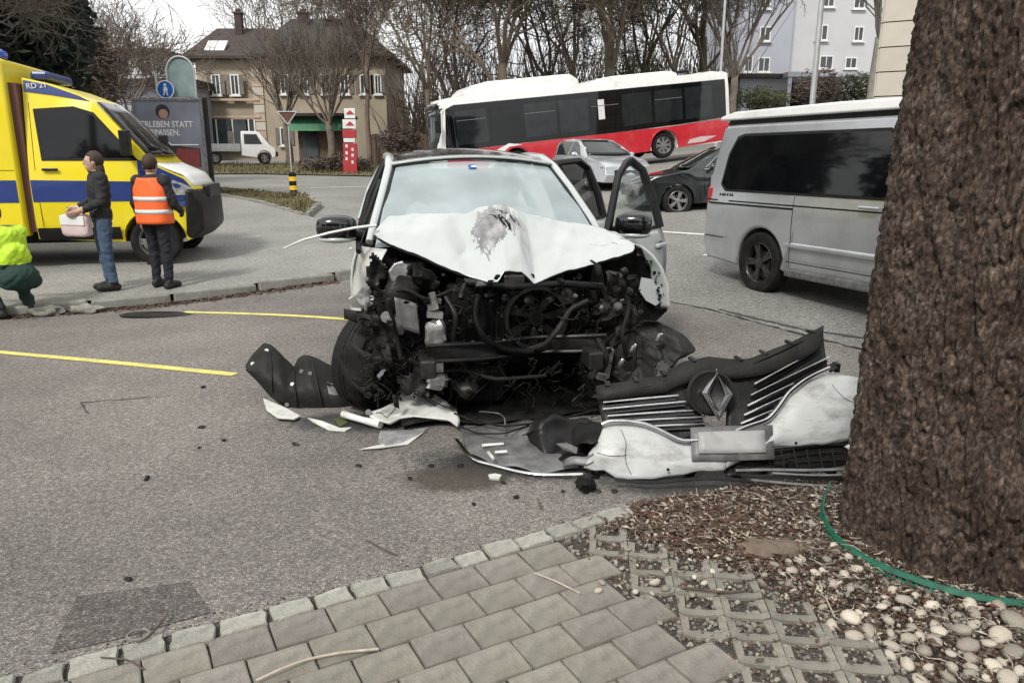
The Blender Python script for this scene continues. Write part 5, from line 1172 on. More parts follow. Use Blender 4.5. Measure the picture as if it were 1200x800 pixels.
mb = MB(); mb.tube([(-.99, 2.18, 1.06), (-1.0, 2.22, 1.06), (-1.0, 2.38, 1.06), (-.99, 2.42, 1.06)], .017, 8); mb.build('door_handle', 'silver', van, smooth=50)
mb = MB(); mb.tube([(-.941, y, .60) for y in (1.4, 2.0, 2.8, 3.45)], .014, 8, sq=2.2); mb.build('side_crease', 'silver', van, smooth=70)
mb = MB(); mb.box((-.9, 2.4, .3), (.08, 2.05, .09)); mb.build('sill', 'plastic_grey', van, bevel=.02)
mb = MB(); mb.box((-.87, 4.86, 1.0), (.09, .1, .34)); mb.build('tail_lamp', 'tail_red', van, bevel=.02)
hull('roof_gap', [(1.6, 1.895), (4.75, 1.895), (4.72, 1.95), (1.66, 1.95)], lambda y, z: .79, 'plastic_black', van, bevel=.004)
hull('pop_up_roof', [(1.45, 1.95), (4.86, 1.95), (4.84, 2.0), (4.6, 2.045), (3.0, 2.06), (2.0, 2.05), (1.6, 2.0)], lambda y, z: .835-.25*max(0, z-1.99), 'white_paint', van, bulge=(.15, .05), bevel=.02)
mb = MB()
for k, x_ in enumerate((4.62, 4.57, 4.53, 4.48, 4.43, 4.39)): mb.box((-wv(4.5, 1.09)-.003, x_, 1.09), (.004, .022, .03))
mb.build('side_badge', 'plastic_black', van)
wheel((-.84, 3.85, .35), .35, .23, 0, 'rim_black', van, side=-1); wheel((-.84, .95, .35), .35, .23, 0, 'rim_black', van, side=-1)
wheel((.84, 3.85, .35), .35, .23, 0, 'rim_black', van, side=1); wheel((.84, .95, .35), .35, .23, 0, 'rim_black', van, side=1)
mb = MB(); mb.box((0, 2.4, .32), (1.6, 4.2, .1)); mb.build('underbody', 'bay_black', van)
for (y_, s_) in ((3.85, 1), (.95, 1)):
    mb = MB(); mb.box((0, y_, .45), (1.3, .7, .45)); mb.build('wheel_housing', 'bay_black', van)
# ---- bus on the hill
bus = thing('city_bus', 'red and white city bus with black window band on the sloping street', 'bus', (-2.64, 27.8, .60), rot=(.113, 0, -1.256))
wb_ = lerpf([(.3, 1.24), (1.0, 1.275), (2.4, 1.26), (2.95, 1.2), (3.05, 1.12)])
def wbus(y, z): return wb_(z)*(1-.10*max(0, (.5-y)/.5)**2)
LB_ = 11.5
prof = [(.1, .32), (.0, .6), (.0, 1.1), (.15, 2.5), (.3, 2.95), (.45, 2.97), (LB_-.2, 2.97), (LB_-.02, 2.88), (LB_, 1.0), (LB_-.05, .35)]+arc(8.6, .5, .56, -15, 195, 14)+arc(2.65, .5, .56, -15, 195, 14)
hull('body', prof, wbus, 'white_paint', bus, (1.0, 2.4, 2.8), (.08, .16, .25, .35, .5, 1.0, 3.4, 7.8), (.25, .05), 8, .06, 30)
# windows band and red panels
WB = [(.10, 1.2), (.9, 1.2), (3.6, 1.2), (6.5, 1.18), (9.2, 1.2), (LB_-.16, 1.28), (LB_-.16, 2.68), (.55, 2.72), (.25, 2.6)]
patch('window_band', WB, wbus, 1, .004, .006, 'glass_dark', bus)
xs_ = [.5, 1.75, 3.0, 4.35, 5.6, 6.85, 8.2, 9.5, 10.8]
for k, (a, b) in enumerate(zip(xs_[:-1], xs_[1:])):
    P = [(a+.06, 1.36), (b-.06, 1.38), (b-.06, 2.5), (a+.06, 2.5)]
    o = patch('window', P, wbus, 1, .012, .006, 'glass_mid' if k not in (1, 4) else 'glass_dark', bus)
    if k % 2 == 0:
        mb = MB(); mb.box((wbus(a, 2.2)+.022, (a+b)/2, 2.18), (.008, b-a-.16, .025)); mb.build('window_bar', 'plastic_grey', o)
patch('notice', [(5.95, 1.7), (6.2, 1.7), (6.2, 2.4), (5.95, 2.4)], wbus, 1, .02, .003, 'sign_white', bus)
def redtop(y): return 1.195 if y < 6.5 else 1.18+max(0, y-9.2)*.03
RP = [(LB_-.03, .42), (LB_-.03, 1.23)]+[(y, redtop(y)-.012) for y in (10.5, 9.2, 8, 6.5, 5, 3.6, 2.0, .9, .15)]+[(.06, .5)]+arc(2.65, .5, .6, 195, -15, 14)+arc(8.6, .5, .6, 195, -15, 14)
patch('red_panel', RP, wbus, 1, .004, .006, 'bus_red', bus)
for cy in (2.65, 8.6):
    mb = MB(); A = arc(cy, .5, .59, 0, 180, 20); mb.tube([(wbus(y, z)+.012, y, z) for y, z in A], .03, 6); mb.build('arch_trim', 'bus_red', bus, smooth=60)
    wheel((1.1, cy, .5), .48, .28, 0, 'rim_grey', bus, spokes=8, side=1); wheel((-1.1, cy, .5), .48, .28, 0, 'rim_grey', bus, spokes=8, side=-1)
    mb = MB(); mb.box((0, cy, .6), (1.7, 1.0, .7)); mb.build('wheel_housing', 'bay_black', bus)
patch('white_swoosh', [(1.5, .45), (1.75, .45), (2.0, .85), (2.4, 1.12), (2.9, 1.14), (2.4, 1.24), (1.9, 1.05)], wbus, 1, .016, .004, 'white_paint', bus)
patch('pale_swoosh', [(9.6, .45), (10.3, .45), (10.9, .62), (10.2, .66), (9.7, .6)], wbus, 1, .016, .004, 'bag_pink', bus)
# front end
mb = MB(); mb.grid(lambda u, v: ((u*2-1)*1.08, .02+.13*max(0, v-.1)-.25*(1-(u*2-1)**2)*.93-.02, 1.05+1.55*v), 12, 8); mb.build('windscreen', 'glass_mid', bus, smooth=60, solid=.01)
mb = MB(); mb.grid(lambda u, v: ((u*2-1)*.9, .1-.25*(1-(u*2-1)**2)*.93, 2.62+.22*v), 10, 2); mb.build('route_display', 'plastic_gloss', bus, smooth=60, solid=.02)
mb = MB(); mb.tube([(1.24, .15, 2.62), (1.4, -.1, 2.6), (1.42, -.12, 2.1)], .03, 6); mb.box((1.42, -.12, 2.05), (.1, .18, .4)); mb.build('wing_mirror', 'plastic_black', bus, bevel=.02)
for y0, y1, h, nm in ((.7+.35, 5.35, .46, 'roof_pod'), (5.85, 9.4, .24, 'roof_pod'), (10.0, 11.1, .08, 'roof_pod')):
    hull(nm, [(y0, 2.94), (y1, 2.94), (y1-.02, 2.94+h*.55), (y1-.25, 2.94+h*.93), (y1-.5, 2.94+h), (y0+.9, 2.94+h), (y0+.3, 2.94+h*.8), (y0+.03, 2.94+h*.4)], lambda y, z: 1.1-.25*max(0, z-3.1), 'white_paint', bus, bevel=.05)
mb = MB(); mb.box((.9, 9.7, 3.1), (.3, .4, .1)); mb.build('roof_hatch', 'plastic_black', bus, bevel=.02)
# ---- generic car for the traffic behind
def make_car(name, label, loc, rz, paint, L=4.3, W=.88, Hh=1.45, side=1, tilt=0):
    r_ = thing(name, label, 'car', loc, rot=(tilt, 0, rz)); k = Hh/1.45
    wz = lerpf([(.2, W*.93), (.35, W*.985), (.65, W), (.88*k, W*.965), (1.0*k, W*.9), (1.42*k, W*.66)])
    def wc(y, z): return wz(z)*(1-.18*max(0, (.7-y)/.7)**2.2-.12*max(0, (y-L+.5)/.5)**2)
    prof = [(.08, .24), (.0, .45), (.03, .68), (.35, .82*k), (1.05, .95*k), (1.45, 1.18*k), (1.95, 1.4*k), (2.4, 1.45*k), (3.1, 1.43*k), (3.65, 1.33*k), (L-.3, 1.02*k), (L-.05, .9*k), (L, .6), (L-.05, .28)]+arc(L-.85, .33, .345, -12, 192, 14)+arc(.82, .33, .345, -12, 192, 14)
    hull('body', prof, wc, paint, r_, (.45, .7, .88*k, 1.0*k, 1.2*k, 1.35*k), (1.2, 1.7, 2.3, 3.0), (.16, .1), 8, .03, 35)
    for s in (-1, 1):
        patch('side_window', [(1.42, .97*k), (2.3, .99*k), (2.3, 1.37*k), (2.02, 1.36*k), (1.7, 1.22*k)], wc, s, .003, .005, 'glass_mid', r_)
        patch('side_window', [(2.36, .99*k), (3.2, 1.01*k), (3.3, 1.25*k), (3.1, 1.36*k), (2.36, 1.38*k)], wc, s, .003, .005, 'glass_mid', r_)
        mb = MB(); mb.tube([(s*(wc(y, z)+.008), y, z) for y, z in ((1.38, .955*k), (2.3, .975*k), (3.3, 1.0*k))], .01, 6); mb.build('chrome_strip', 'chrome', r_, smooth=60)
        mb = MB(); mb.tube([(s*(wc(y, z)+.006), y, z) for y, z in ((1.42, .99*k), (1.7, 1.23*k), (2.02, 1.385*k), (2.6, 1.41*k), (3.15, 1.38*k), (3.35, 1.25*k))], .011, 6); mb.build('window_surround', 'chrome', r_, smooth=60)
        seam(r_, wc, s, [(1.4, .4), (1.36, .94*k)]); seam(r_, wc, s, [(2.34, .32), (2.33, .98*k)]); seam(r_, wc, s, [(3.25, .6), (3.3, .98*k)])
        mb = MB(); mb.ell((s*(W+.09), 1.5, 1.0*k), (.1, .06, .07), 12, 8); mb.tube([(s*(W*.9), 1.5, .96*k), (s*(W+.05), 1.5, .98*k)], .025, 6); mb.build('door_mirror', paint, r_, smooth=60)
        mb = MB(); mb.ell((s*W*.72, .14, .66), (.17, .1, .07), 12, 8, (0, 0, s*.35)); mb.build('headlamp', 'lens', r_, smooth=60)
        mb = MB(); mb.ell((s*W*.78, L-.1, .8*k), (.13, .1, .08), 12, 8, (0, 0, -s*.3)); mb.build('tail_lamp', 'tail_red', r_, smooth=60)
        for y_ in (.82, L-.85): wheel((s*(W-.1), y_, .32), .32, .2, 0, 'rim_grey', r_, side=s)
    def ws_(u, v, a, b):
        x = u*2-1; y = a[0]+(b[0]-a[0])*v; z = a[1]+(b[1]-a[1])*v; return (x*(wc(y, z)*.93), y-.08*(1-x*x)*(1 if a[0] < 2 else -1)-(.0 if a[0] > 2 else .0), z+.012)
    mb = MB(); mb.grid(lambda u, v: ws_(u, v, (1.1, .985*k), (1.93, 1.395*k)), 10, 6); mb.build('windscreen', 'glass_mid', r_, smooth=60, solid=.006)
    mb = MB(); mb.grid(lambda u, v: ws_(u, v, (L-.33, 1.06*k), (3.62, 1.345*k)), 10, 6); mb.build('rear_window', 'glass_mid', r_, smooth=60, solid=.006)
    mb = MB(); mb.box((0, .02-.12, .5), (W*1.1, .1, .16)); mb.build('front_grille', 'plastic_black', r_, bevel=.03)
    mb = MB(); mb.box((0, L/2, .3), (W*1.5, L*.85, .14)); mb.build('underbody', 'bay_black', r_)
    return r_
make_car('black_car', 'black car standing behind the silver van', (2.7, 16.9, gz(4, 16.5)-.16), -math.pi/2+.04, 'black_paint', 4.5, .9, 1.46, tilt=.03)
make_car('white_car', 'small pale car half hidden behind the wreck in front of the bus', (3.15, 20.6, gz(2.9, 21)-.05), .35, 'silver', 3.6, .82, 1.44)
# ---- ambulance
amb = thing('ambulance', 'yellow ambulance with blue stripe at the left edge behind the people', 'ambulance', (-4.78, 11.86, gz(-5, 11)+.1), math.atan2(.978, -.208))
wa_ = lerpf([(.35, .9), (.5, .97), (1.2, .985), (1.5, .95), (2.4, .82), (2.7, .76)])
def wamb(y, z): return wa_(z)*(1-.16*max(0, (.55-y)/.55)**2)
prof = [(.1, .36), (.0, .55), (.0, .9), (.05, 1.1), (.16, 1.25), (.5, 1.42), (.62, 1.55), (1.25, 2.28), (1.4, 2.36), (1.75, 2.5), (2.12, 2.58), (2.15, .4)]+arc(.62, .37, .41, -5, 185, 16)
hull('cab', prof, wamb, 'amb_yellow', amb, (.6, .9, 1.2, 1.45, 1.7, 2.0, 2.3), (.7, 1.0, 1.3, 1.8), (.1, 0), 8, .03, 30)
wbox = lambda y, z: 1.06
hull('box_body', [(2.24, .45), (2.24, 2.76), (2.28, 2.81), (5.8, 2.81), (5.85, 2.76), (5.85, .45)]+arc(4.1, .37, .44, -5, 185, 14), wbox, 'amb_yellow', amb, bevel=.05)
hull('gap_bellows', [(2.14, .5), (2.14, 2.5), (2.26, 2.5), (2.26, .5)], lambda y, z: .95, 'brown_trim', amb, bevel=.01)
patch('cab_window', [(.78, 1.52), (1.92, 1.52), (1.97, 2.13), (1.5, 2.16), (1.27, 2.09)], wamb, -1, .006, .005, 'glass_dark', amb)
patch('window_seal', [(.72, 1.48), (1.96, 1.48), (2.01, 2.17), (1.5, 2.21), (1.25, 2.13)], wamb, -1, .002, .005, 'plastic_black', amb)
patch('blue_stripe', [(.1, .92), (2.13, .92), (2.13, 1.22), (.16, 1.18)], wamb, -1, .003, .004, 'amb_blue', amb)
patch('blue_stripe', [(2.28, .92), (5.8, .92), (5.8, 1.22), (2.28, 1.22)], wbox, -1, .003, .004, 'amb_blue', amb)
patch('blue_hood_patch', [(.04, .84), (.22, .84), (.74, 1.0), (.74, 1.5), (.5, 1.40), (.16, 1.225), (.05, 1.08)], wamb, -1, .009, .004, 'amb_blue', amb)
mb = MB(); mb.grid(lambda u, v: ((u*2-1)*(wamb(.06+.5*v, 1.3)-.02), (lambda y: y-.1*(1-(u*2-1)**2)*max(0, 1-y/.9))(.055+.47*v), (1.1+.16*min(1, v/.22)+.165*max(0, (v-.22)/.78))+.016), 8, 12); mb.build('bonnet_panel', 'white_paint', amb, smooth=60, solid=.01)
patch('roof_stripe', [(1.28, 2.28), (1.42, 2.35), (1.8, 2.49), (2.1, 2.55), (2.1, 2.40), (1.78, 2.36)], wamb, -1, .006, .004, 'amb_blue', amb)
mb = MB(); mb.box((-1.0, 1.86, 1.36), (.03, .2, .035)); mb.build('door_handle', 'plastic_black', amb, bevel=.008)
mb = MB(); mb.box((-1.075, 2.5, 1.5), (.03, .05, .3)); mb.build('grab_handle', 'plastic_black', amb, bevel=.01)
patch('box_window', [(2.7, 1.7), (3.5, 1.7), (3.5, 2.3), (2.7, 2.3)], wbox, -1, .004, .006, 'glass_dark', amb)
t = text_mesh('unit_number', 'RD 21', .10, 'sign_white', amb, (-.83, 2.06, 2.43), (R(90), R(-6), R(-90)), .003)
mb = MB(); mb.box((0, 2.0, 2.64), (1.0, .24, .12)); mb.build('light_bar', 'amb_blue', amb, bevel=.04)
mb = MB(); mb.box((-.8, 2.36, 2.87), (.2, .2, .12)); mb.build('beacon', 'beacon_blue', amb, bevel=.04)
seam(amb, wamb, -1, [(.70, .8), (.7, 1.45)]); seam(amb, wamb, -1, [(2.05, .5), (2.06, 2.25)]); seam(amb, wbox, -1, [(2.28, 1.35), (5.8, 1.35)]); seam(amb, wbox, -1, [(3.2, .5), (3.2, 2.9)])
patch('lower_trim', [(1.06, .38), (2.13, .38), (2.13, .56), (1.06, .56)], wamb, -1, .003, .012, 'plastic_black', amb)
patch('lower_trim', [(2.28, .45), (3.6, .45), (3.6, .62), (2.28, .62)], wbox, -1, .003, .012, 'plastic_grey', amb)
hull('front_bumper', [(.1, .35), (-.05, .5), (-.04, .9), (.03, 1.08), (.16, 1.08), (.2, .4)], lambda y, z: .965*(1-.1*max(0, (.4-y)/.5)**2), 'plastic_black', amb, bulge=(.1, 0), bevel=.04)
mb = MB(); mb.box((0, -.06, 1.03), (1.0, .1, .2)); mb.build('front_grille', 'plastic_black', amb, bevel=.03)
for s in (-1, 1):
    patch('headlamp', [(.03, .99), (.3, 1.0), (.44, 1.1), (.46, 1.24), (.26, 1.2), (.06, 1.1)], wamb, s, .012, .012, 'lens', amb)
    mb = MB(); mb.box((s*1.12, .82, 1.72), (.18, .12, .34)); mb.tube([(s*.93, .86, 1.6), (s*1.08, .84, 1.65)], .03, 6); mb.build('wing_mirror', 'plastic_black', amb, bevel=.03)
    for y_ in (.62, 4.1): wheel((s*.85, y_, .34), .345, .24, 0, 'rim_grey', amb, side=s)
mb = MB(); mb.grid(lambda u, v: ((u*2-1)*(.88-.16*v), (.60+.63*v)-.09*(1-(u*2-1)**2), 1.56+.72*v), 10, 6); mb.build('windscreen', 'glass_dark', amb, smooth=60, solid=.01)
mb = MB(); mb.box((0, 2.9, .42), (1.7, 5.2, .16)); mb.build('underbody', 'bay_black', amb)
# ---- small white flatbed truck before the house
tr = thing('flatbed_truck', 'small white flatbed truck parked before the beige house', 'truck', (-15.2, 49.0, gz(-15, 49)+.05), math.atan2(.93, -.35))
wt = lambda y, z: .95-.14*max(0, z-1.1)
hull('cab', [(.05, .4), (0, .9), (.35, 1.15), (.9, 1.9), (1.1, 1.98), (2.0, 1.98), (2.05, .5)]+arc(.7, .38, .42, -5, 185, 10), wt, 'white_paint', tr, (1.1,), (), (.1, 0), 6, .05)
patch('cab_window', [(.8, 1.2), (1.85, 1.2), (1.85, 1.8), (1.1, 1.8)], wt, -1, .004, .006, 'glass_dark', tr)
mb = MB(); mb.grid(lambda u, v: ((u*2-1)*.8, .36+.5*v-.08*(1-(u*2-1)**2), 1.2+.62*v), 8, 4); mb.build('windscreen', 'glass_dark', tr, smooth=60, solid=.02)
mb = MB(); mb.box((0, -.06, .6), (1.7, .12, .3)); mb.build('bumper', 'plastic_black', tr, bevel=.04)
for s in (-1, 1):
    mb = MB(); mb.ell((s*.7, .03, .85), (.16, .08, .1), 10, 8); mb.build('headlamp', 'lens', tr, smooth=60)
    for y_ in (.7, 3.6): wheel((s*.85, y_, .36), .36, .22, 0, 'rim_grey', tr, side=s)
mb = MB(); mb.box((0, 3.4, .82), (2.0, 2.6, .12)); mb.build('flatbed', 'galv', tr, bevel=.02)
for s in (-1, 1):
    mb = MB(); mb.box((s*1.0, 3.4, 1.05), (.04, 2.6, .32)); mb.build('side_board', 'galv', tr, bevel=.01)
mb = MB(); mb.box((0, 2.6, 1.5), (1.5, .3, .9)); mb.build('load_rack', 'shutter', tr, bevel=.03)
# ================================================================== PEOPLE
def capsule(mb, a, b, ra, rb, n=10):
    a, b = Vector(a), Vector(b); d = (b-a); l = d.length; d.normalize(); P = []; Rr = []
    for k in range(4): t = k/4*math.pi/2; P.append(a-d*ra*math.cos(t)); Rr.append(max(.001, ra*math.sin(t)))
    P.append(a); Rr.append(ra); P.append(b); Rr.append(rb)
    for k in range(1, 5): t = k/4*math.pi/2; P.append(b+d*rb*math.sin(t)); Rr.append(max(.001, rb*math.cos(t)))
    mb.tube(P, Rr, n)
def person(name, label, loc, rz, J, mats, zones, vox=.011, hair=None, extras=None, width=1.0):
    """J: joint dict in local coords, person faces -y; one remeshed body"""
    root = thing(name, label, 'person', loc, rz)
    mb = MB(); V_ = lambda k: Vector(J[k])
    pel, chest, neck, head = V_('pelvis'), V_('chest'), V_('neck'), V_('head')
    mb.ell(pel, (.165*width, .115, .13), 16, 10); mb.ell(chest, (.18*width, .12, .2), 18, 12, J.get('chest_rot')); mb.ell(pel.lerp(chest, .5), (.15*width, .105, .2), 16, 10, J.get('chest_rot'))
    mb.ell(chest.lerp(neck, .72), (.155*width, .08, .06), 14, 8, J.get('chest_rot'))
    capsule(mb, neck-Vector((0, 0, .04)), head-Vector((0, 0, .05)), .055, .05)
    hr = Euler(J.get('head_rot', (0, 0, 0))).to_matrix()
    mb.ell(head, (.075, .095, .115), 18, 14, J.get('head_rot')); mb.ell(head+hr @ Vector((0, -.035, -.06)), (.052, .06, .06), 14, 10)
    mb.ell(head+hr @ Vector((0, -.1, -.012)), (.013, .022, .026), 8, 6)
    for s in (-1, 1):
        mb.ell(head+hr @ Vector((s*.078, .01, -.01)), (.012, .022, .034), 8, 6)
        mb.ell(head+hr @ Vector((s*.032, -.078, .022)), (.024, .02, .01), 8, 6)
    mb.ell(head+hr @ Vector((0, -.09, -.06)), (.026, .014, .01), 8, 6)
    for s in ('l', 'r'):
        sh, el, wr, hip, kn, an = (V_(k+s) for k in ('sh', 'el', 'wr', 'hip', 'kn', 'an'))
        capsule(mb, sh, el, .062, .048); capsule(mb, el, wr, .047, .036); mb.ell(sh, (.075, .075, .075), 12, 8)
        capsule(mb, hip, kn, .088, .062); capsule(mb, kn, an, .06, .046)
        fd = Vector(J.get('foot'+s, (0, -1, 0))).normalized()
        capsule(mb, an+Vector((0, 0, -.045)), an+fd*.15+Vector((0, 0, -.055)), .045, .037); capsule(mb, an+Vector((0, 0, -.05))-fd*.04, an+Vector((0, 0, -.05)), .04, .045)
        hd_ = Vector(J.get('hand'+s, (wr-el))).normalized(); pn = Vector(J.get('palm'+s, (1, 0, 0)))
        pn = (pn-hd_*pn.dot(hd_)).normalized(); ac = hd_.cross(pn).normalized()
        pc = wr+hd_*.05
        for q in (-1.2, -.4, .4, 1.2): capsule(mb, wr+hd_*.015+ac*q*.014, wr+hd_*.085+ac*q*.0195, .019, .0155, 8)
        for q, l in ((-1.5, .062), (-.5, .076), (.5, .08), (1.5, .07)):
            b = wr+hd_*.09+ac*q*.0205; m_ = b+hd_*l*.5+pn*.012; e_ = m_+hd_*l*.38+pn*.03
            capsule(mb, b, m_, .0105, .0095, 8); capsule(mb, m_, e_, .0095, .008, 8)
        b = wr+hd_*.03+ac*.03; m_ = b+hd_*.035+ac*.03+pn*.012; capsule(mb, b, m_, .014, .012, 8); capsule(mb, m_, m_+hd_*.035+ac*.004+pn*.012, .0115, .009, 8)
    tmp = mb.build('tmp', mats[0][1])
    md = tmp.modifiers.new('r', 'REMESH'); md.mode = 'VOXEL'; md.voxel_size = vox
    md = tmp.modifiers.new('s', 'SMOOTH'); md.factor = .5; md.iterations = 3
    me = evaluated_mesh(tmp)
    me.materials.clear(); names = [m_[0] for m_ in mats]
    # cloth folds and zones
    nv_ = len(me.vertices); cs = [0.0]*(3*nv_); me.vertices.foreach_get('co', cs); ns = [Vector(v.vector) for v in me.vertex_normals]
    for i in range(nv_):
        c_ = Vector(cs[3*i:3*i+3])
        if zones(c_) != 'skin': c_ = c_+ns[i]*(.008+.009*noise.noise(Vector((c_.x*7, c_.y*7, c_.z*15)))+.010*noise.noise(Vector((c_.x*16, c_.y*16, c_.z*26+c_.x*20)))); cs[3*i:3*i+3] = c_
    me.vertices.foreach_set('co', cs); me.update()
    for p in me.polygons: p.material_index = names.index(zones(p.center))
    o = link('body', me, [m_[1] for m_ in mats], root, smooth=180)
    if hair:
        mb = MB(); mb.ell(head+hr @ Vector((0, .014, .022)), (.086, .1, .108), 18, 12, J.get('head_rot'), fn=lambda d: (1+.05*noise.noise(d*6)) if (d.y > -.35 or d.z > .45) else .80)
        if hair == 'long': mb.ell(head+hr @ Vector((0, .06, -.1)), (.075, .05, .12), 14, 10, J.get('head_rot'), fn=lambda d: 1+.1*noise.noise(d*5))
        mb.build('hair', 'hair_brown', root, smooth=80)
    for s in (-1, 1):
        mb = MB(); mb.ell(head+hr @ Vector((s*.031, -.084, .008)), (.012, .008, .007), 8, 6); mb.build('eye', 'sign_white', root, smooth=80)
        mb = MB(); mb.ell(head+hr @ Vector((s*.031, -.0905, .008)), (.005, .003, .005), 8, 6); mb.build('pupil', 'shoe', root, smooth=80)
    return root, me
def stand(h, hip_w=.095, arms=None):
    k = h/1.68
    J = dict(pelvis=(0, 0, .95*k), chest=(0, .005, 1.24*k), neck=(0, .01, 1.43*k), head=(0, -.01, 1.565*k))
    for s, x in (('l', -1), ('r', 1)):
        J['sh'+s] = (x*.185, .01, 1.37*k); J['hip'+s] = (x*hip_w, 0, .9*k); J['kn'+s] = (x*hip_w*1.05, -.01, .5*k); J['an'+s] = (x*hip_w*1.1, .02, .1)
        J['el'+s] = (x*.245, .03, 1.09*k); J['wr'+s] = (x*.255, -.06, .86*k); J['palm'+s] = (-x, 0, 0)
    return J
def zstd(h, up, low, gl=None):
    k = h/1.68
    def z(c):
        if c.z > 1.455*k: return 'skin'
        if c.z < .11: return 'shoe'
        if abs(c.x) > .215 and c.z < .845*k: return 'skin'
        return up if c.z > .90*k else low
    return z
# person holding a pale bag, facing left and away
J = stand(1.64); J.update(ell=(-.25, -.03, 1.08), wrl=(-.14, -.24, .98), elr=(.25, -.02, 1.08), wrr=(.12, -.25, .97), palml=(1, 0, .2), palmr=(-1, 0, .2), head_rot=(0, 0, -.3))
def z1(c):
    k = 1.64/1.68
    if c.z > 1.455*k: return 'skin'
    if c.z < .11: return 'shoe'
    if c.y < -.215: return 'skin'
    return 'up' if c.z > .90*k else 'low'
pz = lambda x, y: gz(x, y)+.1
person('person', 'person in dark jacket and jeans holding a pale bag beside the ambulance', (-4.93, 8.98, pz(-4.93, 8.98)), -.9, J, [('up', 'jacket_black'), ('low', 'jeans'), ('skin', 'skin'), ('shoe', 'shoe')], z1, hair='long')
cx_, cy_ = -4.93, 8.98; dv = Matrix.Rotation(-.9, 3, 'Z') @ Vector((-.02, -.27, 0))
bg_ = thing('shoulder_bag', 'pale pink bag held by the person in the dark jacket', 'bag', (cx_+dv.x, cy_+dv.y, pz(cx_, cy_)+.66), -.25)
mb = MB(); mb.ell((0, 0, .14), (.19, .06, .13), 26, 18, fn=lambda d: (abs(d.x)**6+abs(d.y)**6+abs(d.z)**6)**(-1/6)*(1+.07*noise.noise(d*3.5)+.03*noise.noise(d*9))); mb.build('bag_body', 'bag_pink', bg_, smooth=60)
mb = MB(); mb.box((0, -.062, .2), (.34, .012, .11)); mb.build('bag_flap', 'airbag', bg_, bevel=.01)
mb = MB(); mb.tube([(.12*math.cos(t*math.pi/8), 0, .26+.1*math.sin(t*math.pi/8)) for t in range(9)], .01, 6); mb.build('bag_handle', 'bag_pink', bg_, smooth=60)
# person in orange vest, back to the camera
J = stand(1.6)
J.update(head_rot=(0, 0, .35), anl=(-.11, .02, .1), anr=(.12, -.05, .1), knr=(.11, -.05, .5), wrl=(-.2, -.2, .95), ell=(-.26, -.02, 1.04))
rp, me = person('person', 'person in orange high visibility vest and dark trousers, back to the camera', (-4.33, 9.08, pz(-4.33, 9.08)), math.pi-.25, J, [('up', 'jacket_black'), ('low', 'trousers_navy'), ('skin', 'skin'), ('shoe', 'shoe')], zstd(1.6, 'up', 'low'), hair='short')
def vest(rp, zb, zt, mat, yoff=.0, stripes=True, w_=.215):
    def f(a, z):
        t = (z-zb)/(zt-zb); wx = w_*(1-.02*t) if t < .75 else w_*(1-.25*(t-.75)/.25*1.6); wy = .158*(1-.2*max(0, t-.6))
        c_, s_ = math.cos(a), math.sin(a); n_ = 1+.05*noise.noise(Vector((c_*2, s_*2, z*6)))
        return Vector((wx*n_*math.copysign(abs(c_)**.75, c_), .008+wy*n_*math.copysign(abs(s_)**.8, s_)+yoff, z))
    mb = MB(); mb.grid(lambda u, v: f(u*2*math.pi, zb+(zt-zb)*v), 36, 14, cu=True); o = mb.build('vest', mat, rp, smooth=80, solid=.008)
    if stripes:
        for z in (zb+.12, zb+.27):
            mb = MB(); mb.grid(lambda u, v: (lambda p: Vector((p.x*1.025, p.y*1.03, p.z)))(f(u*2*math.pi, z+.05*v)), 36, 2, cu=True); mb.build('reflective_band', 'reflective', o, smooth=80, solid=.004)
    return o
vest(rp, .80, 1.34, 'vest_orange')
# crouching person in yellow jacket at the left edge
J = dict(pelvis=(0, .2, .40), chest=(0, .04, .68), neck=(0, -.06, .86), head=(0, -.12, .985), chest_rot=(-.45, 0, 0), head_rot=(.35, 0, 0),
         shl=(-.19, -.04, .80), shr=(.19, -.04, .80), ell=(-.24, -.25, .62), elr=(.24, -.25, .62), wrl=(-.16, -.46, .5), wrr=(.16, -.46, .52), palml=(0, 0, -1), palmr=(0, 0, -1),
         hipl=(-.1, .18, .36), hipr=(.1, .18, .38), knl=(-.17, -.2, .46), knr=(.16, -.2, .5), anl=(-.13, .06, .1), anr=(.14, .02, .1))
def z3(c):
    if c.z > .885 and c.y < .0: return 'skin'
    if c.z < .12: return 'shoe'
    if c.y < -.44: return 'skin'
    if c.z > .53 or (c.z > .42 and abs(c.x) > .2 and c.y < -.2): return 'up'
    return 'low'
person('person', 'crouching person in yellow-green jacket and dark trousers cut by the left edge', (-5.40, 7.86, gz(-5.40, 7.86)+.01), -2.0, J, [('up', 'hi_vis'), ('low', 'trousers_green'), ('skin', 'skin'), ('shoe', 'shoe')], z3, hair='short')[0].scale = (1.1, 1.1, 1.1)
# ================================================================== BACKGROUND
def on(px, Y): p = at(px, 185, Y); return Vector((p.x, Y, gz(p.x, Y)))
# ---- posts and signs
def post(mb, x, y, z0, z1, r=.04, n=10): mb.tube([(x, y, z0), (x, y, z1)], r, n)
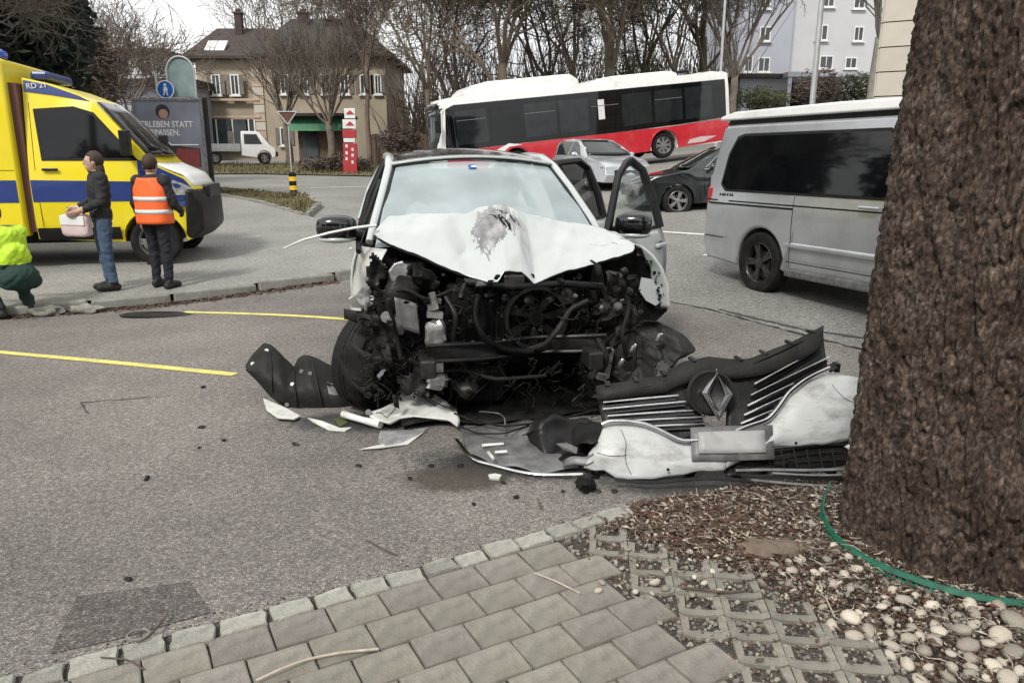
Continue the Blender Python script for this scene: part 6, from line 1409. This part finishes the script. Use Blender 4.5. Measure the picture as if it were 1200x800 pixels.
# traffic mirror on arched post + blue round sign
p = on(193, 30.0)
ms = thing('traffic_mirror', 'grey rounded traffic mirror on a post behind the poster board', 'mirror', tuple(p))
mb = MB(); post(mb, 0, 0, 0, 4.1, .05); mb.build('post', 'galv', ms, smooth=60)
mb = MB(); c_ = at(212, 90, 30)-p; mb.extr([c_+Vector((x, 0, z)) for x, z in [(-.5, -.75), (.5, -.75)]+[(.5*math.cos(a), .15+.55*math.sin(a)) for a in [i*math.pi/10 for i in range(11)]]], (0, .06, 0)); mb.build('mirror_plate', 'mirror_glass', ms, bevel=.02)
mb = MB(); mb.tube([c_+Vector(q) for q in [(.52, -.02, -.78)]+[(.53*math.cos(i*math.pi/10), -.02, .15+.58*math.sin(i*math.pi/10)) for i in range(11)]+[(-.52, -.02, -.78)]], .045, 6); mb.build('mirror_rim', 'galv', ms, smooth=60)
sg = thing('round_sign', 'round blue sign with white walking figure on the mirror post', 'sign', tuple(at(194, 105, 29.85)))
mb = MB(); mb.lathe([(0, 0), (.34, 0), (.34, .03), (0, .03)], (0, 0, 0), (0, -1, 0), 28); mb.build('sign_disc', 'sign_blue', sg, smooth=40)
mb = MB(); mb.lathe([(.30, .031), (.34, .031), (.34, .04), (.30, .04)], (0, 0, 0), (0, -1, 0), 28, closed=True); mb.build('sign_rim', 'sign_white', sg, smooth=40)
mb = MB(); mb.lathe([(0, .03), (.055, .03), (.055, .036), (0, .036)], (0, 0, .17), (0, -1, 0), 14); mb.extr([(-.06, -.032, .1), (.06, -.032, .1), (.1, -.032, -.05), (.04, -.032, -.03), (.1, -.032, -.22), (.05, -.032, -.22), (0, -.032, -.06), (-.06, -.032, -.22), (-.11, -.032, -.2), (-.04, -.032, -.02), (-.1, -.032, -.06)], (0, -.005, 0)); mb.build('walking_figure', 'sign_white', sg)
# poster board
PBY = 22.0
p = on(200, PBY); pb = thing('poster_board', 'free-standing poster board with white slogan behind the ambulance', 'billboard', tuple(p), .05)
a, b = at(158, 118, PBY)-p, at(240, 200, PBY)-p; w_, h0, h1 = b.x-a.x, b.z, a.z; xm = (a.x+b.x)/2
mb = MB(); mb.box((xm, .06, (h0+h1)/2), (w_, .1, h1-h0)); mb.build('poster', 'poster', pb)
mb = MB()
for x in (a.x-.04, b.x+.04): mb.box((x, .06, (h1+.05-.1)/2), (.09, .16, h1+.1))
mb.box((xm, .06, h1+.03), (w_+.17, .16, .08)); mb.build('frame', 'plastic_grey', pb, bevel=.01)
mb = MB(); mb.box((b.x+.14, .1, h1/2+.0), (.09, .12, h1+.2)); mb.build('support_post', 'plastic_black', pb, bevel=.01)
text_mesh('slogan', 'ERLEBEN STATT', .235, 'sign_white', pb, (a.x+.11, .004, h1-.72), (R(90), 0, 0), .003, .86)
text_mesh('slogan', 'VERPASSEN.', .235, 'sign_white', pb, (a.x+.11, .004, h1-.95), (R(90), 0, 0), .003, .86)
mb = MB(); mb.lathe([(0, 0), (.2, 0), (.2, .003), (0, .003)], (xm-.15, .006, h1-.30), (0, -1, 0), 20); mb.build('printed_head', 'poster_dark', pb)
mb = MB(); mb.lathe([(0, 0), (.13, 0), (.13, .003), (0, .003)], (xm-.13, .002, h1-.36), (0, -1, 0), 20); mb.build('printed_face', 'poster_skin', pb)
mb = MB(); mb.extr([(a.x+.1, .0, h0+.1), (b.x-.1, .0, h0+.1), (b.x-.1, .0, h0+.62), (xm+.1, .0, h0+.7), (xm-.3, .0, h0+.85), (a.x+.1, .0, h0+.8)], (0, .006, 0)); mb.build('printed_shape', 'poster_dark', pb)
mb = MB(); mb.extr([(xm, -.006, h0+.1), (b.x-.12, -.006, h0+.1), (b.x-.12, -.006, h0+.6), (xm+.15, -.006, h0+.62)], (0, .004, 0)); mb.build('printed_shape', 'poster_red', pb)
mb = MB(); mb.tube([(a.x+.1, -.004, h0+.88), (xm-.2, -.004, h0+.9), (xm, -.004, h0+.72), (b.x-.12, -.004, h0+.72)], .02, 6); mb.build('printed_line', 'sign_white', pb)
# yield sign seen from behind, with striped bollard near
p = on(340, 36.0); ys_ = thing('yield_sign', 'back of a triangular yield sign on a thin grey post', 'sign', tuple(p))
zt = (at(338, 131, 36)-p).z; zb_ = (at(338, 146, 36)-p).z
mb = MB(); post(mb, 0, .06, 0, zt, .035); mb.build('post', 'galv', ys_, smooth=60)
mb = MB(); mb.extr([(-.45, 0, zt), (.45, 0, zt), (.03, 0, zb_), (-.03, 0, zb_)], (0, .03, 0)); mb.build('sign_plate', 'brown_trim', ys_, bevel=.01)
mb = MB()
for P in ([(-.45, zt), (.45, zt)], [(.45, zt), (0, zb_)], [(-.45, zt), (0, zb_)]): mb.tube([(P[0][0], -.01, P[0][1]), (P[1][0], -.01, P[1][1])], .03, 6)
mb.build('sign_rim', 'galv', ys_, smooth=60)
p = on(341, 22.6); bo = thing('striped_bollard', 'short black and yellow striped bollard on the verge', 'bollard', (p.x, p.y, p.z+.1))
for k in range(5):
    mb = MB(); mb.lathe([(.11, k*.13+.003), (.11, k*.13+.13)] if k < 4 else [(.11, .523), (.11, .62), (.07, .66), (0, .67)], (0, 0, 0), (0, 0, 1), 18); mb.build('band', 'yellow_band' if k % 2 else 'plastic_black', bo, smooth=40)
# red-white information stele
p = on(410, 37.0); rs = thing('striped_stele', 'narrow red and white sign pillar behind the wreck by the street', 'sign', tuple(p))
Z = lambda py: (at(410, py, 37)-p).z
for k, (y0, y1, x0, x1, m_) in enumerate([(205, 186, 403, 418, 'sign_red'), (186, 168, 403, 418, 'sign_red'), (167, 162, 403, 416, 'sign_white'), (162, 152, 402, 417, 'sign_red'), (151, 140, 402, 417, 'sign_white'), (139, 127, 404, 416, 'sign_white')]):
    a, b = at(x0, y0, 37)-p, at(x1, y1, 37)-p; mb = MB(); mb.box(((a.x+b.x)/2, 0, (a.z+b.z)/2), (b.x-a.x, .16, b.z-a.z-.01)); mb.build('panel', m_, rs, bevel=.01)
for k in range(6):
    a = at(406 if k % 2 else 413, 190-4*(k % 3)-12*(k//3)*.9, 36.9)-p; mb = MB(); mb.box((a.x, -.085, a.z), (.1, .02, .14)); mb.build('white_mark', 'sign_white', rs)
for (px0, px1, py) in ((405, 415, 134), (405, 415, 147)):
    a, b = at(px0, py, 36.9)-p, at(px1, py-5, 36.9)-p; mb = MB(); mb.extr([(a.x, -.1, a.z), (b.x, -.1, a.z), ((a.x+b.x)/2, -.1, b.z)], (0, .03, 0)); mb.build('red_triangle', 'sign_red', rs)
# lamp posts
for px, Y, top, lab in ((838, 38, 9.5, 'thin grey lamp post rising behind the bus roof'), (946, 24, 8.5, 'thick grey lamp post rising behind the van roof')):
    p = on(px, Y); l_ = thing('lamp_post', lab, 'lamp post', tuple(p)); mb = MB(); mb.tube([(0, 0, 0), (0, 0, 1), (0, 0, top)], [.11, .09, .07] if Y < 30 else [.1, .08, .06], 12); mb.build('pole', 'galv', l_, smooth=60)
    mb = MB(); mb.tube([(0, 0, top-.05), (-.5, -.2, top+.15), (-1.2, -.4, top+.2)], .04, 8); mb.build('arm', 'galv', l_, smooth=60)
    mb = MB(); mb.ell((-1.5, -.5, top+.2), (.4, .15, .08), 12, 8); mb.build('lamp_head', 'plastic_grey', l_, smooth=60)
# ---- beige house
HY = 58.0
def hx(px, Y=HY): return at(px, 100, Y).x
def hz(py, Y=HY): return at(300, py, Y).z
g0 = gz(-18, HY)-.3
ho = thing('beige_house', 'beige two-storey house with dark hipped roof and chimneys at left', 'house', (hx(305), HY, g0))
ox, oz = hx(305), g0
X = lambda px: hx(px)-ox
Zh = lambda py: hz(py)-oz
# main block
mb = MB(); mb.box(((X(305)+X(452))/2, 5, Zh(62)/2), (X(452)-X(305), 10, Zh(62))); mb.build('wall', 'plaster_beige', ho)
mb = MB(); mb.box(((X(229)+X(303.5))/2, 5.3, Zh(64)/2), (X(303.5)-X(229), 10, Zh(64))); mb.build('wall', 'plaster_beige', ho)
def hip(x0, x1, y0, y1, z0, z1, rx0, rx1, ov=.7):
    mb = MB(); ym = (y0+y1)/2
    mb.add([(x0-ov, y0-ov, z0), (x1+ov, y0-ov, z0), (x1+ov, y1+ov, z0), (x0-ov, y1+ov, z0), (rx0, ym, z1), (rx1, ym, z1), (x0-ov, y0-ov, z0-.2), (x1+ov, y0-ov, z0-.2), (x1+ov, y1+ov, z0-.2), (x0-ov, y1+ov, z0-.2)],
           [(0, 1, 5, 4), (1, 2, 5), (2, 3, 4, 5), (3, 0, 4), (6, 7, 1, 0), (7, 8, 2, 1), (8, 9, 3, 2), (9, 6, 0, 3), (9, 8, 7, 6)]); return mb
rf = hip(X(305), X(452), 0, 10, Zh(64), hz(22, 63)-oz, X(325), X(400)).build('roof', 'roof_tile', ho)
rf2 = hip(X(229), X(303), .3, 10, Zh(66), hz(33, 63)-oz, X(230), X(303)).build('roof', 'roof_brown', ho)
for k, (px, pt, pb_, w_) in enumerate(((279, 15, 45, .55), (355, 15, 40, .7), (388, 23, 45, .8))):
    Y = 62; c_ = at(px, pt, Y); c2 = at(px, pb_, Y); mb = MB(); mb.box((c_.x-ox, Y-HY, (c_.z+c2.z)/2-oz), (w_, w_, c_.z-c2.z)); mb.box((c_.x-ox, Y-HY, c_.z-oz-.05), (w_*1.25, w_*1.25, .14)); mb.box((c_.x-ox, Y-HY, c_.z-oz+.1), (w_*.6, w_*.6, .3)); mb.build('chimney', 'roof_brown', rf if k else rf2, bevel=.02)
for px in (248, 260):
    a = at(px, 56, 59); mb = MB(); mb.box((a.x-ox, 59-HY-.1, a.z-oz+.1), (.7, .12, 1.3), (R(-52), 0, 0)); mb.build('skylight', 'frame_white', rf2)
def hwin(px0, px1, py0, py1, par=ho, y=-.02, shut=True, Y=HY, ox=None, oz=None):
    ox = ox if ox is not None else globals()['ox']; oz = oz if oz is not None else globals()['oz']
    a, b = at(px0, py1, Y), at(px1, py0, Y); w_, h_ = b.x-a.x, b.z-a.z; cx, cz = (a.x+b.x)/2-ox, (a.z+b.z)/2-oz
    mb = MB()
    for dx in (-1, 1): mb.box((cx+dx*w_/2, y-.03, cz), (.09, .1, h_+.09))
    for dz in (-1, 1): mb.box((cx, y-.032, cz+dz*h_/2), (w_-.09, .1, .09))
    mb.box((cx, y-.03, cz), (.06, .08, h_-.09)); f = mb.build('window', 'frame_white', par)
    mb = MB(); mb.box((cx, y-.015, cz), (w_-.05, .03, h_-.05)); mb.build('pane', 'window_glass', f)
    mb = MB(); mb.box((cx, y-.1, cz-h_/2-.1), (w_+.3, .2, .1)); mb.build('sill', 'frame_white', f)
    if shut:
        for dx in (-1, 1): mb = MB(); mb.box((cx+dx*(w_*.5+w_*.28+.06), y-.04, cz), (w_*.5, .05, h_)); mb.build('shutter', 'shutter', f)
for a in ((250, 257, 88, 111), (272, 279, 88, 111), (423, 431, 88, 110)): hwin(*a)
for a in ((330, 338, 88, 110), (352, 360, 88, 110), (378, 386, 88, 110), (400, 408, 88, 110), (330, 338, 150, 170), (440, 446, 88, 110)): hwin(*a)
# ground floor shop windows left
for a, b in ((243, 252), (254, 271), (273, 290), (291, 297)):
    q, r_ = at(a, 178, HY-.1), at(b, 140, HY-.1); mb = MB(); mb.box(((q.x+r_.x)/2-ox, -.05, (q.z+r_.z)/2-oz), (r_.x-q.x, .16, r_.z-q.z)); f = mb.build('shop_window', 'window_glass', ho)
    mb = MB(); mb.box((r_.x-ox+.06, -.06, (q.z+r_.z)/2-oz), (.1, .22, r_.z-q.z)); mb.build('shop_mullion', 'frame_white', f)
for py in (137, 117):
    mb = MB(); mb.box(((X(229)+X(303))/2, -.08, Zh(py)), (X(303)-X(229), .2, .16)); mb.build('cornice', 'plaster_warm', ho)
for k in range(12): mb = MB(); mb.box((X(302), -.04, .3+k*.62), (.8, .14, .58)); mb.build('corner_stone', 'plaster_warm' if k % 2 else 'stone_panel', ho, bevel=.02)
# green awning annex + fence
p = on(375, 50); an = thing('green_annex', 'low shed with green canopy before the beige house', 'shed', tuple(p))
a, b = at(350, 188, 50)-p, at(398, 137, 50)-p
mb = MB(); mb.box(((a.x+b.x)/2, 2, b.z/2), (b.x-a.x, 3.6, b.z)); mb.build('wall', 'wood_brown', an)
mb = MB(); mb.extr([(a.x-.3, -.9, b.z-.9), (a.x-.3, .3, b.z+.15), (a.x-.3, .3, b.z-.85)], (b.x-a.x+.5, 0, 0)); mb.build('canopy', 'green_awning', an)
mb = MB(); mb.box(((a.x+b.x)/2, 1.5, b.z+.1), (b.x-a.x+.8, 4.6, .18)); mb.build('roof', 'roof_brown', an)
mb = MB(); mb.box((a.x+.8, .12, 1.0), (1.0, .12, 2.0)); mb.build('door', 'window_glass', an)
for (p0, p1, Y, h, lab) in ((428, 512, 47, 1.9, 'brown board fence between the beige house and the bus'),):
    x0, x1 = at(p0, 100, Y).x, at(p1, 100, Y).x; fe = thing('board_fence', lab, 'fence', (x0, Y, gz(x0, Y)))
    n = int((x1-x0)/.2); random.seed(2)
    mb = MB(); mb.box((.092, 0, h/2), (.18, .03, h)); me = mb.mesh('board'); me.materials.append(M['wood_brown'])
    for k in range(n): o = bpy.data.objects.new('board', me); C.objects.link(o); o.parent = fe; o.location = (k*.2, random.uniform(-.01, .01), gz(x0+k*.2, Y)-gz(x0, Y)+random.uniform(-.02, .02))
    for z in (.5, 1.5): mb = MB(); mb.box(((x1-x0)/2, .05, z+.1), (x1-x0, .06, .1)); mb.build('rail', 'wood_brown', fe)
# ---- grey apartment block at right
AY = 62; p = on(940, AY); ap = thing('apartment_block', 'grey apartment block with white framed windows at upper right', 'building', (p.x, AY, p.z)); ax_, az_ = p.x, p.z
q = lambda px, py, Y=AY: at(px, py, Y)-Vector((ax_, AY, az_))
mb = MB(); a, b = q(868, 0), q(932, 0); mb.box(((a.x+b.x)/2, 6, 10), (b.x-a.x, 12, 20)); mb.build('wall', 'plaster_grey', ap)
mb = MB(); a, b = q(932.5, 0), q(1060, 0); mb.box(((a.x+b.x)/2, 7, 10), (b.x-a.x, 12, 20)); mb.build('wall', 'plaster_white', ap)
for a in ((888, 902, 68, 84), (890, 903, 32, 48), (890, 903, -4, 10), (872, 882, 66, 84)): hwin(*a, par=ap, shut=False, Y=AY, ox=ax_, oz=az_)
for a in ((956, 970, 30, 47), (964, 978, -6, 8), (960, 976, 66, 80), (1000, 1012, 32, 48), (990, 1004, 68, 80), (1000, 1014, -6, 10)): hwin(*a, par=ap, shut=False, Y=AY+1, ox=ax_, oz=az_, y=.98-1+1)
p = on(930, 52); gar = thing('garage_row', 'low grey garage with flat roof before the apartment block', 'garage', tuple(p)); a, b = at(866, 118, 52)-p, at(924, 92, 52)-p
mb = MB(); mb.box(((a.x+b.x)/2, 2.5, b.z/2), (b.x-a.x, 5, b.z)); mb.build('wall', 'plaster_grey', gar)
mb = MB(); mb.box(((a.x+b.x)/2, 2.3, b.z+.12), (b.x-a.x+.6, 5.8, .25)); mb.build('roof', 'roof_brown', gar)
for k in range(3): mb = MB(); w_ = (b.x-a.x)/3; mb.box((a.x+w_*(k+.5), -.03, b.z*.42), (w_*.8, .1, b.z*.8)); mb.build('door', 'shutter' if k else 'galv', gar, bevel=.02)
p = on(980, 50); sh = thing('dark_carport', 'dark open carport behind the van roof', 'carport', tuple(p)); a, b = at(924, 118, 50)-p, at(1030, 86, 50)-p
mb = MB(); mb.box(((a.x+b.x)/2, 3, b.z), (b.x-a.x, 5, .3)); mb.build('roof', 'plaster_grey', sh)
mb = MB(); mb.box(((a.x+b.x)/2, 5.4, b.z/2), (b.x-a.x, .2, b.z)); mb.build('back_wall', 'bay_black', sh)
for k in range(4): mb = MB(); mb.box((a.x+.2+(b.x-a.x-.4)*k/3, .7, b.z/2), (.25, .25, b.z)); mb.build('column', 'plaster_grey', sh)
# stone clad building corner at right
SY = 21.0; p = on(1060, SY); stn = thing('stone_building', 'pale stone-clad building corner beside the tree trunk', 'building', (at(1025, 115, SY).x, SY, p.z), -R(28)); wd = 5.0; hh = .62
mb = MB(); mb.box((wd/2, 2.0, 5.0), (wd-.02, 3.9, 10)); mb.build('core', 'joint_sand', stn)
mb = MB(); mb.box((.44, .02, hh/2), (.86, .1, hh-.03)); me = mb.mesh('stone_panel'); me.materials.append(M['stone_panel'])
for r_ in range(15):
    for k in range(4):
        o = bpy.data.objects.new('stone_panel', me); C.objects.link(o); o.parent = stn; o.location = (k*.9, -.02, r_*hh)
        o = bpy.data.objects.new('stone_panel', me); C.objects.link(o); o.parent = stn; o.location = (-.02, .95+k*.9, r_*hh); o.rotation_euler = (0, 0, -math.pi/2)
# far pale block at left between trees, and a low brown roof
p = on(150, 80); fb = thing('far_block', 'pale far building seen through the bare branches at upper left', 'building', tuple(p)); a, b = at(112, 120, 80)-p, at(188, 62, 80)-p
mb = MB(); mb.box(((a.x+b.x)/2, 4, b.z/2), (b.x-a.x, 8, b.z)); mb.build('wall', 'plaster_white', fb)
mb = MB(); mb.box(((a.x+b.x)/2, 4, b.z+.2), (b.x-a.x+.8, 8.6, .4)); mb.build('roof', 'roof_brown', fb)
for i in range(3):
    for j in range(3): mb = MB(); mb.box((a.x+1.2+i*2.2, -.03, b.z-1.5-j*2.0), (1.0, .08, 1.2)); mb.build('window', 'window_glass', fb)
p = on(175, 55); lb = thing('low_building', 'low dark flat-roofed building behind the poster board', 'building', tuple(p)); a, b = at(112, 180, 55)-p, at(226, 102, 55)-p
mb = MB(); mb.box(((a.x+b.x)/2, 3, b.z/2), (b.x-a.x, 6, b.z)); mb.build('wall', 'plaster_grey', lb)
mb = MB(); mb.box(((a.x+b.x)/2, 2.8, b.z+.25), (b.x-a.x+.6, 7, .5)); mb.build('roof', 'roof_brown', lb)
for i in range(5): mb = MB(); mb.box((a.x+.9+i*1.4, -.03, b.z*.55), (1.0, .08, 1.5)); mb.build('window', 'window_glass', lb)
# ---- trees
def bare_tree(px, Y, H, r, seed, lab, mat='bark_far', levels=4, kids=5, spread=.75, up=.08, trunk=.35, group=None, pollard=False, n0=6, lean=0, minr=.012, base=None):
    p = on(px, Y) if base is None else Vector(base); rng = random.Random(seed); root = thing('bare_tree', lab, 'tree', tuple(p), 0, group)
    mb = MB(); P = []; q = Vector((0, 0, -.2)); hT = H*trunk
    for i in range(7): P.append(q.copy()); q = q+Vector((rng.gauss(0, .05)+lean, rng.gauss(0, .05), hT/6))
    mb.tube(P, [r*(1.25 if i == 0 else 1-.25*i/6) for i in range(7)], 10); mb.build('trunk', mat, root, smooth=180, recalc=False)
    mb = MB(); top = P[-1]
    for k in range(n0):
        a = k*2*math.pi/n0+rng.uniform(-.3, .3)
        if pollard:
            branches(mb, top+Vector((0, 0, -.05*k)), Vector((math.cos(a)*rng.uniform(.3, .9), math.sin(a)*rng.uniform(.3, .9), 1)), (H-hT)*rng.uniform(.4, .55), r*.32, levels, rng, spread, up, kids, 4, 5, 0, .1, minr, .6, (.5, .75))
        else:
            st = P[rng.choice((4, 5, 6))] if k else top
            branches(mb, st, Vector((math.cos(a)*rng.uniform(.35, .9)*(1 if k else .2), math.sin(a)*rng.uniform(.35, .9)*(1 if k else .2), 1)), (H-hT)*rng.uniform(.4, .55), r*.42, levels, rng, spread, up, kids, 5, 6, 0, .14, minr, .5)
    mb.build('crown', mat, root, recalc=False, smooth=180); return root
bare_tree(338, 50, 8.8, .26, 1, 'bare pollarded tree left of two before the beige house', 'bark_far', 3, 5, .55, .1, .33, None, True, 9, minr=.012)
bare_tree(387, 48, 9.4, .28, 2, 'bare pollarded tree right of two before the beige house', 'bark_far', 3, 5, .55, .1, .3, None, True, 9, minr=.012)
bare_tree(433, 46, 13, .16, 3, 'slim tall bare tree at the right corner of the beige house', 'bark_red', 4, 4, .6, .12, .5)
bare_tree(318, 72, 19, .3, 4, 'bare tree crown rising above the left of the house roof', 'bark_grey', 4, 4, .7, .1, .3, minr=.016)
bare_tree(372, 74, 21, .3, 5, 'bare tree crown rising above the middle of the house roof', 'bark_grey', 4, 4, .7, .1, .3, minr=.016)
bare_tree(420, 72, 20, .3, 15, 'bare tree crown rising above the right of the house roof', 'bark_far', 4, 4, .7, .1, .3, minr=.016)
bare_tree(505, 44, 15, .2, 6, 'grey-green bare tree left of the bus front', 'bark_moss', 5, 4, .7, .06, .3, minr=.013)
bare_tree(535, 50, 16, .3, 7, 'reddish bare tree behind the bus front', 'bark_red', 5, 4, .7, .08, .3, minr=.014)
bare_tree(587, 40, 15, .33, 8, 'thick mossy tree with forked bare limbs behind the bus', 'bark_moss', 5, 4, .75, .06, .36, minr=.013)
bare_tree(640, 52, 17, .3, 9, 'reddish brown bare tree behind the middle of the bus', 'bark_red', 5, 4, .75, .08, .3, minr=.014)
bare_tree(672, 46, 15, .22, 10, 'slim brown bare tree behind the middle of the bus', 'bark_far', 5, 4, .75, .08, .35, minr=.013)
bare_tree(713, 42, 16, .32, 11, 'mossy brown tree trunk behind the bus roof', 'bark_moss', 5, 4, .7, .07, .42, minr=.013)
bare_tree(752, 50, 16, .25, 12, 'dark bare tree right of the mossy trunk', 'bark_red', 5, 4, .75, .08, .3, minr=.014)
bare_tree(786, 46, 15, .2, 13, 'thin bare tree behind the rear half of the bus', 'bark_far', 5, 4, .75, .08, .35, minr=.013)
bare_tree(818, 48, 16, .3, 14, 'broad brown trunk left of the thin lamp post', 'bark_moss', 5, 4, .7, .07, .4, minr=.013)
bare_tree(858, 44, 13, .26, 16, 'bare fan-shaped tree at the rear end of the bus', 'bark_far', 4, 4, .55, .09, .3, None, True, 9, minr=.012)
bare_tree(1013, 36, 11, .22, 17, 'bare grey tree before the apartment block beside the stone corner', 'bark_grey', 4, 5, .6, .08, .45, None, True, 7, minr=.012)
bare_tree(-40, 17, 9.5, .2, 18, 'bare tree reaching its branches over the ambulance from the left', 'bark_far', 5, 4, .8, .02, .4, minr=.008)
bare_tree(165, 40, 9, .14, 19, 'thin bare tree behind the poster board', 'bark_far', 4, 4, .8, .05, .35, minr=.012)
bare_tree(108, 44, 8.5, .2, 20, 'reddish bare tree behind the ambulance roof', 'bark_red', 4, 5, .8, .05, .25, minr=.016)
# wooded bank of undergrowth behind bus (reads as one mass)
random.seed(50); mb = MB()
for k in range(3000):
    x = random.uniform(-8.5, 16.5); y = random.uniform(53, 68); z = gz(x, y); h = random.uniform(2, 12)*random.uniform(.4, 1); a = random.gauss(0, .22); b = random.gauss(0, .22)
    mb.tube([(x, y, z), (x+a*h*.5, y+b*h*.4, z+h*.55), (x+a*h*1.2, y+b*h, z+h)], [.05, .03, .012], 3, caps=False, mi=random.choice((0, 0, 1, 2)))
tag(mb.build('thicket', ['bark_red', 'bark_far', 'bark_moss'], recalc=False), 'brown bare thicket filling the bank behind the bus', 'thicket', kind='stuff')
def bush(name, lab, c_, r_, n, s, mats, seed, kind=None, cat='bush', trunk=None):
    random.seed(seed); mb = MB()
    for k in range(n):
        d = Vector((random.gauss(0, 1), random.gauss(0, 1), random.gauss(0, 1))).normalized(); rr = random.random()**.4; q = Vector((d.x*r_[0]*rr, d.y*r_[1]*rr, d.z*r_[2]*rr))
        w_ = .6+.9*noise.noise(q*1.1+Vector((seed, 0, 0)))
        if w_ < .3: continue
        q = q*(.85+.3*noise.noise(d*3)); e1 = Vector((random.gauss(0, 1), random.gauss(0, 1), random.gauss(0, .6))).normalized()*s*random.uniform(.5, 1.4); e2 = e1.orthogonal().normalized()*s*random.uniform(.2, .5); q = q+Vector(c_)
        mb.add([q-e1, q+e2, q+e1, q-e2], [(0, 1, 2, 3)], random.randrange(len(mats)))
    return mb
# dark conifer at far left top
p = on(-10, 26); cf = thing('dark_conifer', 'dark evergreen tree filling the upper left corner', 'tree', tuple(p))
mb = MB(); mb.tube([(0, 0, -.2), (.1, 0, 4), (0, 0, 10)], [.3, .25, .1], 10); mb.build('trunk', 'bark_far', cf, smooth=180)
c_ = at(10, 20, 26)-p; mb = bush('', '', c_, (3.1, 2.6, 3.6), 9000, .22, ['needles'], 3); mb.build('crown', ['needles', 'needles'], cf, recalc=False)
p = on(85, 36); b2 = thing('brown_hedge', 'reddish brown winter hedge behind the ambulance roof', 'hedge', tuple(p))
c_ = at(95, 75, 36)-p; mb = bush('', '', c_, (2.0, 1.6, 2.6), 3200, .16, ['hedge_brown'], 5); mb.build('crown', ['hedge_brown', 'bark_red'], b2, recalc=False)
mb = MB(); mb.tube([(c_.x, c_.y, -.2), (c_.x, c_.y, c_.z)], [.2, .1], 8); mb.build('trunk', 'bark_red', b2, smooth=180)
for k, (px, py, Y, r_, m_, lab) in enumerate([(470, 165, 45.5, (1.6, .8, 1.0), 'hedge_brown', 'low brown bush left of the bus front'), (958, 105, 40, (1.5, 1.2, 1.2), 'hedge_brown', 'brown hedge behind the van roof at the lamp post'), (1000, 108, 41, (1.4, 1.2, 1.1), 'ivy', 'dark green bush behind the van roof near the stone corner'), (890, 116, 46, (2.2, 1.2, .8), 'ivy', 'low green shrub before the garage doors'), (745, 90, 47, (2.5, 1.5, 2.2), 'ivy', 'ivy-green shrub showing between trunks above the bus'), (395, 195, 38.5, (2.2, .8, .7), 'hedge_brown', 'low brown shrub around the striped sign pillar')]):
    p = on(px, Y); e = thing('shrub', lab, 'shrub', tuple(p)); c_ = at(px, py, Y)-p; mb = bush('', '', c_, r_, 2600, .11, [m_], 60+k); mb.build('foliage', m_, e, recalc=False)
    mb = MB()
    for i in range(5): mb.tube([(c_.x+random.uniform(-.3, .3), c_.y, -.1), (c_.x+random.uniform(-.8, .8), c_.y, max(.3, c_.z))], [.03, .012], 5)
    mb.build('stem', 'bark_red', e, smooth=180)

# ---- unseen evergreens added left and behind the viewpoint to darken glass reflections
for k, (x, y, z_, lab) in enumerate([(-17, 12, 1.0, 'unseen evergreen added left of the ambulance to darken reflections'), (-20, 19, 1.15, 'tall unseen evergreen added further left behind the ambulance to darken reflections'), (-16, 4, .95, 'unseen evergreen added beside the lot on the left to darken reflections'), (-22, 8, 1.2, 'tall unseen evergreen added at the far left of the lot to darken reflections'), (-25, 25, 1.2, 'unseen evergreen added at the far left by the street to darken reflections')]):
    c2 = copy_tree(cf); c2.location = (x, y, gz(x, y)); c2.scale = (z_, z_, z_); c2.rotation_euler = (0, 0, k*1.1); tag(c2, lab, 'tree')
for k in range(11):
    x, y = -20+k*4.0, -11-2.5*math.sin(k*2.3)**2
    c2 = copy_tree(cf); z_ = .9+.25*math.sin(k*1.7)**2; c2.location = (x, y, -.5); c2.scale = (z_, z_, z_*.95); c2.rotation_euler = (0, 0, k*1.9); tag(c2, 'unseen evergreen in the row added behind the viewpoint to darken reflections', 'tree', 'added evergreens behind the viewpoint')
